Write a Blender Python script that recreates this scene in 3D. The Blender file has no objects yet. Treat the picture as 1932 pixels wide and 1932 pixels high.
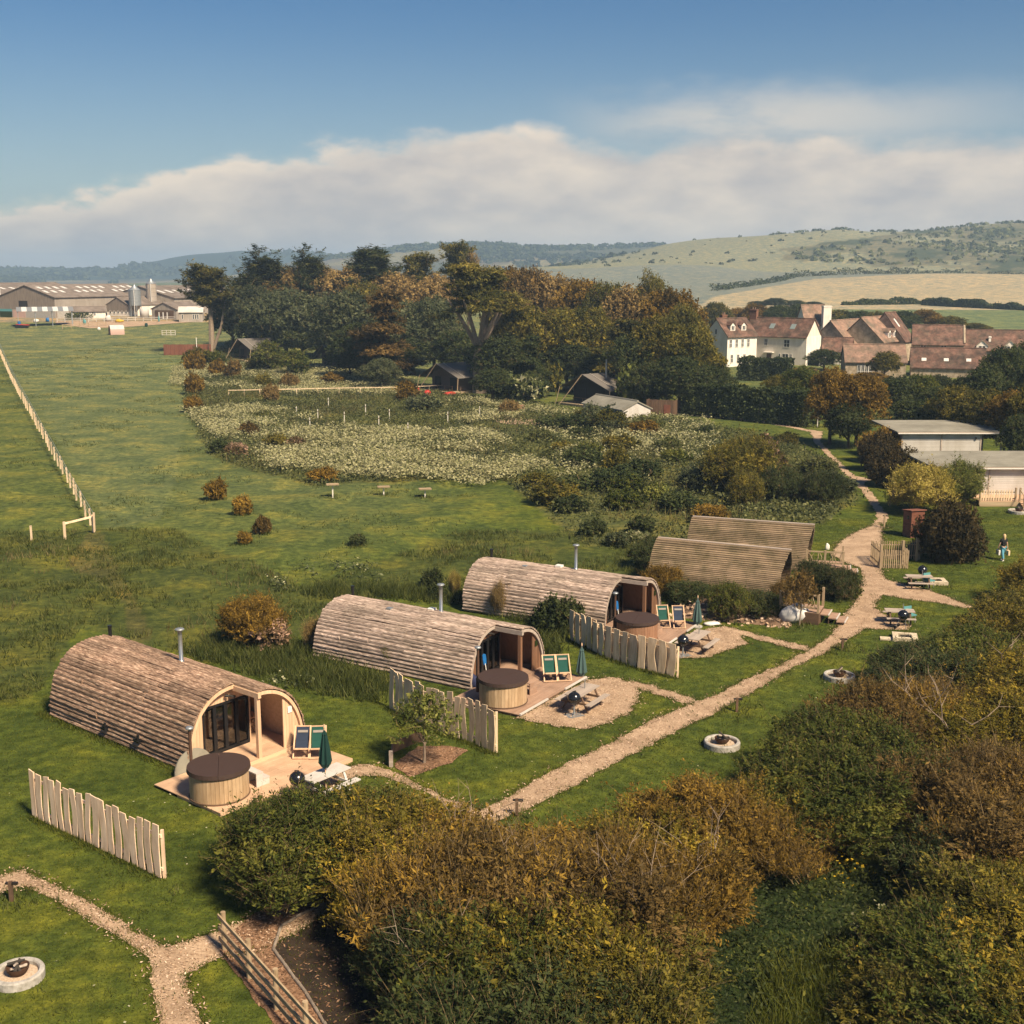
import bpy, bmesh, math, random
import numpy as np
from mathutils import Vector, Matrix
from mathutils.geometry import tessellate_polygon

# ------------------------------------------------------------------ camera, sky, sun, exposure
SC = bpy.context.scene
COL = SC.collection
FPX = 2293.0; PITCH = math.radians(11.1); CAMZ = 18.0
SUN_EL = math.radians(47); SUN_AZ = (0.66, -0.75)          # direction on the ground towards the sun
SUN_STRENGTH = 4.7; SUN_ANGLE = 9.0; SKY_STRENGTH = 0.052; EXPOSURE = 1.03

cam = bpy.data.cameras.new("camera"); camo = bpy.data.objects.new("camera", cam); COL.objects.link(camo)
camo.location = (0, 0, CAMZ); camo.rotation_euler = (math.pi/2 - PITCH, 0, 0)
cam.sensor_width = 36; cam.lens = FPX/1932*36; cam.clip_start = 0.5; cam.clip_end = 30000
SC.camera = camo
SC.view_settings.view_transform = 'Standard'; SC.view_settings.look = 'None'
SC.view_settings.exposure = EXPOSURE; SC.view_settings.gamma = 1; SC.view_settings.use_curve_mapping = False
SC.cycles.max_bounces = 5; SC.cycles.diffuse_bounces = 4; SC.cycles.transparent_max_bounces = 6
SC.cycles.transmission_bounces = 3; SC.cycles.volume_bounces = 0
SC.cycles.use_denoising = True; SC.cycles.use_adaptive_sampling = True

W = bpy.data.worlds.new("World"); SC.world = W; W.use_nodes = True
nt = W.node_tree; nt.nodes.clear()
def N(t, **k):
    n = nt.nodes.new(t)
    for a, v in k.items(): setattr(n, a, v)
    return n
def LK(a, b): nt.links.new(a, b)
def MT(op, a, b=None, c=None):
    n = N('ShaderNodeMath', operation=op)
    for i, v in enumerate((a, b, c)):
        if v is None: continue
        if isinstance(v, (int, float)): n.inputs[i].default_value = v
        else: LK(v, n.inputs[i])
    return n.outputs[0]
sky = N('ShaderNodeTexSky', sky_type='NISHITA'); sky.sun_disc = False
sky.sun_elevation = SUN_EL; sky.sun_rotation = math.atan2(SUN_AZ[0], SUN_AZ[1])
sky.air_density = 1.0; sky.dust_density = 0.6; sky.ozone_density = 1.2; sky.altitude = 50
bg1 = N('ShaderNodeBackground'); bg1.inputs[1].default_value = SKY_STRENGTH
hs = N('ShaderNodeHueSaturation'); hs.inputs['Saturation'].default_value = 1.45; hs.inputs['Value'].default_value = .74; hs.inputs['Hue'].default_value = .507
LK(sky.outputs[0], hs.inputs['Color']); LK(hs.outputs[0], bg1.inputs[0])
tc = N('ShaderNodeTexCoord'); sx = N('ShaderNodeSeparateXYZ'); LK(tc.outputs['Generated'], sx.inputs[0])
el = MT('MULTIPLY', MT('ARCSINE', sx.outputs[2]), 57.2958)
az = MT('MULTIPLY', MT('ARCTAN2', sx.outputs[0], sx.outputs[1]), 57.2958)
def azramp(stops, lo=-40, hi=40, vmax=12.0):
    m = N('ShaderNodeMapRange'); m.inputs[1].default_value = lo; m.inputs[2].default_value = hi; LK(az, m.inputs[0])
    r = N('ShaderNodeValToRGB'); r.color_ramp.interpolation = 'B_SPLINE'
    e = r.color_ramp.elements
    while len(e) > 1: e.remove(e[0])
    for i, (px, yp) in enumerate(stops):
        a = math.degrees(math.atan((px-966)/FPX)); v = max(0, (515-yp)/40.0/vmax)
        ps = min(1, max(0, (a-lo)/(hi-lo)))
        if i == 0: e[0].position = ps; e[0].color = (v, v, v, 1)
        else: e.new(ps).color = (v, v, v, 1)
    LK(m.outputs[0], r.inputs[0])
    return MT('MULTIPLY', r.outputs[0], vmax)
def noise(scale, detail, zs=2.2, off=0, rough=.55):
    mp = N('ShaderNodeMapping'); mp.inputs['Scale'].default_value = (scale, scale, scale*zs); mp.inputs['Location'].default_value = (off, off*.7, off*.3)
    LK(tc.outputs['Generated'], mp.inputs[0])
    n = N('ShaderNodeTexNoise'); n.inputs['Scale'].default_value = 1; n.inputs['Detail'].default_value = detail; n.inputs['Roughness'].default_value = rough
    LK(mp.outputs[0], n.inputs[0]); return n.outputs[0]
def sstep(x, a, b):
    m = N('ShaderNodeMapRange', interpolation_type='SMOOTHSTEP'); m.inputs[1].default_value = a; m.inputs[2].default_value = b
    LK(x, m.inputs[0]); return m.outputs[0]
n1 = noise(16, 7, 2.2, 3.1); n2 = noise(7, 5, 3.5, 9.2); n3 = noise(30, 6, 2.0, 1.7, .6)
top = azramp([(-900, 330), (-300, 395), (0, 410), (120, 398), (250, 362), (370, 335), (480, 322), (640, 296), (850, 252), (1000, 252), (1150, 270), (1280, 268), (1370, 240), (1500, 262), (1700, 250), (1932, 262), (2300, 250), (2800, 280)])
d1 = MT('ADD', MT('SUBTRACT', top, el), MT('MULTIPLY', MT('SUBTRACT', n1, .5), 3.4))
soft = azramp([(-300, 503), (300, 505), (480, 494), (700, 485), (1200, 470), (1932, 435)])     # edge softness in degrees
m1 = N('ShaderNodeMapRange', interpolation_type='SMOOTHSTEP'); LK(d1, m1.inputs[0]); m1.inputs[1].default_value = -.45; LK(soft, m1.inputs[2])
shx = azramp([(700, 515), (1000, 500), (1180, 350), (1350, 300), (1640, 330), (1900, 440), (2300, 460)], vmax=6)
band = MT('MULTIPLY', sstep(el, 3.6, 6.6), sstep(MT('SUBTRACT', MT('ADD', 9.2, MT('MULTIPLY', MT('SUBTRACT', n1, .5), 2.2)), el), 0, 2.6))
sheet = MT('MULTIPLY', MT('MULTIPLY', MT('MULTIPLY', shx, .15), band), sstep(n2, .10, .50))
veil = MT('MULTIPLY', sstep(MT('SUBTRACT', 12.0, el), 0, 13), .55)
mask = MT('MAXIMUM', MT('MAXIMUM', MT('MULTIPLY', m1.outputs[0], .93), sheet), veil); mask = MT('MINIMUM', mask, 1.0)
cr = N('ShaderNodeValToRGB'); e = cr.color_ramp.elements
e[0].position = .38; e[0].color = (.275, .248, .235, 1); e[1].position = .63; e[1].color = (.475, .395, .31, 1)
edge = MT('MULTIPLY', sstep(MT('SUBTRACT', 1.1, d1), 0, 1.1), .17)
LK(MT('ADD', MT('ADD', MT('MULTIPLY', n2, .35), MT('ADD', MT('MULTIPLY', n1, .42), MT('MULTIPLY', n3, .20))), edge), cr.inputs[0])
vc = N('ShaderNodeMixRGB'); vc.inputs[1].default_value = (.185, .235, .275, 1); LK(MT('MAXIMUM', m1.outputs[0], sheet), vc.inputs[0]); LK(cr.outputs[0], vc.inputs[2])
bg2 = N('ShaderNodeBackground'); bg2.inputs[1].default_value = 1.0; LK(vc.outputs[0], bg2.inputs[0])
mx = N('ShaderNodeMixShader'); LK(mask, mx.inputs[0]); LK(bg1.outputs[0], mx.inputs[1]); LK(bg2.outputs[0], mx.inputs[2])
wo = N('ShaderNodeOutputWorld'); LK(mx.outputs[0], wo.inputs[0])

sl = bpy.data.lights.new("sun", 'SUN'); so = bpy.data.objects.new("sun", sl); COL.objects.link(so)
sl.energy = SUN_STRENGTH; sl.angle = math.radians(SUN_ANGLE); sl.color = (1, .83, .60)
sd = Vector((SUN_AZ[0]*math.cos(SUN_EL), SUN_AZ[1]*math.cos(SUN_EL), math.sin(SUN_EL)))
so.rotation_euler = sd.to_track_quat('Z', 'Y').to_euler(); so.location = (30, -30, 60)

# ------------------------------------------------------------------ terrain shape
CP, SP = math.cos(PITCH), math.sin(PITCH)
def slope(py):
    b = (py-966)/FPX
    return (-SP-b*CP)/(CP-b*SP)
def ray(px, py):
    a = (px-966)/FPX; b = (py-966)/FPX
    return a, CP-b*SP, -SP-b*CP
def proj(x, y, z):
    z = z-CAMZ; d = y*CP-z*SP
    return 966+FPX*x/d, 966+FPX*(-y*SP-z*CP)/d
def pit(xs, ys): return np.array(xs, float), np.array(ys, float)
RX, RY = pit([-9000, 800, 950, 1050, 1150, 1251, 1325, 1480, 1580, 1640, 1760, 1850, 1932, 2200, 3000, 9000],
             [548, 545, 528, 507, 484, 464, 455, 440, 432, 435, 430, 425, 423, 415, 405, 400])
MX, MY = pit([-9000, 300, 480, 560, 607, 693, 760, 822, 934, 1057, 1150, 1233, 1500, 2500, 9000],
             [545, 540, 515, 492, 486, 474, 467, 463, 460.5, 466, 464, 464, 470, 470, 470])
LX, LY = pit([-9000, -600, 0, 123, 200, 324, 400, 454, 510, 560, 607, 700, 900, 1200, 9000],
             [496, 496, 506, 513, 507, 487, 478, 473, 473, 476, 482, 490, 500, 505, 505])
YS = np.array([-200, 200, 300, 350, 440, 600, 750, 1000, 1400, 1900, 2400, 2900, 3400, 4500, 6500], float)
PXC = np.array([-9000, 600, 800, 1000, 1330, 1450, 1932, 9000], float)
ZT = {300: [2.5, 2.5, 1, .5, 1, 2, 2.2, 2.2], 350: [5.4, 5.4, 3, 2, 2, 3, 3, 3], 440: [6, 6, 4, 3.2, 4.2, 5.4, 5, 5],
      600: [5, 5, 5, 8, 8.4, 8.8, 9.8, 9.8], 750: [3, 3, 5, 10.5, 12.3, 13.6, 17.2, 17.2], 1000: [2, 2, 8, 22.7, 22, 19.6, 17, 17]}
def terrain(x, y):
    x = np.asarray(x, float); y = np.asarray(y, float)
    px = 966+2337*x/np.maximum(y, 30)
    z = np.zeros(np.broadcast(x, y).shape)
    def row(Y):
        if Y <= 200: return np.zeros_like(px)
        if Y in ZT: return np.interp(px, PXC, ZT[Y])
        if Y == 1400: return CAMZ+1400*sl_(np.interp(px, RX, RY))
        if Y == 2400: return CAMZ+2400*sl_(np.interp(px, MX, MY))
        if Y == 3400: return CAMZ+3400*sl_(np.interp(px, LX, LY))
        if Y == 1900: return np.interp(px, PXC, [0, 2, 5, 14, 30, 34, 44, 50])
        if Y == 2900: return np.full_like(px, 5.0)
        return np.full_like(px, 2.0)
    rows = [row(Y) for Y in YS]
    for i in range(len(YS)-1):
        m = (y >= YS[i]) & (y < YS[i+1])
        t = (y-YS[i])/(YS[i+1]-YS[i]); t2 = t*t*(3-2*t)
        w = 0.5*t+0.5*t2
        z = np.where(m, rows[i]*(1-w)+rows[i+1]*w, z)
    far = np.clip((y-450)/500, 0, 1)
    z += far*(1.6*np.sin(x/61+y/83)+1.1*np.sin(x/27-y/45)*np.sin(y/70))
    bank = np.clip((y-58)/14, 0, 1)*np.clip((150-y)/40, 0, 1)*np.clip((8-x)/8, 0, 1)
    z += bank*(.12*np.sin(x*.9+y*.4)*np.sin(y*.7)+.1*np.sin(x*.37-y*.31))
    return z
def sl_(py):
    b = (py-966)/FPX
    return (-SP-b*CP)/(CP-b*SP)
def tz(x, y): return float(terrain(np.array([x]), np.array([y]))[0])
def at(px, py, h=0.0):
    """ground point seen at a pixel of the photo (1932 px wide), h metres above the ground"""
    a, b, c = ray(px, py)
    t = (h-CAMZ)/c if c < -1e-4 else 4000
    t = min(t, 4000)
    if t*b < 150: return Vector((a*t, b*t, h+tz(a*t, b*t)))
    t = 140.0
    while t < 5000:
        z = CAMZ+c*t
        if z <= tz(a*t, b*t)+h: break
        t *= 1.004
    return Vector((a*t, b*t, tz(a*t, b*t)+h))
def ppm(p): return FPX/(p[1]*CP-(p[2]-CAMZ)*SP)       # photo pixels per metre at a point

# ------------------------------------------------------------------ helpers: materials
MATS = {}
def mat(name, cols, scale=4, rough=.8, bump=.3, detail=6, space='Object', stretch=(1, 1, 1), attr=None, trans=0, rand=0, metal=0, spec=.3, wave=None, bscale=None, dist=.03):
    m = bpy.data.materials.new(name); m.use_nodes = True; MATS[name] = m
    t = m.node_tree; nd = t.nodes; nd.clear(); L = t.links.new
    out = nd.new('ShaderNodeOutputMaterial'); bs = nd.new('ShaderNodeBsdfPrincipled')
    bs.inputs['Roughness'].default_value = rough; bs.inputs['Metallic'].default_value = metal; bs.inputs['Specular IOR Level'].default_value = spec
    co = nd.new('ShaderNodeTexCoord'); mp = nd.new('ShaderNodeMapping'); mp.inputs['Scale'].default_value = stretch
    if space == 'World':
        g = nd.new('ShaderNodeNewGeometry'); L(g.outputs['Position'], mp.inputs[0])
    else: L(co.outputs[space], mp.inputs[0])
    if rand or True:
        oi = nd.new('ShaderNodeObjectInfo')
    if space == 'Object':
        ad = nd.new('ShaderNodeVectorMath'); ad.operation = 'ADD'; cm = nd.new('ShaderNodeCombineXYZ')
        mu = nd.new('ShaderNodeMath'); mu.operation = 'MULTIPLY'; mu.inputs[1].default_value = 37.0; L(oi.outputs['Random'], mu.inputs[0])
        for k in range(3): L(mu.outputs[0], cm.inputs[k])
        L(mp.outputs[0], ad.inputs[0]); L(cm.outputs[0], ad.inputs[1]); vec = ad.outputs[0]
    else: vec = mp.outputs[0]
    nz = nd.new('ShaderNodeTexNoise'); nz.inputs['Scale'].default_value = scale; nz.inputs['Detail'].default_value = detail; nz.inputs['Roughness'].default_value = .62
    L(vec, nz.inputs['Vector'])
    cr = nd.new('ShaderNodeValToRGB'); e = cr.color_ramp.elements
    n = len(cols)
    for i, c in enumerate(cols):
        q = e[i] if i < 2 else e.new(.5)
        q.color = (*c, 1)
    for i in range(n): e[i].position = .3+.4*i/max(1, n-1)
    for i, c in enumerate(cols): e[i].color = (*c, 1)
    fac = nz.outputs[0]
    if attr:
        at_ = nd.new('ShaderNodeAttribute'); at_.attribute_name = attr
        mm = nd.new('ShaderNodeMath'); mm.operation = 'MULTIPLY_ADD'; mm.inputs[1].default_value = .4; mm.inputs[2].default_value = .3
        L(at_.outputs['Fac'], mm.inputs[0]); fac = mm.outputs[0]
    L(fac, cr.inputs[0]); col = cr.outputs[0]
    if rand:
        hv = nd.new('ShaderNodeHueSaturation'); L(col, hv.inputs['Color'])
        mr = nd.new('ShaderNodeMapRange'); mr.inputs[3].default_value = 1-rand; mr.inputs[4].default_value = 1+rand; L(oi.outputs['Random'], mr.inputs[0]); L(mr.outputs[0], hv.inputs['Value'])
        col = hv.outputs[0]
    L(col, bs.inputs['Base Color'])
    if bump:
        bp = nd.new('ShaderNodeBump'); bp.inputs['Strength'].default_value = bump; bp.inputs['Distance'].default_value = dist
        if bscale:
            nb = nd.new('ShaderNodeTexNoise'); nb.inputs['Scale'].default_value = bscale; nb.inputs['Detail'].default_value = 4; L(vec, nb.inputs['Vector']); L(nb.outputs[0], bp.inputs['Height'])
        else: L(nz.outputs[0], bp.inputs['Height'])
        L(bp.outputs[0], bs.inputs['Normal'])
    if trans:
        tr = nd.new('ShaderNodeBsdfTranslucent'); L(col, tr.inputs[0]); ms = nd.new('ShaderNodeMixShader'); ms.inputs[0].default_value = trans
        L(bs.outputs[0], ms.inputs[1]); L(tr.outputs[0], ms.inputs[2]); L(ms.outputs[0], out.inputs[0])
    else: L(bs.outputs[0], out.inputs[0])
    return m
def flat(name, c, rough=.6, metal=0, spec=.3): return mat(name, [tuple(v*.88 for v in c), c], 6, rough, .05, metal=metal, spec=spec)
M = MATS
# timber
mat('log_new', [(.065, .036, .025), (.26, .165, .113), (.58, .42, .31)], 2.2, .9, .8, stretch=(13, 5, 13), rand=.34, detail=8, dist=.03)
mat('log_old', [(.075, .052, .042), (.33, .25, .205), (.58, .47, .40)], 2.0, .9, .8, stretch=(13, 5, 13), rand=.30, detail=8, dist=.03)
mat('pine', [(.50, .32, .195), (.66, .45, .29)], 1.5, .7, .15, stretch=(6, 6, .7), rand=.10)
mat('pine_side', [(.48, .31, .19), (.64, .44, .29)], 1.5, .7, .15, stretch=(.7, 6, 6), rand=.09)
mat('pine_dark', [(.13, .065, .035), (.21, .11, .062)], 1.5, .7, .15, stretch=(6, 6, .7), rand=.15)
mat('deck_new', [(.44, .285, .18), (.58, .39, .26)], 1.2, .8, .15, stretch=(.8, 6, 6), rand=.06)
mat('deck_old', [(.26, .165, .115), (.37, .245, .175)], 1.2, .8, .2, stretch=(.8, 6, 6), rand=.10)
mat('waney', [(.66, .46, .31), (.84, .64, .47)], 1.6, .8, .3, stretch=(4, 4, .6), rand=.10)
mat('waney_old', [(.55, .41, .265), (.78, .61, .42)], 1.6, .8, .3, stretch=(4, 4, .6), rand=.14)
mat('stave', [(.33, .22, .125), (.50, .36, .225)], 1.5, .7, .2, stretch=(5, 5, .6), rand=.10)
mat('stave_red', [(.21, .105, .06), (.32, .175, .105)], 1.5, .7, .2, stretch=(5, 5, .6), rand=.10)
mat('shingle', [(.095, .068, .045), (.19, .14, .092), (.29, .22, .15)], 1.6, .85, .5, stretch=(3, 1.2, 3), rand=.20)
mat('grey_wood', [(.25, .20, .165), (.42, .35, .29)], 1.5, .85, .3, stretch=(.8, 5, 5), rand=.12)
mat('brown_wood', [(.075, .045, .028), (.15, .09, .055)], 2, .8, .3, rand=.15)
mat('post_wood', [(.24, .17, .10), (.40, .30, .19)], 3, .85, .3, rand=.12)
mat('red_wood', [(.12, .042, .026), (.19, .075, .045)], 2, .8, .2, rand=.12)
mat('white_board', [(.46, .43, .40), (.58, .545, .51)], 1.2, .7, .15, stretch=(.5, 4, 4), rand=.05)
mat('barn_board', [(.14, .112, .09), (.27, .22, .175)], 1.2, .9, .3, stretch=(5, 5, .4), rand=.15)
mat('barn_sheet', [(.25, .215, .185), (.36, .315, .27)], .7, .8, .2, stretch=(3, 3, .4), rand=.08)
mat('barn_roof', [(.13, .105, .09), (.21, .175, .15)], .6, .85, .2, rand=.06)
mat('log_cut', [(.42, .27, .15), (.62, .44, .28)], 8, .8, .1, rand=.2)
# masonry, paint, metal, cloth
mat('render_white', [(.72, .67, .60), (.80, .75, .68)], .6, .85, .06)
mat('render_dim_front', [(.66, .60, .51), (.75, .69, .60)], .6, .85, .06)  # creamier, dimmer render: the front wall's weaker light is put into the colour
mat('stone', [(.25, .20, .145), (.42, .35, .265)], 1.6, .9, .5)
mat('roof_tile', [(.062, .038, .030), (.122, .074, .058), (.185, .122, .098)], .9, .85, .4, detail=9, rand=.12)
mat('roof_tile_pale', [(.17, .115, .09), (.26, .185, .148)], .8, .85, .4, rand=.1)
mat('brick', [(.12, .055, .035), (.22, .11, .07)], 3, .9, .3)
mat('roof_felt', [(.20, .19, .155), (.25, .24, .20)], .8, .8, .08)
mat('concrete', [(.30, .285, .26), (.45, .42, .385)], 5, .85, .25)
mat('sandstone', [(.44, .36, .25), (.62, .53, .40)], 4, .85, .3)
mat('gravel_fill', [(.32, .23, .16), (.55, .43, .32)], 22, .95, .5)
flat('white_paint', (.72, .69, .64)); flat('black_paint', (.012, .012, .013), .35); flat('dark_interior', (.02, .016, .013), .8)
flat('steel', (.55, .54, .52), .32, .9); flat('galv', (.34, .36, .37), .45, .6); flat('lead', (.20, .205, .21), .6)
flat('tub_cover', (.050, .030, .024), .65); flat('black_enamel', (.010, .010, .011), .18, 0, .6); flat('rust', (.07, .035, .02), .8)
flat('canvas_green', (.008, .06, .046), .85); flat('canvas_navy', (.022, .034, .062), .85); flat('parasol_dark', (.006, .034, .028), .85); flat('parasol_pale', (.055, .10, .095), .85)
flat('tent_roof', (.13, .115, .10), .75); flat('tent_wall', (.10, .068, .052), .85); flat('webbing', (.26, .23, .20), .8)
flat('blue_plastic', (.012, .12, .34), .45); flat('navy_cloth', (.02, .025, .07), .8); flat('teal', (.09, .26, .27), .6); flat('white_cloth', (.62, .59, .56), .8)
flat('red_cloth', (.42, .035, .022), .6); flat('curtain', (.55, .45, .33), .9); flat('cushion', (.24, .13, .07), .9); flat('yellow', (.55, .36, .03), .6)
flat('pink_paint', (.46, .31, .26), .7); flat('ark_red', (.26, .12, .09), .7); flat('skin', (.50, .30, .21), .6); flat('hair_blond', (.52, .37, .2), .7); flat('shirt_black', (.012, .012, .014), .9); flat('jeans', (.10, .30, .40), .9)
flat('ash', (.05, .042, .036), .95); flat('stem_white', (.62, .58, .5), .8); flat('lamp_black', (.02, .016, .013), .5)
def glassmat(name, tint, alpha, rough=.05):
    m = bpy.data.materials.new(name); m.use_nodes = True; t = m.node_tree; t.nodes.clear(); MATS[name] = m
    o = t.nodes.new('ShaderNodeOutputMaterial'); tr = t.nodes.new('ShaderNodeBsdfTransparent'); tr.inputs[0].default_value = (*tint, 1)
    gl = t.nodes.new('ShaderNodeBsdfGlossy'); gl.inputs['Roughness'].default_value = rough
    fr = t.nodes.new('ShaderNodeFresnel'); fr.inputs[0].default_value = 1.5; ms = t.nodes.new('ShaderNodeMixShader')
    ad = t.nodes.new('ShaderNodeMath'); ad.inputs[1].default_value = alpha; t.links.new(fr.outputs[0], ad.inputs[0])
    t.links.new(ad.outputs[0], ms.inputs[0]); t.links.new(tr.outputs[0], ms.inputs[1]); t.links.new(gl.outputs[0], ms.inputs[2]); t.links.new(ms.outputs[0], o.inputs[0])
glassmat('glass', (.75, .75, .72), .0)
flat('pane', (.035, .037, .042), .12, 0, .8); flat('skylight', (.20, .24, .23), .15, 0, .8); flat('rooflight', (.62, .60, .56), .5)
# foliage: colour varies leaf by leaf through the mesh attribute tint
def leafmat(name, cols, rand=.18, trans=.38): mat(name, cols, 3, .65, 0, attr='tint', trans=trans, rand=rand, spec=.15)
leafmat('leaf_green', [(.028, .042, .008), (.070, .088, .015), (.19, .18, .03)])
leafmat('leaf_dark', [(.021, .033, .011), (.047, .063, .019), (.105, .118, .037)])
leafmat('leaf_olive', [(.032, .038, .007), (.105, .098, .016), (.27, .21, .034)])
leafmat('leaf_gold', [(.036, .040, .006), (.155, .128, .015), (.44, .31, .038)])
leafmat('meadow_leaf', [(.05, .062, .016), (.11, .12, .036), (.22, .215, .085)])
leafmat('leaf_rust', [(.048, .034, .007), (.165, .102, .016), (.38, .235, .038)])
leafmat('leaf_brown', [(.040, .029, .009), (.115, .075, .021), (.26, .165, .05)])
leafmat('leaf_umber', [(.016, .015, .006), (.040, .032, .012), (.085, .06, .02)])
leafmat('leaf_tan', [(.12, .083, .026), (.28, .19, .066), (.44, .31, .12)])
leafmat('leaf_grey', [(.036, .048, .020), (.082, .096, .042), (.17, .18, .09)])
leafmat('leaf_bright', [(.045, .062, .011), (.11, .128, .024), (.25, .24, .06)])
leafmat('leaf_yellow', [(.085, .085, .014), (.30, .24, .04), (.62, .50, .15)])
leafmat('leaf_cypress', [(.026, .035, .010), (.082, .080, .017), (.26, .21, .042)])
leafmat('leaf_conifer', [(.018, .029, .010), (.046, .058, .019), (.115, .11, .034)])
leafmat('blossom_white', [(.32, .32, .20), (.5, .47, .36), (.66, .62, .52)])
leafmat('blossom_pink', [(.045, .040, .012), (.14, .095, .04), (.62, .40, .29)])
leafmat('blossom_cream', [(.035, .05, .012), (.13, .145, .045), (.62, .58, .36)])
leafmat('grass_blade', [(.032, .048, .006), (.076, .092, .012), (.15, .15, .026)], 0)
leafmat('grass_rough', [(.032, .046, .010), (.074, .088, .020), (.15, .15, .042)], 0)
leafmat('grass_dry', [(.07, .06, .018), (.15, .125, .045), (.24, .20, .09)], 0)
leafmat('parsley', [(.20, .205, .08), (.36, .34, .17), (.50, .465, .27)], 0)
leafmat('parsley_white', [(.26, .26, .14), (.42, .40, .24), (.58, .55, .38)], 0)
leafmat('buttercup', [(.35, .22, .01), (.5, .33, .02), (.6, .42, .04)], 0)
leafmat('chips', [(.20, .115, .065), (.42, .285, .19), (.62, .46, .34)], 0, 0)
leafmat('mulch_chips', [(.06, .032, .018), (.19, .105, .058), (.34, .215, .135)], 0, 0)
mat('bark', [(.05, .034, .022), (.12, .085, .055)], 6, .9, .5, stretch=(3, 3, .6))
mat('bark_pale', [(.16, .115, .08), (.32, .25, .185)], 5, .9, .5, stretch=(3, 3, .6))
mat('twig', [(.09, .062, .030), (.22, .155, .075)], 5, .9, 0)
mat('path', [(.24, .165, .105), (.37, .265, .178), (.48, .36, .25)], 14, .95, .6, space='World', detail=8)
mat('mulch', [(.10, .055, .032), (.21, .12, .07), (.34, .21, .135)], 12, .95, .7, space='World', detail=8)
mat('soil', [(.018, .012, .008), (.042, .028, .018)], 5, .95, .6, space='World', detail=8)
mat('rubble_soil', [(.10, .06, .035), (.20, .13, .085)], 3, .95, .7, space='World', detail=8)

def blotch(names, sc, lo, hi, z=1.0, det=5):
    """stains, weathering and worn patches: a slow noise over the surface colour"""
    for nm in names:
        t = MATS[nm].node_tree; bs = next(n for n in t.nodes if n.type == 'BSDF_PRINCIPLED'); ln = bs.inputs['Base Color'].links[0]; src = ln.from_socket
        g = t.nodes.new('ShaderNodeNewGeometry'); mp = t.nodes.new('ShaderNodeMapping'); mp.inputs['Scale'].default_value = (1, 1, z); n = t.nodes.new('ShaderNodeTexNoise'); n.inputs['Scale'].default_value = sc; n.inputs['Detail'].default_value = det; n.inputs['Roughness'].default_value = .65
        t.links.new(g.outputs['Position'], mp.inputs[0]); t.links.new(mp.outputs[0], n.inputs['Vector']); r = t.nodes.new('ShaderNodeValToRGB'); e = r.color_ramp.elements; e[0].position = .36; e[0].color = (*lo, 1); e[1].position = .62; e[1].color = (*hi, 1); t.links.new(n.outputs[0], r.inputs[0])
        m = t.nodes.new('ShaderNodeMixRGB'); m.blend_type = 'MULTIPLY'; m.inputs[0].default_value = 1; t.links.new(src, m.inputs[1]); t.links.new(r.outputs[0], m.inputs[2]); t.links.new(m.outputs[0], bs.inputs['Base Color'])
blotch(['path'], .9, (.70, .66, .62), (1.08, 1.06, 1.04)); blotch(['mulch', 'soil'], 1.1, (.6, .6, .6), (1.15, 1.1, 1.05))
blotch(['roof_tile', 'roof_tile_pale'], .55, (.55, .62, .55), (1.25, 1.1, 1.0)); blotch(['roof_tile', 'roof_tile_pale'], 3.0, (.75, .75, .75), (1.12, 1.1, 1.1))
blotch(['render_white', 'render_dim_front', 'white_board', 'barn_sheet'], .8, (.84, .82, .78), (1.02, 1.02, 1.02), .4); blotch(['barn_roof', 'roof_felt'], .35, (.78, .76, .72), (1.1, 1.08, 1.05))
blotch(['shingle'], .9, (.62, .64, .52), (1.25, 1.2, 1.15)); blotch(['log_old', 'log_new'], .8, (.78, .78, .74), (1.1, 1.08, 1.06)); blotch(['concrete', 'sandstone'], 6, (.7, .68, .64), (1.05, 1.05, 1.05)); blotch(['deck_new', 'deck_old'], 1.3, (.82, .80, .78), (1.05, 1.04, 1.03)); blotch(['stave', 'waney', 'waney_old'], 2.2, (.85, .82, .78), (1.04, 1.04, 1.04), .5); blotch(['stone'], 1.2, (.7, .68, .62), (1.15, 1.12, 1.08))
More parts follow.
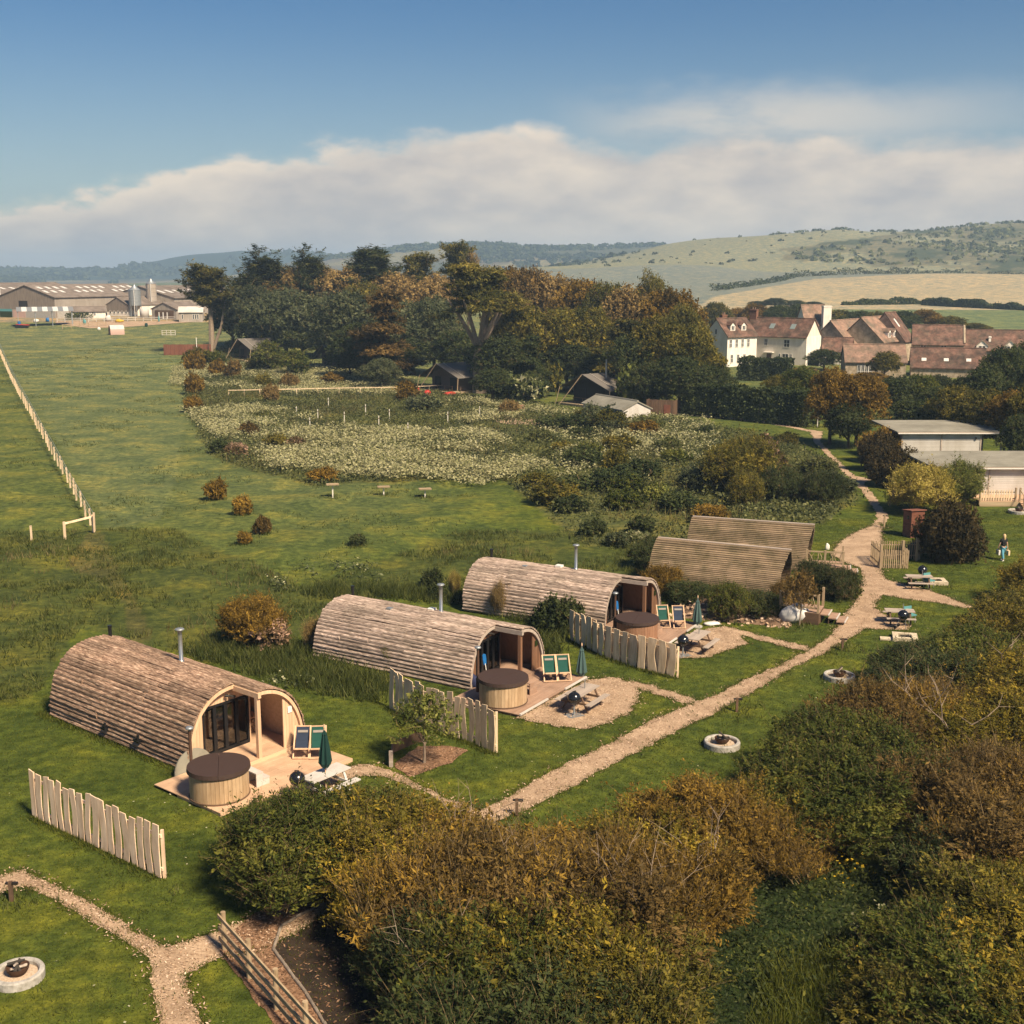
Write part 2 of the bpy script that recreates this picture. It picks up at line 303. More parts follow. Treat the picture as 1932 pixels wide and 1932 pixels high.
# ------------------------------------------------------------------ helpers: objects
def tag(o, label=None, cat=None, group=None, kind=None):
    if label: o['label'] = label
    if cat: o['category'] = cat
    if group: o['group'] = group
    if kind: o['kind'] = kind
    return o
def empty(name, loc, rz=0, label=None, cat=None, group=None):
    o = bpy.data.objects.new(name, None); COL.objects.link(o); o.location = loc; o.rotation_euler = (0, 0, rz); o.empty_display_size = .3
    return tag(o, label, cat, group)
class MB:
    def __init__(s): s.v = []; s.f = []; s.M = Matrix()
    def add(s, vs, fs):
        b = len(s.v); s.v += [tuple(s.M @ Vector(p)) for p in vs]; s.f += [tuple(i+b for i in f) for f in fs]; return s
    def box(s, c, d, rz=0, rx=0, ry=0):
        R = Matrix.Translation(c) @ Matrix.Rotation(rz, 4, 'Z') @ Matrix.Rotation(ry, 4, 'Y') @ Matrix.Rotation(rx, 4, 'X')
        x, y, z = d[0]/2, d[1]/2, d[2]/2
        vs = [R @ Vector(p) for p in ((-x, -y, -z), (x, -y, -z), (x, y, -z), (-x, y, -z), (-x, -y, z), (x, -y, z), (x, y, z), (-x, y, z))]
        return s.add(vs, [(0, 3, 2, 1), (4, 5, 6, 7), (0, 1, 5, 4), (1, 2, 6, 5), (2, 3, 7, 6), (3, 0, 4, 7)])
    def bar(s, a, b, w, h=None):
        a, b = Vector(a), Vector(b); h = h or w; d = b-a; L = d.length; q = d.to_track_quat('X', 'Z').to_matrix().to_4x4()
        R = Matrix.Translation((a+b)/2) @ q; x, y, z = L/2, w/2, h/2
        vs = [R @ Vector(p) for p in ((-x, -y, -z), (x, -y, -z), (x, y, -z), (-x, y, -z), (-x, -y, z), (x, -y, z), (x, y, z), (-x, y, z))]
        return s.add(vs, [(0, 3, 2, 1), (4, 5, 6, 7), (0, 1, 5, 4), (1, 2, 6, 5), (2, 3, 7, 6), (3, 0, 4, 7)])
    def cyl(s, a, b, r0, r1=None, n=8, caps=True):
        r1 = r0 if r1 is None else r1; a, b = Vector(a), Vector(b); d = (b-a); q = d.to_track_quat('Z', 'Y').to_matrix()
        vs = []; fs = []
        for k in range(n):
            t = 2*math.pi*k/n; u = q @ Vector((math.cos(t), math.sin(t), 0)); vs += [a+u*r0, b+u*r1]
        for k in range(n):
            i = 2*k; j = 2*((k+1) % n); fs.append((i, j, j+1, i+1))
        if caps: fs += [tuple(range(0, 2*n, 2))[::-1], tuple(range(1, 2*n, 2))]
        return s.add(vs, fs)
    def limb(s, pts, rs, n=6):
        for i in range(len(pts)-1): s.cyl(pts[i], pts[i+1], rs[i], rs[i+1], n, caps=(i == len(pts)-2))
        return s
    def lathe(s, prof, n=20, c=(0, 0, 0)):
        vs = []; fs = []; m = len(prof)
        for k in range(n):
            t = 2*math.pi*k/n
            for r, z in prof: vs.append((c[0]+r*math.cos(t), c[1]+r*math.sin(t), c[2]+z))
        for k in range(n):
            for i in range(m-1):
                a = k*m+i; b = ((k+1) % n)*m+i; fs.append((a, b, b+1, a+1))
        return s.add(vs, fs)
    def prism(s, poly, ax, ext):
        """poly: 2-D outline as 3-D points; ext: extrusion vector"""
        n = len(poly); e = Vector(ext); vs = [Vector(p) for p in poly]+[Vector(p)+e for p in poly]
        return s.add(vs, [tuple(range(n))[::-1], tuple(range(n, 2*n))]+[(i, (i+1) % n, n+(i+1) % n, n+i) for i in range(n)])
    def mesh(s, name, smooth=False):
        me = bpy.data.meshes.new(name); me.from_pydata(s.v, [], s.f)
        bm = bmesh.new(); bm.from_mesh(me); bmesh.ops.recalc_face_normals(bm, faces=bm.faces); bm.to_mesh(me); bm.free()
        if smooth: me.shade_smooth()
        return me
    def build(s, name, m, parent=None, smooth=False, loc=None):
        return link(name, s.mesh(name, smooth), m, parent, loc)
def link(name, me, m, parent=None, loc=None, rot=None, scale=None):
    o = bpy.data.objects.new(name, me); COL.objects.link(o)
    if m:
        mm = MATS[m] if isinstance(m, str) else m
        if not me.materials: me.materials.append(mm)
        elif me.materials[0] != mm: o.material_slots[0].link = 'OBJECT'; o.material_slots[0].material = mm
    if parent: o.parent = parent
    if loc is not None: o.location = loc
    if rot is not None: o.rotation_euler = rot
    if scale is not None: o.scale = scale if hasattr(scale, '__len__') else (scale,)*3
    return o
def kids(o): return [c for c in ALLKIDS(o)]
def ALLKIDS(o): return list(o.children)
def copy_tree(o, parent=None, swap=None):
    c = o.copy(); COL.objects.link(c)
    if parent is not None: c.parent = parent
    if swap and c.type == 'MESH' and c.material_slots and c.material_slots[0].material and c.material_slots[0].material.name in swap:
        c.material_slots[0].link = 'OBJECT'; c.material_slots[0].material = MATS[swap[c.material_slots[0].material.name]]
    for ch in list(o.children): copy_tree(ch, c, swap)
    return c
def np_mesh(name, V, nper, tint=None):
    """V: (n*nper,3) vertices, faces of nper corners each"""
    me = bpy.data.meshes.new(name); nv = len(V); nf = nv//nper
    me.vertices.add(nv); me.vertices.foreach_set('co', np.ascontiguousarray(V, np.float32).ravel())
    me.loops.add(nv); me.loops.foreach_set('vertex_index', np.arange(nv, dtype=np.int32))
    me.polygons.add(nf); me.polygons.foreach_set('loop_start', np.arange(0, nv, nper, dtype=np.int32))
    me.update(calc_edges=True)
    if tint is not None:
        a = me.attributes.new('tint', 'FLOAT', 'POINT'); a.data.foreach_set('value', np.repeat(tint, nper).astype(np.float32))
    return me
def unit(a): return a/np.maximum(np.linalg.norm(a, axis=1, keepdims=True), 1e-6)
def leaves(P, Nn, D, L, Wd):
    """quads at P, normal about Nn, long axis about D, length L and width Wd -> (4n,3)"""
    D = unit(D-Nn*np.sum(D*Nn, axis=1, keepdims=True)); B = np.cross(Nn, D)
    L = L[:, None]/2; Wd = Wd[:, None]/2
    return np.stack([P-D*L, P+B*Wd, P+D*L, P-B*Wd], axis=1).reshape(-1, 3)
def inpoly(x, y, poly):
    x = np.asarray(x); y = np.asarray(y); r = np.zeros(x.shape, bool); n = len(poly)
    for i in range(n):
        x1, y1 = poly[i][:2]; x2, y2 = poly[(i+1) % n][:2]
        if y1 == y2: continue
        c = ((y1 > y) != (y2 > y)) & (x < (x2-x1)*(y-y1)/(y2-y1)+x1); r ^= c
    return r
def wpoly(pp): return [at(*p) for p in pp]
# ------------------------------------------------------------------ ground sheet
rng = np.random.default_rng(7)
PATH_MAIN = [(-40, 1680), (0, 1652), (44, 1640), (111, 1674), (193, 1715), (260, 1760), (315, 1789), (371, 1771), (419, 1752), (482, 1725), (519, 1711), (575, 1697), (625, 1690), (640, 1700), (560, 1760), (480, 1800), (415, 1809), (350, 1838), (356, 1867), (380, 1932), (400, 1990), (318, 1990), (304, 1932), (289, 1867), (282, 1808), (222, 1767), (163, 1730), (93, 1693), (48, 1673), (22, 1675), (0, 1684), (-40, 1712)]
MULCH = [(419, 1770), (419, 1808), (470, 1870), (519, 1932), (560, 1990), (640, 1990), (612, 1932), (579, 1879), (538, 1823), (516, 1793), (527, 1752), (556, 1734), (612, 1706), (640, 1690), (575, 1697), (519, 1711), (482, 1725)]
SOIL = [(612, 1706), (556, 1734), (527, 1752), (516, 1793), (538, 1823), (579, 1879), (612, 1932), (640, 1990), (900, 1990), (900, 1740), (700, 1690)]
PATH_LOWER = [(658, 1446), (700, 1441), (742, 1455), (796, 1484), (846, 1507), (904, 1528), (955, 1505), (1017, 1467), (1080, 1436), (1163, 1396), (1226, 1361), (1314, 1323), (1344, 1315), (1409, 1281), (1455, 1262), (1525, 1227), (1557, 1206), (1585, 1177), (1591, 1158), (1609, 1143), (1617, 1120), (1628, 1090), (1621, 1072), (1591, 1060), (1568, 1046), (1578, 1027), (1606, 1008), (1639, 993), (1660, 986), (1666, 995), (1664, 1020), (1660, 1068), (1673, 1094), (1710, 1102), (1763, 1117), (1843, 1147), (1815, 1147), (1770, 1137), (1707, 1130), (1664, 1122), (1651, 1147), (1669, 1160), (1714, 1178), (1714, 1189), (1632, 1186), (1594, 1211), (1548, 1236), (1501, 1257), (1455, 1285), (1404, 1315), (1343, 1348), (1309, 1363), (1247, 1396), (1163, 1438), (1080, 1486), (996, 1528), (938, 1547), (896, 1566), (850, 1566), (829, 1509), (771, 1482), (725, 1465), (671, 1465), (600, 1500), (560, 1516), (472, 1513), (660, 1443)]
PATH_UPPER = [(1639, 994), (1654, 980), (1651, 963), (1632, 933), (1613, 911), (1583, 885), (1557, 855), (1538, 836), (1529, 815), (1471, 803), (1400, 794), (1265, 782), (1265, 779), (1400, 790), (1471, 799), (1527, 811), (1553, 814), (1548, 832), (1568, 855), (1598, 885), (1613, 898), (1645, 905), (1628, 911), (1654, 941), (1677, 978), (1666, 990)]
GRAVEL_B = [(972, 1356), (1105, 1284), (1155, 1279), (1188, 1286), (1215, 1290), (1310, 1320), (1300, 1329), (1203, 1299), (1206, 1319), (1188, 1344), (1142, 1367), (1100, 1375), (1050, 1370)]
GRAVEL_C = [(1255, 1246), (1316, 1192), (1362, 1181), (1377, 1185), (1530, 1222), (1520, 1230), (1397, 1199), (1409, 1214), (1372, 1227), (1339, 1239), (1297, 1243)]
BED = [(742, 1445), (788, 1409), (842, 1407), (884, 1417), (850, 1440), (804, 1457), (771, 1466)]
WILD = [(345, 715), (440, 640), (700, 725), (1050, 770), (1260, 790), (1480, 830), (1560, 870), (1620, 940), (1560, 985), (1310, 1030), (1100, 1030), (950, 905), (600, 915), (480, 890), (395, 860), (355, 770)]
ROUGH = [(580, 1110), (860, 1000), (1240, 1000), (1240, 1080), (1140, 1180), (1070, 1200), (860, 1110), (640, 1140), (560, 1200), (590, 1310), (740, 1300), (730, 1260), (380, 1250), (330, 1230), (150, 1180), (70, 1310), (0, 1330), (-300, 1330), (-300, 1000), (330, 1000)]
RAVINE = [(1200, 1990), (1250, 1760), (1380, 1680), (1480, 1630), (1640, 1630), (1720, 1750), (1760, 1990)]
PALEPATH = [(255, 665), (330, 672), (365, 700), (380, 780), (355, 780), (338, 705), (300, 690), (240, 680)]
wWILD = [tuple(p[:2]) for p in wpoly(WILD)]; wROUGH = [tuple(p[:2]) for p in wpoly(ROUGH)]
def angs():
    px = np.concatenate([np.linspace(-8000, -700, 24), np.linspace(-680, -40, 48), np.arange(-32, 1980, 8), np.linspace(1990, 2620, 48), np.linspace(2700, 9000, 24)])
    return (px-966)/2337.0
def build_ground():
    t = angs(); ys = np.concatenate([np.linspace(-30, 12, 6), np.geomspace(14, 6000, 470)])
    T, Y = np.meshgrid(t, ys); X = T*np.maximum(Y, 25); Z = terrain(X, Y)
    nt_, ny = len(t), len(ys)
    V = np.stack([X, Y, Z], -1).reshape(-1, 3)
    i = np.arange(ny-1)[:, None]*nt_+np.arange(nt_-1)[None]; F = np.stack([i, i+1, i+1+nt_, i+nt_], -1).reshape(-1, 4)
    me = bpy.data.meshes.new("ground"); me.vertices.add(len(V)); me.vertices.foreach_set('co', V.astype(np.float32).ravel())
    me.loops.add(F.size); me.loops.foreach_set('vertex_index', F.astype(np.int32).ravel())
    me.polygons.add(len(F)); me.polygons.foreach_set('loop_start', np.arange(0, F.size, 4, dtype=np.int32)); me.update(calc_edges=True)
    me.shade_smooth()
    x, y, z = V.T
    px, py = proj(x, np.maximum(y, 15), z)
    # land cover colours (the fields' and the grasses' own colours)
    C = np.zeros((len(V), 4), np.float32); C[:, 3] = 1
    C[:] = (.072, .092, .014, 1)                                                   # mown lawn
    f = np.clip((y-62)/40, 0, 1)[:, None]*np.clip((2-x)/14, 0, 1)[:, None]
    C[:, :3] = C[:, :3]*(1-f)+np.array((.096, .114, .038))*f                        # pasture
    f2 = np.clip((y-120)/180, 0, 1)[:, None]; C[:, :3] = C[:, :3]*(1-f2)+np.array((.124, .138, .060))*f2
    def paint(m, c, k=1.0): C[m, :3] = C[m, :3]*(1-k)+np.array(c)*k
    lf = at(180, 1010); lf2 = at(3, 668)
    side = (x-lf[0])*(lf2[1]-lf[1])-(y-lf[1])*(lf2[0]-lf[0])
    paint((side < 0) & (y > 60) & (y < 300), (.088, .104, .022), .7)               # field beyond the fence
    paint(inpoly(x, y, wROUGH), (.066, .078, .017)); paint(inpoly(x, y, wWILD), (.090, .096, .030))
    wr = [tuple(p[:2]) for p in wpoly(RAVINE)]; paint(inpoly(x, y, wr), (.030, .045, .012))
    paint(inpoly(x, y, [tuple(p[:2]) for p in wpoly(PALEPATH)]), (.11, .14, .06), .7)
    paint(inpoly(x, y, [tuple(p[:2]) for p in wpoly([(30, 680), (330, 676), (350, 760), (335, 900), (300, 985), (205, 1000)])]), (.122, .140, .058), .5)
    tr = [tuple(p[:2]) for p in wpoly([(170, 1005), (190, 1005), (290, 1200), (250, 1230), (230, 1130), (130, 1060)])]
    paint(inpoly(x, y, tr), (.115, .092, .032), .55)
    yard = (y > 330) & (y < 470) & (px < 420); paint(yard & (py < 609), (.27, .205, .14), .8)
    paint((y > 480) & (y < 2000) & (px < 900), (.10, .12, .05))
    far = y > 270
    k = far & (px > 950)
    paint(k & (y < 460), (.115, .145, .068)); paint(k & (y >= 460) & (y < 1100), (.155, .172, .155))                   # green strip, blue-grey crop
    bnd = np.interp(py, [505, 517, 525, 545, 560, 585], [1720, 1600, 1545, 1430, 1345, 1310])
    paint(k & (y >= 445) & (y < 790) & (px > bnd), (.31, .265, .185))               # ripe beige field
    paint((px > 900) & (y >= 1000) & (y < 1900), (.19, .192, .128))                # chalk down
    s = np.sin(x/37+y/51)+np.sin(x/19-y/23)+.7*np.sin(x/11+y/9)
    scrub = (y > 1000) & (y < 1450) & (px > np.interp(py, [425, 440, 470, 490, 515], [1780, 1700, 1470, 1480, 1800]))
    paint(scrub & (s > -1.1), (.115, .108, .062), .85); paint(scrub & (s > .9), (.05, .062, .03))
    paint((y > 1900) & (y < 2800), (.115, .10, .065)); s2 = np.sin(x/150+y/90)+np.sin(x/83-y/61)
    paint((y > 1900) & (y < 2800) & (s2 > .1), (.07, .075, .045)); paint((y > 1900) & (y < 2800) & (s2 < -1), (.17, .155, .085))
    paint(y >= 2800, (.022, .038, .028)); paint((y >= 2800) & (np.sin(x/210+1)+np.sin(y/95+x/160) > .9), (.05, .068, .03)); paint((y >= 2800) & (s2 < -.6), (.02, .034, .02))
    a = me.color_attributes.new('cover', 'FLOAT_COLOR', 'POINT'); a.data.foreach_set('color', C.ravel())
    m = bpy.data.materials.new('ground_cover'); m.use_nodes = True; t_ = m.node_tree; nd = t_.nodes; L = t_.links.new; MATS['ground_cover'] = m
    bs = nd['Principled BSDF']; bs.inputs['Roughness'].default_value = .9; bs.inputs['Specular IOR Level'].default_value = .12
    at_ = nd.new('ShaderNodeAttribute'); at_.attribute_name = 'cover'; g = nd.new('ShaderNodeNewGeometry')
    def nz(sc, det, r=.6):
        n = nd.new('ShaderNodeTexNoise'); n.inputs['Scale'].default_value = sc; n.inputs['Detail'].default_value = det; n.inputs['Roughness'].default_value = r
        L(g.outputs['Position'], n.inputs['Vector']); return n.outputs[0]
    def mixc(a, b, fac, typ='MIX', amt=1):
        mxn = nd.new('ShaderNodeMixRGB'); mxn.blend_type = typ; mxn.inputs[0].default_value = amt
        if fac is not None: L(fac, mxn.inputs[0])
        for q, s_ in ((a, 1), (b, 2)):
            if isinstance(q, tuple): mxn.inputs[s_].default_value = (*q, 1)
            else: L(q, mxn.inputs[s_])
        return mxn.outputs[0]
    def ramp(src, stops):
        r = nd.new('ShaderNodeValToRGB'); e = r.color_ramp.elements
        for i_, (p_, c_) in enumerate(stops):
            q = e[i_] if i_ < 2 else e.new(p_)
            q.position = p_; q.color = (*c_, 1)
        L(src, r.inputs[0]); return r.outputs[0]
    big = ramp(nz(.23, 5, .65), [(.37, (.64, .72, .72)), (.50, (.95, .97, .94)), (.63, (1.55, 1.30, 1.0))])
    mid = ramp(nz(1.7, 6, .7), [(.36, (.52, .58, .55)), (.52, (1, 1, 1)), (.66, (1.6, 1.48, 1.25))])
    fine = ramp(nz(11, 5, .75), [(.3, (.6, .62, .6)), (.5, (1, 1, 1)), (.7, (1.4, 1.36, 1.3))])
    c = mixc(at_.outputs['Color'], big, None, 'MULTIPLY'); c = mixc(c, mid, None, 'MULTIPLY'); c = mixc(c, fine, None, 'MULTIPLY')
    L(c, bs.inputs['Base Color'])
    bp = nd.new('ShaderNodeBump'); bp.inputs['Strength'].default_value = .8; bp.inputs['Distance'].default_value = .12; L(nz(6, 6, .7), bp.inputs['Height']); L(bp.outputs[0], bs.inputs['Normal'])
    o = link('ground', me, 'ground_cover'); o['kind'] = 'structure'
    return o
build_ground()
def sheet(name, pp, m, h, step=.30, jit=.06, label=None):
    w = [Vector((p[0], p[1])) for p in wpoly(pp)]; out = []; rr = random.Random(len(pp)*7+int(h*1e4))
    for i in range(len(w)):
        a, b = w[i], w[(i+1) % len(w)]; n = max(1, int((b-a).length/step)); nn = Vector((-(b-a).y, (b-a).x)).normalized() if (b-a).length else Vector((0, 0))
        for k in range(n): out.append(a+(b-a)*k/n+nn*rr.uniform(-jit, jit))
    P = [Vector((q.x, q.y, 0)) for q in out]; tr = tessellate_polygon([P])
    me = bpy.data.meshes.new(name); me.from_pydata([(q.x, q.y, tz(q.x, q.y)+h) for q in out], [], [tuple(t) for t in tr])
    bm = bmesh.new(); bm.from_mesh(me)
    for f in bm.faces:
        if f.normal.z < 0: f.normal_flip()
    bm.to_mesh(me); bm.free()
    o = link(name, me, m); o['kind'] = 'structure'; return [tuple(q) for q in out]
wP1 = sheet('woodchip_path', PATH_MAIN, 'path', .010); wP2 = sheet('woodchip_path', PATH_LOWER, 'path', .010, jit=.08); wP3 = sheet('woodchip_path', PATH_UPPER, 'path', .014, .5, .12)
wM = sheet('bark_mulch', MULCH, 'mulch', .018); wS = sheet('bare_soil', SOIL, 'soil', .006); wG2 = sheet('woodchip_patch', GRAVEL_B, 'path', .018, jit=.12); wG3 = sheet('woodchip_patch', GRAVEL_C, 'path', .018, jit=.12)
wB = sheet('planting_bed', BED, 'mulch', .022)
wX = [wP1, wP2, wP3, wM, wG2, wG3, wB]

# ------------------------------------------------------------------ scattered ground cover (uncountable)
def scatter(poly, dens, avoid=(), maxn=200000):
    """random ground points inside a world polygon, dens per square metre"""
    p = np.array([q[:2] for q in poly]); lo = p.min(0); hi = p.max(0); n = min(int(dens*np.prod(hi-lo)), maxn*4)
    x = rng.uniform(lo[0], hi[0], n); y = rng.uniform(lo[1], hi[1], n); k = inpoly(x, y, p)
    for a in avoid: k &= ~inpoly(x, y, a)
    x, y = x[k][:maxn], y[k][:maxn]; return np.stack([x, y, terrain(x, y)], 1)
def patchy(P, sc, lo, hi, seed=0):
    """thin points out into natural patches"""
    x, y = P[:, 0]/sc, P[:, 1]/sc; f = np.sin(x*1.3+seed)+np.sin(y*1.7+x*.6+seed*2)+.6*np.sin(x*3.1-y*2.3+seed)+.5*np.sin(x*5.3+y*4.1)
    return P[rng.uniform(size=len(P)) < np.clip((f-lo)/(hi-lo), 0, 1)]
def tufts(name, P, blades, h, w, m, spread=.12, lean=.35, kind='stuff', tb=0.5):
    n = len(P)*blades; B = np.repeat(P, blades, 0); B[:, :2] += rng.normal(0, spread, (n, 2)); th = np.repeat(rng.normal(tb, .22, len(P)), blades)+rng.normal(0, .18, n)
    a = rng.uniform(0, 6.283, n); H = h*rng.uniform(.55, 1.25, n); s = np.stack([np.cos(a), np.sin(a)], 1)
    ln = rng.uniform(.1, lean*2, n)*H; a2 = rng.uniform(0, 6.283, n)
    V = np.zeros((n, 3, 3)); V[:, 0] = B; V[:, 1] = B; V[:, 2] = B
    V[:, 0, :2] -= s*w/2; V[:, 1, :2] += s*w/2; V[:, 2, 0] += np.cos(a2)*ln; V[:, 2, 1] += np.sin(a2)*ln; V[:, 2, 2] += H; V[:, :2, 2] -= .02
    o = link(name, np_mesh(name, V.reshape(-1, 3), 3, np.clip(th, 0, 1)), m); o['kind'] = kind; return o
def leafcover(name, P, k, hlo, hhi, size, m, spread=.25, aspect=.6, up=.8, tb=.5):
    n = len(P)*k; B = np.repeat(P, k, 0); B[:, :2] += rng.normal(0, spread, (n, 2)); B[:, 2] += np.repeat(rng.uniform(hlo, hhi, len(P)), k)*rng.uniform(.35, 1.05, n)
    Nn = unit(rng.normal(0, .6, (n, 3))+np.array((0, 0, up))); D = unit(rng.normal(0, 1, (n, 3)))
    L = size*rng.uniform(.6, 1.4, n); V = leaves(B, Nn, D, L, L*aspect)
    o = link(name, np_mesh(name, V, 4, np.clip(np.repeat(rng.normal(tb, .2, len(P)), k)+rng.normal(0, .2, n), 0, 1)), m); o['kind'] = 'stuff'; return o
NEAR = [tuple(at(*p)[:2]) for p in [(-120, 1990), (-120, 1300), (560, 1200), (1100, 1180), (1560, 980), (2000, 960), (2000, 1300), (1300, 1560), (620, 1990)]]
tufts('lawn_grass', scatter(NEAR, 55, wX, 120000), 3, .055, .032, 'grass_blade', .07, .6)
leafcover('lawn_daisies', patchy(scatter(NEAR, 1.2, wX, 3000), 3, .3, 2.2, 7), 1, .03, .07, .07, 'parsley_white', .05, .9, 3)
tufts('lawn_weeds', patchy(scatter(NEAR, 4, wX, 9000), 1.6, .9, 2.3, 4), 6, .12, .045, 'grass_rough', .10, .7, tb=.35)
wr = [tuple(at(*p)[:2]) for p in ROUGH]
Pr = scatter(wr, 9, [], 60000); tufts('rough_grass', patchy(Pr, 2.2, -1.0, 1.8, 3), 6, .28, .06, 'grass_rough', .16, .6, tb=.55)
tufts('dry_grass', patchy(scatter(wr, 3, [], 20000), 3.1, 1.0, 2.2, 8), 5, .42, .05, 'grass_dry', .2, .4)
PAST = [tuple(at(*p)[:2]) for p in [(-60, 1330), (-60, 680), (340, 640), (360, 760), (420, 880), (620, 920), (950, 910), (1100, 1030), (860, 1100), (560, 1110)]]
tufts('pasture_grass', patchy(scatter(PAST, 2.0, [], 26000), 4, .2, 2.6, 5), 5, .20, .08, 'grass_rough', .3, .7, tb=.6)
# edges of the paths: longer grass hanging over
def edge(poly, n, out=.12):
    p = np.array(poly); q = np.roll(p, -1, 0); l = np.linalg.norm(q-p, axis=1); i = rng.choice(len(p), n, p=l/l.sum()); t = rng.uniform(size=(n, 1))
    x = p[i]+(q-p)[i]*t+rng.normal(0, out, (n, 2)); return np.stack([x[:, 0], x[:, 1], terrain(x[:, 0], x[:, 1])], 1)
E_ = np.concatenate([edge(wP1, 900, .05), edge(wP2, 2600, .05), edge(wP3, 500, .06), edge(wG2, 500, .05), edge(wG3, 400, .05)])
tufts('edge_grass', E_, 6, .075, .035, 'grass_blade', .06, .7)
tufts('edge_straw', E_[::4], 3, .06, .035, 'grass_dry', .08, .9)
def chips(name, polys, dens, m, size):
    P = np.concatenate([scatter(p, dens, [], 30000) for p in polys]); P[:, 2] += .03; P = P[P[:, 1] < 75]; n = len(P)
    Nn = unit(rng.normal(0, .25, (n, 3))+np.array((0, 0, 1))); L = size*rng.uniform(.5, 1.6, n)
    o = link(name, np_mesh(name, leaves(P, Nn, rng.normal(0, 1, (n, 3)), L, L*.4), 4, rng.uniform(0, 1, n)), m); o['kind'] = 'stuff'
chips('path_chippings', [wP1, wP2, wG2, wG3], 110, 'chips', .075)
chips('mulch_chippings', [wM, wB], 200, 'mulch_chips', .10)
chips('soil_litter', [wS], 45, 'mulch_chips', .09)
# wild meadow: cow parsley, docks, nettles
Pw = scatter(wWILD, 7, [], 90000)
leafcover('wild_plants', patchy(Pw, 7, -2.6, .4, 4), 3, .2, .7, .27, 'meadow_leaf', .4, .5, .5)
leafcover('wild_plants', patchy(Pw[::2], 5, -.6, 1.4, 9), 4, .2, .75, .27, 'leaf_grey', .4, .55, .5)
BANDS = [[(350, 700), (560, 690), (760, 722), (770, 745), (560, 745), (345, 728)], [(355, 780), (470, 775), (700, 800), (560, 840), (420, 830)],
         [(500, 845), (700, 820), (900, 822), (1010, 885), (880, 915), (640, 895), (540, 890)], [(760, 770), (900, 760), (990, 790), (880, 800)], [(1060, 860), (1220, 840), (1330, 880), (1180, 930), (1070, 910)], [(930, 770), (1320, 800), (1340, 850), (1100, 850)]]
for i, b in enumerate(BANDS):
    b = [at(*p) for p in b]; cx_ = sum(p[0] for p in b)/len(b); cy_ = sum(p[1] for p in b)/len(b); b = [((p[0]-cx_)*1.12+cx_, (p[1]-cy_)*1.12+cy_) for p in b]
    P = patchy(scatter(b, (11, 11, 14, 9, 5, 4.5)[i], [], 36000), 7.5, -1.5, .9, i*2.1); P = patchy(P, 2.3, -2.2, .3, i+.7)
    leafcover('cow_parsley', P, 5, .7, 1.05, .24, 'parsley', .32, .7, 1.2); leafcover('cow_parsley', P[::3], 2, .85, 1.2, .13, 'parsley_white', .3, .8, 1.6)
for pp, dn in (([(565, 1070), (700, 1070), (720, 1100), (600, 1105)], 9), ([(490, 1290), (560, 1275), (575, 1300), (520, 1315)], 6), ([(490, 1100), (540, 1095), (530, 1120)], 6)):
    P = patchy(scatter([tuple(at(*p)[:2]) for p in pp], dn, [], 2500), 1.6, -1.2, 1.2, 1); leafcover('cow_parsley', P, 5, .6, 1.0, .13, 'blossom_cream', .16, .8, 1.6); leafcover('wild_plants', P, 4, .2, .7, .22, 'leaf_grey', .25)
leafcover('wild_plants', patchy(Pw[::3], 3.2, .3, 1.8, 13), 5, .5, 1.15, .25, 'meadow_leaf', .3, .6, .5); tufts('meadow_stalks', patchy(Pw[1::6], 4, .3, 1.8, 3), 5, 1.0, .06, 'grass_dry', .3, .4)
tufts('path_weeds', np.concatenate([edge(wP1, 160, .22), edge(wP2, 420, .3), edge(wG2, 80, .2), edge(wG3, 60, .2)]), 7, .09, .035, 'grass_blade', .09, .7)
P = np.concatenate([edge(wP1, 900, .14), edge(wP2, 2200, .18), edge(wG2, 500, .15), edge(wG3, 300, .15)]); P[:, 2] += .05; n = len(P); l = .075*rng.uniform(.5, 1.6, n)
o = link('stray_chippings', np_mesh('stray_chippings', leaves(P, unit(rng.normal(0, .3, (n, 3))+np.array((0, 0, 1))), rng.normal(0, 1, (n, 3)), l, l*.4), 4, rng.uniform(0, 1, n)), 'chips'); o['kind'] = 'stuff'
# the shaded hollow between the thickets
wRV = [tuple(at(*p)[:2]) for p in RAVINE]
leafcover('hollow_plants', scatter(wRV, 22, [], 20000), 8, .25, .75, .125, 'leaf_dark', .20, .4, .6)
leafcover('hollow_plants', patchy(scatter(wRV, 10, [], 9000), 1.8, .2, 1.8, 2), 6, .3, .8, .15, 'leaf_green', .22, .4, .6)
tufts('hollow_grass', patchy(scatter([tuple(at(*p)[:2]) for p in [(1420, 1990), (1460, 1840), (1640, 1780), (1740, 1860), (1760, 1990)]], 45, [], 9000), 2.4, -1.4, .8, 3), 7, .75, .035, 'grass_blade', .15, .5, tb=.6)
leafcover('yellow_flowers', patchy(scatter(wRV, 9, [], 6000), 1.6, 1.1, 2.4, 6), 3, .8, 1.0, .10, 'buttercup', .12, .8, 1.2)
leafcover('white_flowers', patchy(scatter([tuple(at(*p)[:2]) for p in [(1540, 1980), (1580, 1780), (1690, 1680), (1780, 1740), (1740, 1980)]], 30, [], 7000), 1.3, .2, 1.8, 4), 5, .8, 1.1, .10, 'blossom_cream', .12, .8, 1.2)
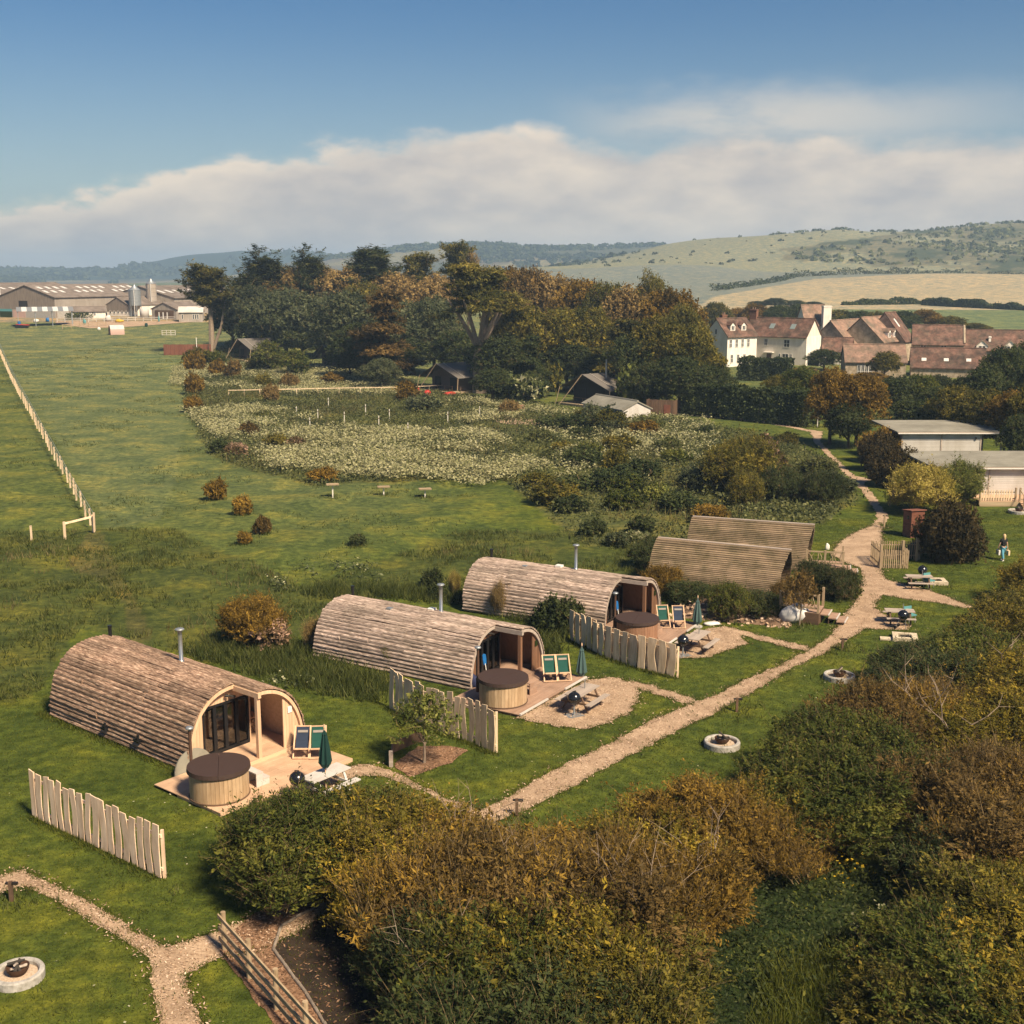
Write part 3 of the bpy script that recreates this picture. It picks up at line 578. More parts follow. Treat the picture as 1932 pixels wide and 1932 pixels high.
# far scrub and woods on the downs
def hillbush(name, P, r, k, m):
    n = len(P)*k; B = np.repeat(P, k, 0); R = np.repeat(r*rng.uniform(.5, 1.5, len(P)), k); d = unit(rng.normal(0, 1, (n, 3))); d[:, 2] = np.abs(d[:, 2])
    B = B+d*R[:, None]*np.array((1, 1, .8)); L = R*1.1; V = leaves(B, unit(d+rng.normal(0, .4, (n, 3))), rng.normal(0, 1, (n, 3)), L, L*.9)
    o = link(name, np_mesh(name, V, 4, np.clip(np.repeat(rng.normal(.45, .2, len(P)), k)+rng.normal(0, .12, n), 0, 1)), m); o['kind'] = 'stuff'
def farpts(lo, hi, y0, y1, n):
    y = rng.uniform(y0, y1, n); px = rng.uniform(lo, hi, n); x = (px-966)/2337*y; return np.stack([x, y, terrain(x, y)], 1), px
P, px = farpts(1460, 2300, 1080, 1400, 3600); _, py = proj(*P.T)
k = (px > np.interp(py, [425, 440, 470, 490, 515], [1850, 1760, 1490, 1500, 1800])) & (rng.uniform(size=len(P)) < .10+.42*(np.sin(P[:, 0]/33)+np.sin(P[:, 1]/24+P[:, 0]/50) > .1))
hillbush('hill_scrub', P[k], 2.6, 9, 'meadow_leaf')
P, px = farpts(1050, 2100, 1040, 1420, 130); hillbush('hill_scrub', P, 1.9, 9, 'leaf_grey')
P, px = farpts(1450, 2300, 1385, 1402, 200); hillbush('hill_scrub', P[px > 1440], 2.2, 9, 'leaf_grey')
P, px = farpts(880, 1260, 1500, 2350, 2600); hillbush('hill_wood', patchy(P, 90, -.2, .9, 2), 5.5, 9, 'leaf_dark')
P, px = farpts(600, 1260, 2300, 2400, 700); hillbush('hill_wood', P, 5, 8, 'leaf_dark')
P, px = farpts(-100, 640, 2600, 3380, 3200); hillbush('hill_wood', patchy(P, 160, -.4, .8, 5), 9, 8, 'leaf_dark')
# ------------------------------------------------------------------ log pods with decks, tubs and furniture
R_ = random.Random(11)
def log_mesh(seed):
    r = random.Random(seed); vs = []; fs = []; n = 7; sec = [(-.5, 0), (-.42, .55), (0, .95), (.42, .55), (.5, 0)]
    for i in range(n):
        k = 1+r.uniform(-.16, .16); dx = r.uniform(-.05, .05); dz = r.uniform(-.12, .12)
        for (x, z) in sec: vs.append((x*k*.185+dx*.1, i/(n-1)-.5+ (0 if 0 < i < n-1 else 0), z*.075*k+dz*.03+r.uniform(-.006, .006)))
    for i in range(n-1):
        for j in range(4): a = i*5+j; fs.append((a, a+1, a+6, a+5))
    fs += [(0, 1, 2, 3, 4), tuple((n-1)*5+j for j in (4, 3, 2, 1, 0))]
    me = bpy.data.meshes.new('log_slat'); me.from_pydata(vs, [], fs); bm = bmesh.new(); bm.from_mesh(me); bmesh.ops.recalc_face_normals(bm, faces=bm.faces); bm.to_mesh(me); bm.free(); return me
LOGS = [log_mesh(i) for i in range(8)]
def board_mesh():
    m = MB(); m.box((0, 0, 0), (1, 1, 1)); return m.mesh('board')
UNIT = board_mesh()
UNITS = {}
def ubox(name, c, d, m, parent, rot=None):
    k = m
    if k not in UNITS: UNITS[k] = UNIT.copy(); UNITS[k].materials.append(MATS[m])
    return link(name, UNITS[k], None, parent, c, rot, d)
def log_pod(P, th, R, h, Lb, new, label, vents):
    root = empty('log_pod', P, th, label, 'log cabin', 'log-clad glamping pods')
    lm = 'log_new' if new else 'log_old'; wm = 'pine' if new else 'pine_dark'; wside = 'pine_side' if new else 'pine_dark'; CUT = 1.4
    def A(t, k=1.0):
        a = math.pi*(1-t); c, s = math.cos(a), math.sin(a)
        return Vector((R*k*math.copysign(abs(c)**.86, c), 0, h*k*abs(s)**.86))
    def top(u, k=.95):
        q = min(1, abs(u)/(R*k)); c = q**(1/.86); return h*k*(max(0, 1-c*c)**.5)**.86
    n = 40; m = MB()
    for i in range(n):
        t0, t1 = i/n, (i+1)/n; yf = CUT if t1 <= .5 else 0
        a, b, c, d = A(t0, .985), A(t1, .985), A(t0, .95), A(t1, .95)
        for q in (a, b, c, d): pass
        y0, y1 = Vector((0, yf, 0)), Vector((0, Lb, 0))
        vs = [a+y0, b+y0, b+y1, a+y1, c+y0, d+y0, d+y1, c+y1]
        m.add(vs, [(0, 1, 2, 3), (4, 7, 6, 5), (0, 4, 5, 1), (3, 2, 6, 7)])
    m.build('vault_lining', wside, root)
    e = MB(); e.prism([A(i/n, .96)+Vector((0, Lb-.12, 0)) for i in range(n+1)], 1, (0, .1, 0)); e.build('end_wall', wm, root)
    NC = 46 if new else 42
    for i in range(NC):
        t = (i+.5)/NC
        # even spacing along the arch
        if i == 0:
            S = [0.0]; Q = [A(j/400) for j in range(401)]
            for j in range(400): S.append(S[-1]+(Q[j+1]-Q[j]).length)
        s = t*S[-1]; j = int(np.searchsorted(S, s)); p = Q[min(j, 400)]; tg = (Q[min(j+2, 400)]-Q[max(j-2, 0)]).normalized(); nx, nz = -tg.z, tg.x
        if p.z < .03: continue
        yf = CUT-.06 if p.x < 0.02 else -.06
        cuts = [yf]; y = yf
        while y < Lb-2.6: y += R_.uniform(2.4, 4.0); cuts.append(min(y, Lb))
        if cuts[-1] < Lb: cuts[-1] = Lb if Lb-cuts[-1] < 1.3 else cuts[-1]
        if cuts[-1] < Lb: cuts.append(Lb+R_.uniform(-.05, .05))
        for a, b in zip(cuts[:-1], cuts[1:]):
            o = R_.uniform(-.012, .018)
            link('log_slat', R_.choice(LOGS), lm, root, (p.x+nx*o, (a+b)/2, p.z+nz*o), (0, math.atan2(nx, nz)+R_.uniform(-.04, .04), R_.uniform(-.003, .003)), (1.0+R_.uniform(-.1, .1), (b-a)-.015, 1))
    def band(t0, t1, y, name, mm, w=.13):
        b = MB(); k = 18
        for i in range(k):
            a0 = t0+(t1-t0)*i/k; a1 = t0+(t1-t0)*(i+1)/k; yv = Vector((0, y, 0)); yw = Vector((0, y+.1, 0))
            q = [A(a0, .985), A(a1, .985), A(a1, .985-w/h), A(a0, .985-w/h)]
            b.add([v+yv for v in q]+[v+yw for v in q], [(0, 1, 2, 3), (4, 7, 6, 5), (0, 4, 5, 1), (2, 6, 7, 3)])
        b.build(name, mm, root)
    tm = 'pine' if new else 'grey_wood'
    band(.5, 1, -.03, 'arch_trim', tm); band(0, .5, CUT-.04, 'arch_trim', tm)
    ubox('ridge_beam', (.02, CUT/2-.03, h*.985-.12), (.14, CUT+.12, .2), tm, root); ubox('porch_post', (.02, .06, (h-.4)/2+.16), (.15, .15, h-.46), wm, root)
    # facade boards left of and above the doors
    yw = CUT+.22; u0, u1, zt = -R*.60, R*.37, h*.735
    u = -R*.93
    while u < u1-.02:
        w = .145; uc = u+w/2; lo = .05 if uc < u0 else zt+.07
        t0, t1 = top(u), top(min(u+w, R*.9))
        if min(t0, t1) > lo+.05:
            b = MB(); b.prism([(u, yw, lo), (u+w-.008, yw, lo), (u+w-.008, yw, t1-.02), (u, yw, t0-.02)], 1, (0, .05, 0)); b.build('facade_board', wm, root)
        u += w
    # glazed doors
    dw = u1-u0; f = MB(); fr = .075
    z0 = .24
    f.box(((u0+u1)/2, yw+.02, zt+.03), (dw, .1, .1)); f.box(((u0+u1)/2, yw+.02, z0+.06), (dw, .1, .12))
    for k in range(5): f.box((u0+fr/2+(dw-fr)*k/4, yw+.021, (z0+zt)/2), (fr if k in (0, 4) else .15, .09, zt-z0+.02))
    door = f.build('glazed_door', 'black_paint', root)
    for k in range(4):
        a = u0+fr+(dw-fr)*k/4; b = u0+(dw-fr)*(k+1)/4
        ubox('pane', ((a+b)/2, yw+.03, (z0+zt)/2), (b-a-.06, .012, zt-z0-.2), 'glass', door)
    for a, b in ((u0+.1, u0+.32), (u1-.42, u1-.14)):
        c = MB(); k = 10; vs = []; fs = []
        for i in range(k+1):
            for z in (z0+.1, zt-.05): vs.append((a+(b-a)*i/k, yw+.22+.03*(i % 2), z))
        for i in range(k): fs.append((2*i, 2*i+2, 2*i+3, 2*i+1))
        c.add(vs, fs).build('curtain', 'curtain', root)
    ubox('inner_floor', (0, (yw+Lb)/2, .12), (R*1.7, Lb-yw-.3, .1), 'brown_wood', root); ubox('inner_wall', (0, yw+3.2, h*.4), (R*1.5, .06, h*.75), 'dark_interior', root)
    for px_, w_, d_, z_ in ((-.75, .5, .5, .42), (.15, .55, .5, .4)): ubox('armchair_seat', (px_, yw+.9, .18+z_/2), (w_, d_, z_), 'cushion', root)
    # porch alcove on the right
    ya = CUT+1.5
    for k in range(9): ubox('alcove_board', (u1+.06, yw+.07+k*.15, h*.43), (.05, .145, h*.82), wm, root)
    for k in range(7):
        uc = u1+.14+k*.15; zz = top(uc+.06)-.05
        if zz > .3: ubox('alcove_board', (uc, ya, zz/2+.04), (.145, .05, zz-.08), wm, root)
    k = 0; u = R*.56
    while u < R*.90:
        t0, t1 = top(u), top(min(u+.145, R*.94)); b = MB(); b.prism([(u, .08, .1), (u+.137, .08, .1), (u+.137, .08, t1-.03), (u, .08, t0-.03)], 1, (0, .05, 0)); b.build('facade_board', wm, root); u += .145
    for k in range(8): ubox('porch_board', (.02, -.02+.1+k*.1975+ya*0, .235), (R*1.82, .19, .03), 'deck_new' if new else 'deck_old', root)
    for k in range(6): ubox('porch_board', (R*.64, 1.66+k*.1975, .235), (R*.56, .19, .03), 'deck_new' if new else 'deck_old', root)
    ubox('porch_step', (.02, -.03, .15), (R*1.82, .05, .20), 'pine_side' if new else 'deck_old', root)
    bx = MB(); bx.box((R*.68, ya-.35, .86), (.9, .6, .04)); bx.box((R*.47, ya-.35, .55), (.04, .6, .6)); bx.box((R*.88, ya-.35, .5), (.04, .6, .5)); bx.build('log_store', wside, root)
    # flues and vents
    fl = vents['flue']; zc = top(fl[0], .985)
    b = MB(); b.lathe([(.0, 0), (.20, 0), (.17, .06), (.10, .12), (.085, .14), (.085, 1.28)], 14); flue = b.build('flue', 'steel', root, True, (fl[0], fl[1], zc))
    c = MB(); c.lathe([(.085, 1.18), (.085, 1.34), (.15, 1.36), (.19, 1.40), (.16, 1.44), (0, 1.45)], 14); c.build('flue_cowl', 'galv', flue, True)
    b = MB(); b.cyl((0, 0, 0), (0, 0, .62), .075, .075, 10); b.cyl((0, 0, .62), (0, 0, .70), .09, .09, 10); b.build('soil_pipe', 'black_paint', root, False, (.55, Lb-.35, top(.55)-.02))
    for (uu, yy, mm, sz) in vents.get('boxes', ()): ubox('roof_vent', (uu, yy, top(uu, .985)+sz*.4), (sz*1.6, sz*1.6, sz), mm, root)
    for yy, zz in vents.get('side', ()):
        t = 0; b = MB(); ux = -R*(1-(zz/h)**2.3)**.5-.09; b.box((ux-.05, yy, zz), (.14, .34, .10)); b.cyl((ux-.1, yy-.14, zz), (ux-.1, yy-.14, zz+.28), .05, .05, 8); b.build('side_vent', 'black_paint', root)
    l = MB(); l.cyl((u1-.95, yw-.12, zt+.30), (u1-.75, yw-.2, zt+.22), .055, .055, 8); l.cyl((u1-1.15, yw-.12, zt+.36), (u1-1.02, yw-.2, zt+.32), .06, .06, 8); l.build('spotlight', 'lamp_black', root)
    s = MB(); s.box((R*.70, .05, h*.60), (.2, .02, .26)); s.build('notice', 'white_paint' if new else 'blossom_cream', root)
    fw = empty('firewood_stack', (0, 0, 0), 0, 'split firewood stacked under the porch bench of the %s log cabin' % vents['nm'], 'firewood', 'firewood in the porch log stores')
    fw.matrix_world = Matrix.Translation(P) @ Matrix.Rotation(th, 4, 'Z') @ Matrix.Translation((R*.68, ya-.37, .27))
    for r in range(4):
        for q in range(5-(r % 2)):
            b = MB(); rr = R_.uniform(.055, .075); b.cyl((-.3+q*.145+(r % 2)*.07, -.24, .06+r*.125), (-.3+q*.145+(r % 2)*.07, .22, .06+r*.125), rr, rr, 7); b.build('firewood_log', 'log_cut', fw)
    return root
def deck(P, th, u0, u1, y0, new, label):
    o = empty('timber_deck', P, th, label, 'deck', 'timber decks in front of the log cabins'); m = 'deck_new' if new else 'deck_old'
    n = int(round((0.0-y0)/.148)); st = (0.0-y0)/n
    fr = MB(); fr.box(((u0+u1)/2, (y0-.02)/2, .05), (u1-u0-.06, -y0-.06, .10)); fr.build('deck_frame', 'pine_side' if new else 'brown_wood', o)
    for k in range(n):
        y = y0+(k+.5)*st; c = u0+(u1-u0)*R_.choice((.4, .5, .6))
        for a, b in ((u0, c), (c, u1)): ubox('deck_board', ((a+b)/2, y, .118), (b-a-.006, st-.008, .03+R_.uniform(-.002, .002)), m, o)
    for k in range(8): ubox('deck_board', ((u0-1.45)/2, .08+k*.16, .118), (-1.45-u0-.006, .152, .03), m, o)
    if not new:
        for a, b in ((u0+.02, u0+.40*(u1-u0)), (u0+.66*(u1-u0), u1)): ubox('edging_strip', ((a+b)/2, y0-.035, .135), (b-a, .07, .07), 'white_board', o)
    else: ubox('edging_board', ((u0+u1)/2, y0-.02, .07), (u1-u0, .04, .13), 'pine_side', o)
    return o
def place(o, P, th, u, y, z=0, rz=0):
    o.matrix_world = Matrix.Translation(P) @ Matrix.Rotation(th, 4, 'Z') @ Matrix.Translation((u, y, z)) @ Matrix.Rotation(rz, 4, 'Z')
def hot_tub(label, sm, seam, band=False):
    o = empty('hot_tub', (0, 0, 0), 0, label, 'hot tub', 'round wooden hot tubs'); r = 1.02; n = 44
    sv = MB(); a = math.pi/n; sv.add([((r-.05)*math.cos(-a), (r-.05)*math.sin(-a), 0), (r*math.cos(-a*.94), r*math.sin(-a*.94), 0), (r*math.cos(a*.94), r*math.sin(a*.94), 0), ((r-.05)*math.cos(a), (r-.05)*math.sin(a), 0)]+
        [((r-.05)*math.cos(-a), (r-.05)*math.sin(-a), 1.0), (r*math.cos(-a*.94), r*math.sin(-a*.94), 1.0), (r*math.cos(a*.94), r*math.sin(a*.94), 1.0), ((r-.05)*math.cos(a), (r-.05)*math.sin(a), 1.0)], [(0, 1, 2, 3), (4, 7, 6, 5), (0, 4, 5, 1), (1, 5, 6, 2), (2, 6, 7, 3), (3, 7, 4, 0)])
    me = sv.mesh('stave')
    for k in range(n): link('stave', me, sm, o, None, (0, 0, 2*math.pi*k/n))
    for s in (0, 1):
        b = MB(); pts = [(1.09*math.cos(math.pi*k/20), 1.09*math.sin(math.pi*k/20)+.006) for k in range(21)]
        lo = [(x, y, .955) for x, y in pts]; hi = [(x*.985, y*.985, 1.10+.03*(1-min(1, math.hypot(x, y)/1.2))) for x, y in pts]; tp = (0, .006, 1.125)
        k = len(pts); vs = lo+hi+[tp, (0, .006, .955)]; fs = [(i, i+1, k+i+1, k+i) for i in range(k-1)]+[(k+i, k+i+1, 2*k) for i in range(k-1)]+[(i+1, i, 2*k+1) for i in range(k-1)]+[(0, k, 2*k, 2*k+1), (k-1, 2*k+1, 2*k, 2*k-1)]
        b.add(vs, fs); b.build('cover_half', 'tub_cover', o, False).rotation_euler = (0, 0, seam+math.pi*s)
    b = MB(); b.lathe([(1.03, .02), (1.055, .02), (1.055, .06), (1.03, .06)], 40); b.build('base_hoop', 'brown_wood', o)
    fl = MB(); fl.lathe([(.09, .3), (.09, .9), (.055, .95), (.055, 2.2)], 12); q = fl.build('stove_flue', 'rust', o, True, (vf[0], vf[1], 0))
    c = MB(); c.lathe([(.055, 2.18), (.06, 2.22), (.13, 2.24), (.15, 2.27), (.11, 2.32), (0, 2.33)], 12); c.build('flue_cowl', 'galv', q, True)
    return o
def tub_steps(label, m):
    o = empty('tub_steps', (0, 0, 0), 0, label, 'steps', 'steps beside the hot tubs')
    for k, (z, x) in enumerate(((.25, .42), (.50, .14))): ubox('tread', (x, 0, z), (.30, .72, .04), m, o)
    s = MB()
    for y in (-.33, .33): s.box((.42, y, .115), (.28, .04, .23)); s.box((.14, y, .24), (.28, .04, .48))
    s.build('stringer', m, o); return o
def deckchair(label, canvas):
    o = empty('deck_chair', (0, 0, 0), 0, label, 'deck chair', 'deck chairs on the cabin decks')
    a = MB()
    for x in (-.29, .29): a.bar((x, .42, 1.02), (x, -.42, .03), .05, .035)
    a.bar((-.29, .42, 1.0), (.29, .42, 1.0), .04); a.bar((-.29, -.41, .05), (.29, -.41, .05), .04); a.build('back_frame', 'pine', o)
    b = MB()
    for x in (-.25, .25): b.bar((x, -.42, .42), (x, .46, .03), .045, .03)
    b.bar((-.25, -.42, .42), (.25, -.42, .42), .05); b.bar((-.25, .45, .05), (.25, .45, .05), .04); b.build('seat_frame', 'pine', o)
    c = MB(); prof = [(.43, 1.0), (.34, .86), (.24, .68), (.13, .50), (.0, .36), (-.15, .31), (-.3, .35), (-.43, .43)]
    vs = [(x, y, z+.012) for y, z in prof for x in (-.25, .25)]; c.add(vs, [(2*i, 2*i+1, 2*i+3, 2*i+2) for i in range(len(prof)-1)]); c.build('canvas', canvas, o)
    d = MB(); d.add([(-.19, .335, .87), (.19, .335, .87), (.19, .29, .79), (-.19, .29, .79)], [(0, 1, 2, 3)]); d.v = [(x, y-.02, z+.012) for x, y, z in d.v]; d.build('printed_stripe', 'webbing', o)
    return o
def parasol(label, m, z0, z1, r=.24, pole='pine', zb=0):
    o = empty('closed_parasol', (0, 0, 0), 0, label, 'parasol', 'closed parasols')
    p = MB(); p.cyl((0, 0, zb), (0, 0, z1+.1), .022, .022, 8); p.build('pole', pole, o)
    c = MB(); n = 16; prof = [(r*.55, z0), (r, z0+.12*(z1-z0)), (r*.8, z0+.45*(z1-z0)), (r*.45, z0+.8*(z1-z0)), (r*.36, z0+.86*(z1-z0)), (r*.42, z0+.88*(z1-z0)), (.02, z1)]
    vs = []; fs = []; kk = len(prof)
    for i in range(n):
        t = 2*math.pi*i/n; f = 1.0 if i % 2 else .68
        for rr, z in prof: vs.append((rr*f*math.cos(t), rr*f*math.sin(t), z+(.06 if i % 2 else 0)*(z < z0+.2)))
    for i in range(n):
        for j in range(kk-1): a_ = i*kk+j; b_ = ((i+1) % n)*kk+j; fs.append((a_, b_, b_+1, a_+1))
    c.add(vs, fs).build('canopy', m, o)
    f = MB(); f.cyl((0, 0, z1+.08), (0, 0, z1+.2), .035, .02, 8); f.build('finial', 'pine', o)
    if zb == 0: b = MB(); b.lathe([(0, 0), (.28, 0), (.28, .06), (.05, .10), (.04, .25), (0, .25)], 16); b.build('base', 'concrete', o)
    return o
def picnic_table(label, m, L=1.75):
    o = empty('picnic_table', (0, 0, 0), 0, label, 'picnic table', 'wooden picnic tables')
    for k in range(5): ubox('table_plank', (0, -.3+k*.15, .75+R_.uniform(-.003, .003)), (L, .14, .04), m, o)
    for s in (-1, 1):
        for k in range(2): ubox('bench_plank', (0, s*(.66+k*.14), .44), (L, .13, .04), m, o)
    for x in (-L*.34, L*.34):
        f = MB()
        for s in (-1, 1): f.bar((x, s*.24, .73), (x, s*.62, .0), .09, .045)
        f.bar((x-.05, -.80, .39), (x-.05, .80, .39), .045, .09); f.bar((x-.05, -.34, .70), (x-.05, .34, .70), .045, .07); f.build('leg_frame', m, o)
    return o
def kettle(label, post):
    o = empty('kettle_barbecue', (0, 0, 0), 0, label, 'barbecue', 'black kettle barbecues')
    b = MB(); b.lathe([(0, .50), (.12, .52), (.22, .60), (.275, .74), (.28, .76), (.27, .76), (0, .66)], 20); b.build('bowl', 'black_enamel', o, True)
    l = MB(); l.lathe([(.285, .765), (.28, .80), (.23, .92), (.13, 1.0), (0, 1.02)], 20); lid = l.build('lid', 'black_enamel', o, True)
    h = MB(); h.bar((-.08, 0, 1.06), (.08, 0, 1.06), .03); h.bar((-.07, 0, 1.0), (-.07, 0, 1.06), .015); h.bar((.07, 0, 1.0), (.07, 0, 1.06), .015); h.build('handle', 'black_paint', lid)
    if post:
        p = MB(); p.cyl((0, 0, .02), (0, 0, .52), .04, .04, 10); p.build('post', 'galv', o); q = MB(); q.box((0, 0, .012), (.72, .55, .024)); q.build('base_plate', 'galv', o)
        for x in (-.3, .3): w = MB(); w.cyl((x, .18, .02), (x, .18, .2), .03, .03, 8); w.build('peg', 'black_paint', o)
    else:
        for k in range(3): t = 2.09*k+.5; p = MB(); p.cyl((.17*math.cos(t), .17*math.sin(t), .58), (.33*math.cos(t), .33*math.sin(t), 0), .014, .014, 6); p.build('leg', 'galv', o)
        for t in (.5, 2.6): w = MB(); w.cyl((.33*math.cos(t)-.03, .33*math.sin(t), .08), (.33*math.cos(t)+.03, .33*math.sin(t), .08), .08, .08, 12); w.build('wheel', 'black_paint', o)
    return o
def waney_fence(pts, n, h, m, label, seed, both=False):
    """screen of waney-edged boards along ground points"""
    r = random.Random(seed); P = [Vector(p) for p in pts]; o = empty('waney_edge_screen', P[0], 0, label, 'fence', 'waney-edged board screens')
    seg = [(P[i+1]-P[i]).length for i in range(len(P)-1)]; T = sum(seg)
    def pt(s):
        for i, l in enumerate(seg):
            if s <= l or i == len(seg)-1: d = (P[i+1]-P[i])/l; return P[i]+d*s-P[0], d
            s -= l
    for k in range(n):
        s0 = T*(k+.5)/n; p, d = pt(s0); w = T/n*(r.uniform(.66, .86) if not both else r.uniform(.62, .78)); hh = h*r.uniform(.95, 1.06); a = math.atan2(d.y, d.x)
        b = MB(); lv = 7; L_, R2 = [], []; dr = r.uniform(-.04, .04)
        c1, c2, c3 = r.uniform(-.07, .07), r.uniform(-.07, .07), r.uniform(.3, .7)
        for i in range(lv):
            z = i/(lv-1); bow = c1*math.sin(z*4.5+c3*5)+dr*z; ww = w/2*(1+c2*2*math.sin(z*6+k))
            L_.append((bow-ww+r.uniform(-.012, .012), z*hh+(r.uniform(-.04, .02) if i == lv-1 else 0))); R2.append((bow+ww+r.uniform(-.012, .012), z*hh+(r.uniform(-.05, .03) if i == lv-1 else 0)))
        vs = []; fs = []
        for (x, z), (x2, z2) in zip(L_, R2): vs += [(x, -.016, z), (x2, -.016, z2), (x2, .016, z2), (x, .016, z)]
        for i in range(lv-1):
            for j in range(4): q = i*4+j; q2 = i*4+(j+1) % 4; fs.append((q, q2, q2+4, q+4))
        fs += [(0, 3, 2, 1), tuple((lv-1)*4+j for j in range(4))]
        b.add(vs, fs); me = b.mesh('board'); link('board', me, m, o, (p.x, p.y, .03+r.uniform(0, .03)), (0, 0, a))
        if both and k < n-1: p2, d2 = pt(T*(k+1)/n); link('back_board', me, m, o, (p2.x-d2.y*.12, p2.y+d2.x*.12, .03), (0, 0, a), (.9, 1, .95))
    for z in (.28, h*.82):
        i = 0
        for i in range(len(P)-1):
            a, b = P[i]-P[0], P[i+1]-P[0]; d = (b-a).normalized(); nn = Vector((-d.y, d.x, 0))*.055; q = MB(); q.bar(a+nn+Vector((0, 0, z+.03)), b+nn+Vector((0, 0, z+.03)), .05, .10); q.build('rail', m, o)
    for s in np.linspace(.05, T-.05, 4):
        p, d = pt(s); nn = Vector((-d.y, d.x, 0))*.13; q = MB(); q.box((p+nn)+Vector((0, 0, h*.47)), (.09, .09, h*.94)); q.build('post', m, o)
    return o
def fire_pit(p, r, label, seed):
    o = empty('fire_pit', p, 0, label, 'fire pit', 'round fire pits'); b = MB(); b.lathe([(r, 0), (r, .20), (r-.03, .24), (r-.12, .24), (r-.15, .20), (r-.15, .05)], 32); b.build('ring', 'concrete', o)
    g = MB(); g.lathe([(r-.14, .10), (r*.4, .13), (0, .14)], 24); g.build('gravel_bed', 'gravel_fill', o)
    w = MB(); w.lathe([(.10, .14), (.20, .16), (.27, .26), (.30, .36), (.285, .36), (.2, .22), (0, .18)], 18); w.build('fire_bowl', 'rust', o)
    r_ = random.Random(seed)
    for k in range(5):
        t = r_.uniform(0, 6.3); l = MB(); a = Vector((math.cos(t)*.25, math.sin(t)*.25, .28+k*.03)); b2 = Vector((-math.cos(t)*.2, -math.sin(t)*.2, .34+k*.05)); l.cyl(a, b2, .045, .03, 6); l.build('charred_log', 'ash' if k % 3 else 'grey_wood', o)
    return o
def path_light(p, label, h=.62, a=0, wm='brown_wood'):
    o = empty('path_light', p, a, label, 'path light', 'low wooden path lights'); b = MB(); b.box((0, 0, h/2), (.10, .10, h)); b.build('post', wm, o)
    l = MB(); l.box((.10, 0, h-.06), (.24, .09, .07)); l.box((-.09, 0, h-.05), (.1, .08, .05)); l.build('lamp_head', 'lamp_black', o); return o

PODS = [(Vector((-9.4, 42.75, 0)), math.radians(50.9), 2.2, 2.86, 10.7, True), (Vector((.4, 51.9, 0)), math.radians(57.8), 2.0, 2.5, 10.4, False), (Vector((6.9, 60.85, 0)), math.radians(60.5), 2.0, 2.45, 9.9, False)]
log_pod(*PODS[0], 'nearest log-clad barrel cabin with fresh brown bark and pale pine front', dict(nm='nearest', flue=(.35, 5.1), side=((4.4, .55), (6.6, .5))))
log_pod(*PODS[1], 'middle log-clad barrel cabin, silvery grey, behind the fence with the small tree', dict(nm='middle', flue=(.35, 4.6), boxes=((-.45, 7.0, 'galv', .16), (.45, 5.2, 'white_paint', .2))))
log_pod(*PODS[2], 'farthest of the three log-clad barrel cabins, grey, beside the stony bank', dict(nm='farthest', flue=(.35, 4.2), boxes=((-.4, 6.9, 'galv', .15), (.35, 5.2, 'white_paint', .22))))
deck(PODS[0][0], PODS[0][1], -3.75, 2.35, -2.45, True, 'new pale timber deck in front of the nearest log cabin')
deck(PODS[1][0], PODS[1][1], -3.7, 2.0, -2.2, False, 'weathered brown timber deck in front of the middle log cabin')
deck(PODS[2][0], PODS[2][1], -3.6, 1.6, -2.35, False, 'brown timber deck in front of the farthest log cabin, behind a board screen')
vf = (-.35, 1.08)
t = hot_tub('round pale wooden hot tub with dark cover on the nearest pale deck', 'stave', .9); place(t, *PODS[0][:2], -2.78, -1.2, .135)
vf = (-.3, 1.08)
t = hot_tub('round pale wooden hot tub with dark cover on the middle deck beside the board screen', 'stave', -.3); place(t, *PODS[1][:2], -2.65, -.75, .135)
t = hot_tub('reddish wooden hot tub with two-part dark cover half hidden behind the farthest board screen', 'stave_red', .2); place(t, *PODS[2][:2], -2.6, -.7, .135)
for i, (nm, m) in enumerate((('pale wooden steps leaning on the hot tub of the nearest deck', 'white_board'), ('small brown steps beside the hot tub of the middle deck', 'deck_old'), ('small brown steps beside the reddish hot tub', 'deck_old'))):
    s = tub_steps(nm, m); place(s, *PODS[i][:2], (-1.62, -1.42, -1.38)[i], (-1.45, -1.0, -.95)[i], .137, -.05)
def onground(o, px, py, rz=0, z=0): p = at(px, py, 0); o.location = (p.x, p.y, p.z+z); o.rotation_euler = (0, 0, rz); return o
chairs = [('navy blue deck chair nearest to the porch post of the nearest cabin', 'canvas_navy', 571, 1431, .02), ('green deck chair half hidden behind the dark green parasol', 'canvas_green', 601, 1431, .1), ('left one of the two green deck chairs side by side on the middle deck', 'canvas_green', 1037, 1287, .12), ('right one of the two green deck chairs side by side on the middle deck', 'canvas_green', 1063, 1286, .14),
          ('green deck chair beside the arch of the farthest log cabin', 'canvas_green', 1251, 1186, .1), ('blue deck chair standing alone between the green chair and the grey-green parasol', 'canvas_navy', 1280, 1187, .02)]
protos = {}
for lb, cv, px, py, rz in chairs:
    if cv not in protos: o = protos[cv] = deckchair(lb, cv)
    else: o = copy_tree(protos[cv]); o['label'] = lb
    onground(o, px, py, rz, .135)
t0 = at(614.3, 1458, .75); T1 = picnic_table('pale silvery picnic table in front of the nearest deck, parasol through its top', 'white_board'); T1.location = (t0.x, t0.y, 0); T1.rotation_euler = (0, 0, PODS[0][1])
par = parasol('tall dark green closed parasol standing in the pale picnic table', 'parasol_dark', .93, 2.35, .25, 'pine', .02); par.location = (t0.x, t0.y, 0)
t1 = at(1099, 1302, .75); T2 = picnic_table('brown picnic table on the round woodchip patch by the middle deck', 'brown_wood'); 
T2.location = (t1.x, t1.y, 0); T2.rotation_euler = (0, 0, PODS[1][1])
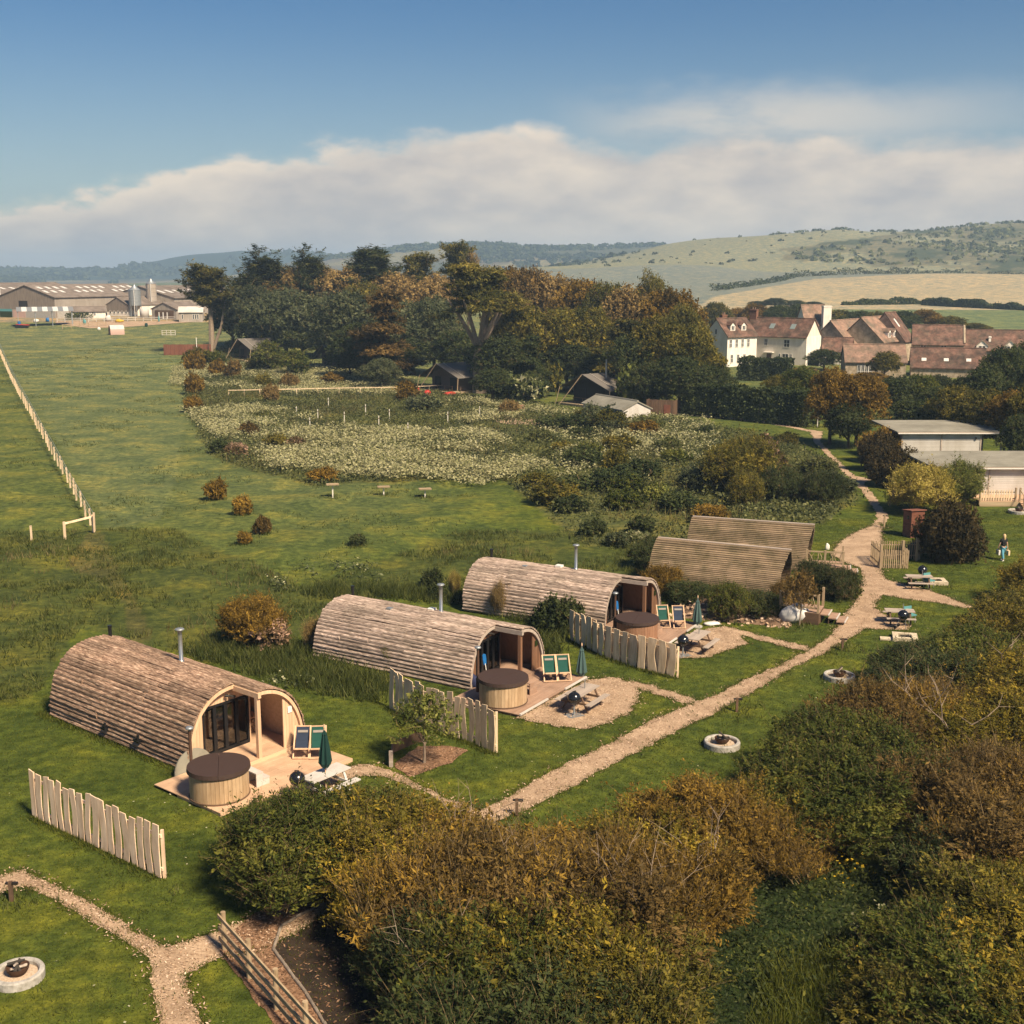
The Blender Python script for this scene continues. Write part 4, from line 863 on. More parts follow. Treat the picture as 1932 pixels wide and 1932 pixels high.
for pl in T2.children:
    if pl.name.startswith(('table_plank', 'bench_plank')): pl.material_slots[0].link = 'OBJECT'; pl.material_slots[0].material = MATS['grey_wood']
p = MB(); p.cyl((.2, 0, .4), (.2, 0, 1.15), .022, .022, 8); p.build('umbrella_tube', 'galv', T2)
t2 = at(1316, 1198, .75); T3 = copy_tree(T2); T3['label'] = 'brown picnic table beside the farthest log cabin deck and its barbecue'; T3.location = (t2.x, t2.y, 0); T3.rotation_euler = (0, 0, PODS[2][1])
o = parasol('grey-green closed parasol on the grass right of the green deck chairs', 'parasol_pale', .15, 1.5, .27, 'galv'); onground(o, 1097, 1281)
o2 = copy_tree(o); o2['label'] = 'grey-green closed parasol beside the stony bank, right of the blue deck chair'; onground(o2, 1315, 1183)
k1 = kettle('black kettle barbecue beside the pale picnic table, edge of the bushes', False); onground(k1, 562, 1508)
k2 = kettle('black kettle barbecue on a steel post on the middle woodchip patch', True); onground(k2, 1083, 1350, .5)
k3 = copy_tree(k2); k3['label'] = 'black kettle barbecue on a post behind the end of the farthest board screen'; onground(k3, 1288, 1237, .5)
waney_fence([at(60, 1541), at(306, 1660)], 18, 1.66, 'waney', 'straight pale board screen standing alone on the left lawn', 3)
waney_fence([at(735, 1338, 0), at(800, 1372), at(880, 1400), at(934, 1422)], 17, 1.74, 'waney_old', 'weathered board screen with uneven tops behind the small green tree', 5)
waney_fence([at(1074, 1207), at(1140, 1241), at(1210, 1264), at(1277, 1280)], 14, 1.55, 'waney_old', 'curved hit-and-miss board screen beside the farthest log cabin', 9, True)
fire_pit(at(35, 1846), .66, 'pale round fire pit with driftwood at the bottom left of the lawn', 1); fire_pit(at(1362, 1408), .70, 'white ringed fire pit on the lawn between the path and the thicket', 2)
fire_pit(at(1583, 1281), .70, 'white ringed fire pit nearest to the far right thicket, below the path bend', 3); fire_pit(at(1922, 968), .8, 'round fire pit at the right edge in front of the grey chalet', 4)
for p, lb, h in (((22, 1700), 'dark wooden path light beside the left lawn path', .62), ((975, 1539), 'dark wooden path light by the near path corner', .62), ((1390, 1343), 'dark wooden path light beside the straight path, opposite the middle patch', .62), ((1589, 1227), 'dark wooden path light on the grass near the picnic table', .62)): path_light(at(*p), lb, h)
path_light(at(1668, 996), 'pale wooden path light where the path narrows by the red shed', .95, 0, 'post_wood'); path_light(at(1542, 806), 'pale path light under the dark hedge at the far path end', 1.3, 0, 'white_board'); path_light(at(1639, 898), 'pale path light beside the dark bushes by the yellow shrub', .9, 0, 'post_wood')
# bottom-left post and rail fence and the log edging
pa, pb = at(424, 1792), at(640, 2040); d = (pb-pa); rf = empty('post_and_rail_fence', pa, 0, 'three-rail wooden fence running out of the bottom edge beside the mulch path', 'fence')
for k in range(5):
    q = d*(k/4); b = MB(); b.cyl((q.x, q.y, -.02), (q.x, q.y, 1.12), .075, .07, 10); b.build('post', 'post_wood', rf)
nn = Vector((-d.y, d.x, 0)).normalized()*-.09
for z in (.32, .62, .98): b = MB(); b.bar(nn-d*.02+Vector((0, 0, z)), d*1.02+nn+Vector((0, 0, z-.02)), .045, .11); b.build('rail', 'post_wood', rf)
ed = [at(*p) for p in [(612, 1706), (556, 1734), (530, 1751), (516, 1793), (538, 1823), (579, 1879), (612, 1932), (640, 1990)]]
le = empty('log_edging', ed[0], 0, 'grey round logs laid as edging between the mulch path and the soil', 'edging')
for a, b_ in zip(ed[:-1], ed[1:]):
    for s in (0, .5): q = MB(); q.cyl(a+(b_-a)*s-ed[0]+Vector((0, 0, .04)), a+(b_-a)*(s+.47)-ed[0]+Vector((0, R_.uniform(-.05, .05), .05)), .05, .04, 8); q.build('edging_log', 'barn_board', le)
# clutter on and beside the decks
def lump(name, px, py, z, size, m, label, cat, seed=1, hang=0):
    p = at(px, py, z); r = random.Random(seed); bm = bmesh.new(); bmesh.ops.create_icosphere(bm, subdivisions=2, radius=.5)
    for v in bm.verts: k = 1+.22*math.sin(v.co.x*7+seed)*math.cos(v.co.y*6+seed*2)+r.uniform(-.06, .06); v.co *= k; v.co.x *= size[0]; v.co.y *= size[1]; v.co.z = max(-.36, v.co.z)*size[2]+.36*size[2]
    me = bpy.data.meshes.new(name); bm.to_mesh(me); bm.free(); me.shade_smooth(); o = link(name, me, m, None, p); tag(o, label, cat); return o
lump('blue_bag', 344, 1432, 0, (.6, .5, .62), 'blue_plastic', 'crumpled blue bag between the nearest cabin and its hot tub', 'bag', 2)
lump('navy_bag', 893, 1299, 0, (.6, .5, .8), 'navy_cloth', 'dark navy bag beside the hot tub of the middle cabin', 'bag', 3)
lump('builder_bag', 1499, 1173, 0, (1.7, 1.1, 1.1), 'white_cloth', 'white bulk bag lying beside the wooden steps of the shingled pod', 'bag', 4)
lump('white_scrap', 1343, 1179, 0, (.9, .5, .2), 'white_cloth', 'small white crumpled sheet on the grass by the grey-green parasol', 'sheet', 6)
def paddle(i, u, y, label):
    o = empty('tub_net', (0, 0, 0), 0, label, 'net', 'blue nets leaning by the tubs'); b = MB(); b.cyl((0, 0, 0), (0, .15, .9), .018, .018, 6); b.build('handle', 'white_paint', o)
    c = MB(); c.prism([(-.09, .15, .85), (.09, .15, .85), (.13, .17, 1.05), (.12, .2, 1.28), (0, .21, 1.34), (-.12, .2, 1.28), (-.13, .17, 1.05)], 1, (0, .03, 0)); c.build('blade', 'blue_plastic', o); place(o, *PODS[i][:2], u, y, .15)
paddle(1, -1.15, 1.0, 'blue plastic net leaning on the door of the middle cabin'); paddle(2, -1.1, .9, 'blue plastic net leaning on the door of the farthest cabin')
cs = empty('tub_lid_sheet', (0, 0, 0), 0, 'pale folded sheet leaning against the nearest cabin behind the hot tub', 'sheet'); b = MB(); b.prism([(.85*math.cos(math.pi*k/16), 0, .85*math.sin(math.pi*k/16)) for k in range(17)], 1, (0, .05, 0)); b.build('cover_panel', 'roof_felt', cs); place(cs, *PODS[0][:2], -2.0, 1.3, .05, 0); cs.rotation_euler.x = -.1
be = [at(738, 1446), at(741, 1420), at(788, 1400), at(800, 1400)]; bd = empty('bed_edging', be[0], 0, 'old timber boards edging the planting bed of the small tree', 'edging')
for a, b_ in zip(be[:-1], be[1:]): q = MB(); q.bar(a-be[0]+Vector((0, 0, .2)), b_-be[0]+Vector((0, 0, .2)), .06, .42); q.build('board', 'brown_wood', bd)
b = MB(); b.box((0, 0, .3), (.14, .14, .6)); b.build('post', 'grey_wood', bd)
bank = MB(); vs = []; fs = []; nb = 26
pA, pB = at(1270, 1165), at(1490, 1185); dd = pB-pA; nv = Vector((-dd.y, dd.x, 0)).normalized()
for i in range(nb+1):
    for j in range(9):
        s = i/nb; w = j/8; z = .75*math.sin(w*math.pi*.8)*(1-.55*s)*min(1, (1-abs(2*s-1))*3+.1)+R_.uniform(-.05, .05)*(0 < j < 8); q = pA+dd*s+nv*w*3.0*(1-.2*s); vs.append((q.x, q.y, z-.03))
for i in range(nb):
    for j in range(8): a = i*9+j; fs.append((a, a+9, a+10, a+1))
bank.add(vs, fs); tag(bank.build('earth_bank', 'rubble_soil', None, True), kind='structure')
P = np.array([vs[R_.randrange(len(vs))] for _ in range(420)]); P[:, :2] += rng.normal(0, .18, (420, 2)); P[:, 2] += .05
o = link('bank_rubble', np_mesh('bank_rubble', leaves(P, unit(rng.normal(0, .5, (420, 3))+np.array((0, -.3, 1))), rng.normal(0, 1, (420, 3)), rng.uniform(.1, .34, 420), rng.uniform(.1, .26, 420)), 4, rng.uniform(.2, 1, 420)), 'chips'); o['kind'] = 'stuff'
# shingled camping pods on the right
def shingle_pod(pf, pb, h, R, label):
    d = (pf-pb); L = d.length; v = d.normalized(); th = math.atan2(-v.x*-1, v.y*-1) if 0 else math.atan2(v.x, -v.y)
    o = empty('shingled_pod', (pf.x, pf.y, 0), th, label, 'camping pod', 'shingle-clad camping pods')
    def S(t): # gothic arch half, t 0 base .. 1 ridge
        return R*max(0, 1-t**2.3)**.72*(1+.05*math.sin(t*3.14)), h*(.02+.98*t)
    N_ = 26
    for sgn in (-1, 1):
        for k in range(N_):
            x0, z0 = S(k/N_); x1, z1 = S((k+1)/N_); cx, cz = (x0+x1)/2, (z0+z1)/2; l = math.hypot(x1-x0, z1-z0); a = math.atan2(z1-z0, (x0-x1)) 
            f0 = -.05-.36*((k+.5)/N_)**1.3+R_.uniform(-.015, .015); ubox('shingle_course', (sgn*(cx+.02), (L+.1+f0)/2, cz), (l*1.12, L+.1-f0, .06), 'shingle', o, (0, sgn*(a-.36), 0))
    for y in (.45, L-.1):
        m = MB(); pts = [(-S(k/14)[0]*.96, y, S(k/14)[1]*.97) for k in range(15)]+[(S(k/14)[0]*.96, y, S(k/14)[1]*.97) for k in range(13, -1, -1)]; m.prism(pts, 1, (0, .06, 0)); m.build('gable_wall', 'brown_wood', o)
    ubox('door', (0, .42, 1.0), (.85, .05, 1.85), 'dark_interior', o); ubox('ridge_cap', (0, L/2-.17, h+.02), (.2, L+.5, .05), 'grey_wood', o)
    return o
shingle_pod(Vector((15.45, 67.4, 0)), Vector((8.75, 70.5, 0)), 2.62, 1.62, 'front shingle-roofed camping pod with its foot hidden by shrubs'); shingle_pod(Vector((18.5, 74.4, 0)), Vector((11.75, 76.9, 0)), 2.62, 1.62, 'rear shingle-roofed camping pod rising behind the front one')
def rustic_deck(px, py, px2, py2, z, label, steps, seed):
    a = at(px, py, z); b = at(px2, py2, z); a.z = b.z = 0; d = b-a; L = d.length; th = math.atan2(d.y, d.x); o = empty('pod_deck', a, th, label, 'deck', 'raised decks of the camping pods'); r = random.Random(seed)
    for k in range(10): ubox('deck_board', (L/2, .08+k*.17, z), (L, .16, .04), 'deck_old', o)
    ubox('fascia', (L/2, .0, z/2), (L, .05, z), 'brown_wood', o); ubox('fascia', (L-.02, .85, z/2), (.05, 1.7, z), 'brown_wood', o)
    for x in (.05, L*.5, L-.06): ubox('post', (x, .05, z+.5), (.12, .12, 1.05), 'post_wood', o)
    ubox('post', (L-.06, 1.62, z+.5), (.12, .12, 1.05), 'post_wood', o)
    for zz in (.25, .93): ubox('rail', (L/2, .05, z+zz), (L, .06, .08), 'post_wood', o)
    for k in range(9): 
        b_ = MB(); x = .2+k*(L-.4)/8; b_.limb([(x, .05, z+.25), (x+r.uniform(-.15, .15), .05+r.uniform(-.03, .03), z+.6), (x+r.uniform(-.2, .2), .05, z+.93)], [.03, .025, .02], 5); b_.build('branch_baluster', 'post_wood', o)
    for k in range(steps):
        zz = z*(1-(k+1)/(steps+1)); ubox('step', (L+.22+k*.42, 1.0, zz), (.44, 1.15, .06), 'deck_old', o); ubox('step_edge', (L+.43+k*.42, 1.0, zz+.006), (.05, 1.17, .07), 'white_board', o); ubox('step_riser', (L+.02+k*.42, 1.0, zz/2), (.04, 1.1, zz), 'brown_wood', o)
    return o
rustic_deck(1470, 1150, 1545, 1158, .62, 'raised deck with branch balustrade and white-edged steps in front of the front shingled pod', 3, 1); rustic_deck(1520, 1068, 1592, 1072, .55, 'raised deck with branch balustrade beside the rear shingled pod', 2, 2)
# shed, picket enclosure, square fire pits, tables on the right
p = at(1722, 1012); s = empty('bin_shed', p, .25, 'narrow red-brown wooden shed behind the picket enclosure', 'shed')
for k in range(9): ubox('cladding_board', (0, -.5, .12+k*.20), (1.0, .03, .195), 'red_wood', s, (.06, 0, 0)); ubox('cladding_board', (-.5, 0, .12+k*.20), (.03, 1.0, .195), 'red_wood', s, (0, .06, 0)); ubox('cladding_board', (.5, 0, .12+k*.20), (.03, 1.0, .195), 'red_wood', s, (0, -.06, 0))
ubox('back_wall', (0, .5, .9), (1.0, .03, 1.8), 'red_wood', s); ubox('roof', (0, 0, 1.88), (1.2, 1.2, .06), 'red_wood', s, (-.12, 0, 0)); ubox('window', (-.52, -.1, 1.4), (.02, .2, .25), 'pane', s)
p = at(1661, 1072); f = empty('picket_enclosure', p, -.02, 'chestnut paling enclosure for bins beside the gravel bend', 'fence'); r = random.Random(4)
def pickets(f, a, b, n, h, z=0):
    a, b = Vector(a), Vector(b)
    for k in range(n): q = a+(b-a)*(k/(n-1)); ubox('picket', (q.x, q.y, z+h/2+r.uniform(-.03, .03)), (.06, .035, h), 'post_wood', f, (0, r.uniform(-.03, .03), r.uniform(-.4, .4)))
    for zz in (.25, h-.25): bb = MB(); bb.bar(a+Vector((0, .03, z+zz)), b+Vector((0, .03, z+zz)), .03, .06); bb.build('rail', 'post_wood', f)
pickets(f, (0, 0, 0), (1.65, -.1, 0), 15, 1.15); pickets(f, (0, 0, 0), (.05, 2.4, 0), 14, 1.25); pickets(f, (.05, 2.4, 0), (3.1, 2.5, 0), 22, 1.2); pickets(f, (1.65, -.1, 0), (1.7, 1.2, 0), 8, 1.15)
for x, y in ((3.1, 2.4), (2.85, 2.1), (1.7, 1.2), (0, 0)): ubox('post', (x, y, .75), (.14, .14, 1.5), 'post_wood', f)
lump('wheelie_bin', 1724, 1050, 0, (.8, .8, 1.15), 'parasol_dark', 'dark green bin standing inside the paling enclosure', 'bin', 8)
def square_pit(px, py, rz, label):
    o = empty('stone_fire_pit', at(px, py), rz, label, 'fire pit', 'square stone fire pits')
    for x, y, l, w in ((0, -.42, 1.2, .28), (0, .42, 1.2, .28), (-.46, 0, .28, .56), (.46, 0, .28, .56)): ubox('kerb_stone', (x, y, .10), (l, w, .2), 'sandstone', o)
    ubox('ash_bed', (0, 0, .06), (.6, .56, .06), 'ash', o); ubox('slab', (-.85, -.25, .04), (.7, .45, .07), 'sandstone', o)
    for k in range(3): b = MB(); b.cyl((-.2, -.1+k*.1, .14), (.2, .12-k*.08, .2), .05, .04, 6); b.build('charred_log', 'ash', o)
    return o
square_pit(1707, 1206, -.25, 'square sandstone fire pit beside the thicket below the lower picnic table'); square_pit(1765, 1100, -.1, 'square sandstone fire pit right of the upper picnic table')
for (px, py, lb, rz) in ((1696, 1175, 'grey picnic table on the lower spur of woodchip, barbecue in front', -.15), (1733, 1108, 'grey picnic table on the upper spur with a black barbecue behind it', -.1)):
    t = copy_tree(T2); t['label'] = lb; onground(t, px, py, rz+.0); t.scale = (.85, .9, .9)
k = copy_tree(k1); k['label'] = 'black kettle barbecue tipped in front of the lower spur picnic table'; onground(k, 1697, 1186); k.rotation_euler = (.2, 0, 1)
k = copy_tree(k1); k['label'] = 'black kettle barbecue behind the upper spur picnic table'; onground(k, 1739, 1099)
for (px, py, lb) in ((1716, 1174, 'teal folded camp seat beside the lower spur picnic table'), (1752, 1108, 'teal folded camp seat beside the upper spur picnic table')):
    c = empty('camp_seat', at(px, py), .4, lb, 'seat', 'teal camp seats'); ubox('seat', (0, 0, .42), (.5, .45, .06), 'teal', c); ubox('backrest', (0, .22, .62), (.5, .05, .4), 'teal', c)
    for x in (-.2, .2):
        for y in (-.18, .2): ubox('leg', (x, y, .2), (.03, .03, .4), 'galv', c)
lump('marker_sign', 1561, 1038, 0, (.3, .12, .55), 'white_paint', 'small white marker beside the grass strip by the rear pod', 'marker', 9)
# ------------------------------------------------------------------ houses and barns
def house(name, px, py, thd, L, D, he, hr, wall, roof, label, cat, group=None, corner='L', ov=.35, gable=None, zoff=0, front=None):
    """gabled building: X along the front eave, Y into the depth; (px,py) is the left or right front ground corner"""
    th = math.radians(thd); p = at(px, py); p.z += zoff-.1
    if corner == 'R': p = p-Vector((math.cos(th), math.sin(th), 0))*L
    o = empty(name, p, th, label, cat, group); o['dims'] = 0; del o['dims']
    m = MB(); m.prism([(0, 0, 0), (0, 0, he), (0, D/2, hr-.08), (0, D, he), (0, D, 0)], 1, (L, 0, 0)); m.build('wall', wall, o)
    if gable:
        for x in (-.04, L): g = MB(); g.prism([(x, .02, he*.42), (x, .02, he), (x, D/2, hr-.1), (x, D-.02, he), (x, D-.02, he*.42)], 1, (.04, 0, 0)); g.build('gable_cladding', gable, o)
    sl = (hr-he)/(D/2)
    for s in (0, 1):
        r = MB(); ya, yb = (-ov, D/2) if s == 0 else (D+ov, D/2); za, zb = he-ov*sl, hr
        r.add([(-ov*.6, ya, za), (L+ov*.6, ya, za), (L+ov*.6, yb, zb), (-ov*.6, yb, zb), (-ov*.6, ya, za+.16), (L+ov*.6, ya, za+.16), (L+ov*.6, yb, zb+.16), (-ov*.6, yb, zb+.16)], [(0, 3, 2, 1), (4, 5, 6, 7), (0, 1, 5, 4), (1, 2, 6, 5), (2, 3, 7, 6), (3, 0, 4, 7)])
        r.build('roof', roof, o)
    rc = MB(); rc.cyl((-ov*.6, D/2, hr+.14), (L+ov*.6, D/2, hr+.14), .14, .14, 6); rc.build('ridge_tiles', roof, o)
    o_ = dict(o=o, L=L, D=D, he=he, hr=hr, sl=sl); return o_
def win(h, x, z, w, hh, face='front', bars=True, frame='white_paint', pane='pane'):
    o = h['o']; F = {'front': (Vector((x, 0, z)), 0), 'left': (Vector((0, x, z)), -math.pi/2), 'right': (Vector((h['L'], x, z)), math.pi/2)}[face]
    f = MB(); t = .07
    f.box((0, -.03, hh/2), (w+t, .07, t)); f.box((0, -.03, -hh/2), (w+t*2.2, .12, t)); f.box((-w/2, -.03, 0), (t, .07, hh)); f.box((w/2, -.03, 0), (t, .07, hh))
    if bars: f.box((0, -.03, 0), (w, .05, .05)); f.box((0, -.03, 0), (.05, .048, hh))
    q = f.build('window', frame, o); q.location = F[0]; q.rotation_euler = (0, 0, F[1])
    ubox('pane', (0, -.008, 0), (w, .012, hh), pane, q)
def rooflight(h, x, t, w, l, m='skylight', frame=True):
    """flush light on the front roof slope, t from eave 0 to ridge 1"""
    y = t*h['D']/2; z = h['he']+t*(h['hr']-h['he'])+.2; a = math.atan(h['sl'])
    q = ubox('rooflight', (x, y, z), (w, l, .07), m, h['o'], (a, 0, 0))
def dormer(h, x, t, w=1.3, hh=1.3, roof='roof_tile'):
    y = t*h['D']/2-.1; z = h['he']+t*(h['hr']-h['he']); d = hh/h['sl'] if h['sl'] else 1
    m = MB(); m.prism([(x-w/2, y, z), (x-w/2, y, z+hh), (x, y, z+hh+w*.45), (x+w/2, y, z+hh), (x+w/2, y, z)], 1, (0, d+.6, 0)); q = m.build('dormer', 'render_white', h['o'])
    for s in (-1, 1): r = MB(); r.prism([(x+s*(w/2+.15), y-.15, z+hh-.13), (x, y-.15, z+hh+w*.45+.02), (x, y-.15, z+hh+w*.45+.14), (x+s*(w/2+.15), y-.15, z+hh)], 1, (0, d+1.0, 0)); r.build('dormer_roof', roof, q)
    f = MB(); f.box((x, y-.02, z+hh*.55), (w*.62, .05, hh*.8)); f.build('window', 'white_paint', q); ubox('pane', (x-.16*w, y-.05, z+hh*.55), (w*.24, .02, hh*.66), 'pane', q); ubox('pane', (x+.16*w, y-.05, z+hh*.55), (w*.24, .02, hh*.66), 'pane', q)
def chimney(h, x, y, z, w, d, hh, m, pots=2):
    b = MB(); b.box((x, y, z+hh/2), (w, d, hh)); b.box((x, y, z+hh-.15), (w+.16, d+.16, .16)); c = b.build('chimney', m, h['o'])
    for k in range(pots): p = MB(); p.cyl((x+(k-(pots-1)/2)*.45, y, z+hh), (x+(k-(pots-1)/2)*.45, y, z+hh+.45), .14, .11, 8); p.build('chimney_pot', 'roof_tile_pale', c)
A1 = house('white_house', 1371, 693, 32, 7.5, 6.6, 6.0, 9.1, 'render_white', 'roof_tile', 'white house wing with left-facing gable and two dormers, beside the big trees', 'house', 'white manor house')
win(A1, 3.3, 6.7, .55, 1.0, 'left', False); [win(A1, .8+k*1.5, 4.6, .6, 1.5) for k in range(4)]; [win(A1, 1.2+k*1.6, 1.7, .6, 1.5) for k in range(3)]
dormer(A1, 2.0, .28, 1.2, 1.1); dormer(A1, 4.8, .28, 1.2, 1.1); chimney(A1, 2.0, 3.6, 8.4, 1.2, .7, 1.5, 'brick')
A2 = house('white_house', 1519, 691, -38, 13.2, 6.6, 5.6, 8.8, 'render_dim_front', 'roof_tile', 'cream house block with brown roof, two skylights and sash windows', 'house', 'white manor house', 'R')
rooflight(A2, 5.2, .5, 1.0, 1.3); rooflight(A2, 9.6, .5, 1.0, 1.3); win(A2, 4.8, 4.3, .7, 1.3); win(A2, 9.2, 4.2, 1.15, 1.4); win(A2, 9.0, 1.5, 1.3, 1.4); win(A2, 7.8, 1.5, .35, 1.4, bars=False); win(A2, 10.2, 1.5, .35, 1.4, bars=False); win(A2, 1.6, 2.0, .9, 1.1)
win(A2, 1.7, 4.0, .45, 1.5, 'right', False); win(A2, 4.9, 4.0, .45, 1.5, 'right', False); chimney(A2, .3, 3.3, 8.0, 1.5, .9, 2.5, 'brick')
ubox('parapet_band', (6.4, -.12, 5.35), (12.6, .22, .35), 'render_white', A2['o']); d_ = ubox('door', (5.6, -.05, 1.1), (1.0, .1, 2.1), 'brown_wood', A2['o']); ubox('door_canopy', (5.6, -.35, 2.4), (2.0, .8, .15), 'render_white', A2['o'])
ubox('gable_sunlit_tone', (13.23, 3.3, 2.8), (.06, 6.6, 5.6), 'render_white', A2['o'])  # whiter skin over the gable paints its stronger sunlight into the colour
cn = MB(); cn.prism([(13.3, .6, 1.9), (15.8, .6, 1.3), (15.8, 5.8, 1.3), (13.3, 5.8, 1.9)], 1, (0, 0, .12)); cn.build('conservatory_roof', 'roof_felt', A2['o'])
for k in range(5): ubox('conservatory_post', (15.75, .65+k*1.28, .65), (.1, .1, 1.3), 'white_paint', A2['o']); ubox('conservatory_pane', (15.72, 1.29+k*1.28-(0 if k < 4 else 1.28), .7), (.02, 1.15, 1.1), 'pane', A2['o'])
A3 = house('rear_wing', 1560, 668, 10, 5, 5.5, 6.4, 10.2, 'render_white', 'roof_tile_pale', 'pale rear wing rising behind the cream house with a tall white chimney stack', 'house', 'white manor house', 'R')
chimney(A3, 4.2, -.6, 0, 1.75, 1.1, 10.2, 'render_white', 0); win(A3, 1.7, 5.2, .8, 1.2)
A4 = house('low_outhouse', 1604, 689, -20, 5.4, 5.2, 2.7, 5.0, 'render_white', 'roof_tile', 'low tiled outhouse between the cream house and the stone barns', 'outhouse', None, 'R')
B1 = house('stone_barn', 1660, 677, 50, 14, 9.0, 3.2, 7.9, 'stone', 'roof_tile_pale', 'stone barn with pale brown roof, two skylights and a pair of gabled dormers', 'barn', 'stone farm buildings', 'R')
dormer(B1, 9.6, .12, 1.1, 1.2, 'roof_tile_pale'); dormer(B1, 12.2, .12, 1.1, 1.2, 'roof_tile_pale'); rooflight(B1, 5.2, .55, .7, 1.5); rooflight(B1, 7.6, .6, .7, 1.5)
B2 = house('stone_barn', 1706, 679, 50, 11.0, 9.4, 4.2, 8.6, 'stone', 'roof_tile_pale', 'stone barn with pale brown roof and a row of three white gabled dormers', 'barn', 'stone farm buildings', 'R')
for k in range(3): dormer(B2, 4.2+k*2.5, .12, 1.1, 1.2, 'roof_tile_pale')
B3 = house('stone_barn', 1722, 679, 50, 5.0, 8.5, 4.2, 9.4, 'stone', 'roof_tile', 'narrow tiled barn end squeezed behind the barn with three dormers', 'barn', 'stone farm buildings', 'R'); rooflight(B3, 2.0, .6, .6, 2.0, 'rooflight')
B4 = house('stone_barn', 1720, 690, -16, 9.2, 7.6, 4.3, 7.6, 'stone', 'roof_tile', 'stone barn with mossy dark red roof and pale stone verge at its right end', 'barn', 'stone farm buildings'); win(B4, 1.9, 3.6, 1.0, .8); win(B4, 5.6, 3.6, 1.0, .8)
ubox('verge_stone', (9.3, 1.8, 6.1), (.35, 4.9, .22), 'stone', B4['o'], (math.atan(B4['sl']), 0, 0))
B5 = house('stone_barn', 1718, 711, -16, 12.2, 6.6, 1.9, 4.9, 'stone', 'roof_tile', 'low stone barn in front with mottled red roof and three small skylights', 'barn', 'stone farm buildings'); [rooflight(B5, 2.1+k*3.7, .33, .8, .7, 'rooflight') for k in range(3)]
B6 = house('stone_barn', 1806, 692, -16, 30, 7.6, 3.4, 6.8, 'stone', 'roof_tile', 'long stone barn with red tiled roof running out of the right edge', 'barn', 'stone farm buildings'); chimney(B6, 5.6, 1.6, 4.6, .4, .4, 1.2, 'render_white', 0)
for x in (4.2, 9.2):
    dormer(B6, x, .06, 2.0, .5, 'stone')
B7 = house('stone_barn', 1594, 713, -8, 10.2, 6.4, 3.0, 5.6, 'stone', 'roof_tile_pale', 'small stone building with plain brown roof and white french windows', 'barn', 'stone farm buildings')
for k in range(4): win(B7, 2.3+k*.65, 1.25, .55, 2.1)
# dark safari tents under the trees
def tent(px, py, thd, W_, D, he, hr, label, red=True, wall='tent_wall'):
    p = at(px, py); o = empty('safari_tent', p, math.radians(thd), label, 'tent', 'dark safari tents at the edge of the wood')
    w = MB(); w.prism([(-W_*.36, 1.6, .35), (-W_*.36, 1.6, he+.3), (0, 1.6, hr-.35), (W_*.36, 1.6, he+.3), (W_*.36, 1.6, .35)], 1, (0, D-1.8, 0)); w.build('canvas_wall', wall, o)
    for s in (-1, 1):
        r = MB(); r.add([(0, -.3, hr), (s*W_/2, .2, he-.1), (s*W_/2, D, he-.1), (0, D+.3, hr), (0, -.3, hr+.06), (s*W_/2, .2, he-.04), (s*W_/2, D, he-.04), (0, D+.3, hr+.06)], [(0, 1, 2, 3), (4, 7, 6, 5), (0, 4, 5, 1), (1, 5, 6, 2), (2, 6, 7, 3), (3, 7, 4, 0)]); r.build('roof_sheet', 'tent_roof', o)
        b = MB(); b.bar((0, 1.2, hr+.10), (s*W_/2, 1.5, he), .14, .05); b.build('roof_webbing', 'webbing', o)
        g = MB(); g.bar((s*W_/2, .2, he-.05), (s*(W_/2+.35), -.3, 0), .09); g.build('prop_pole', 'post_wood', o); ubox('door_flap', (s*W_*.2, 1.57, .35+he*.4), (W_*.16, .05, he*.75), 'dark_interior', o)
    g = MB(); g.bar((0, -.3, hr+.02), (-W_*.30, -1.9, 0), .10); g.build('ridge_pole', 'post_wood', o)
    ubox('platform', (0, D*.38, .18), (W_*.86, D*.95, .3), 'post_wood', o)
    b = MB(); b.bar((-W_*.4, .1, 1.15), (W_*.36, .1, 1.15), .07); b.bar((-W_*.4, .1, .6), (W_*.36, .1, .6), .06)
    for k in range(5): b.bar((-W_*.4+k*W_*.19, .1, .3), (-W_*.4+k*W_*.19, .1, 1.15), .07)
    b.build('railing', 'brown_wood', o); return o
tent(452, 681, -50, 8.8, 8, 2.4, 4.3, 'dark safari tent farthest left, behind the tan shrubs'); tent(612, 694, -48, 8.8, 8, 2.4, 4.2, 'dark safari tent with brown canvas between the conifer shrub and the cedar')
tent(826, 741, -48, 9.4, 8.5, 2.5, 4.4, 'dark safari tent with red cushions out on the grass, left of the big cypress'); q = tent(1100, 768, -50, 10, 8.5, 2.5, 4.4, 'dark safari tent with a thin flue, beside the pale flowering shrub', True, 'dark_interior')
b = MB(); b.cyl((1.4, 3, 3.6), (1.4, 3, 6.4), .12, .12, 10); b.lathe([(.12, 3.6), (.32, 3.4), (.35, 3.3)], 10, (1.4, 3, 0)); b.build('flue', 'galv', q)
for px, py, sx_, lb in ((790, 743, (1.0, .9, 1.1), 'left red seat in front of the dark tent'), (806, 746, (1.0, .9, 1.2), 'right red seat in front of the dark tent, next to its twin'), (848, 745, (2.0, 1.2, .75), 'red low bean bag on the grass at the right of the dark tent')): lump('red_seat', px, py+2, 0, sx_, 'red_cloth', lb, 'seat', int(px))
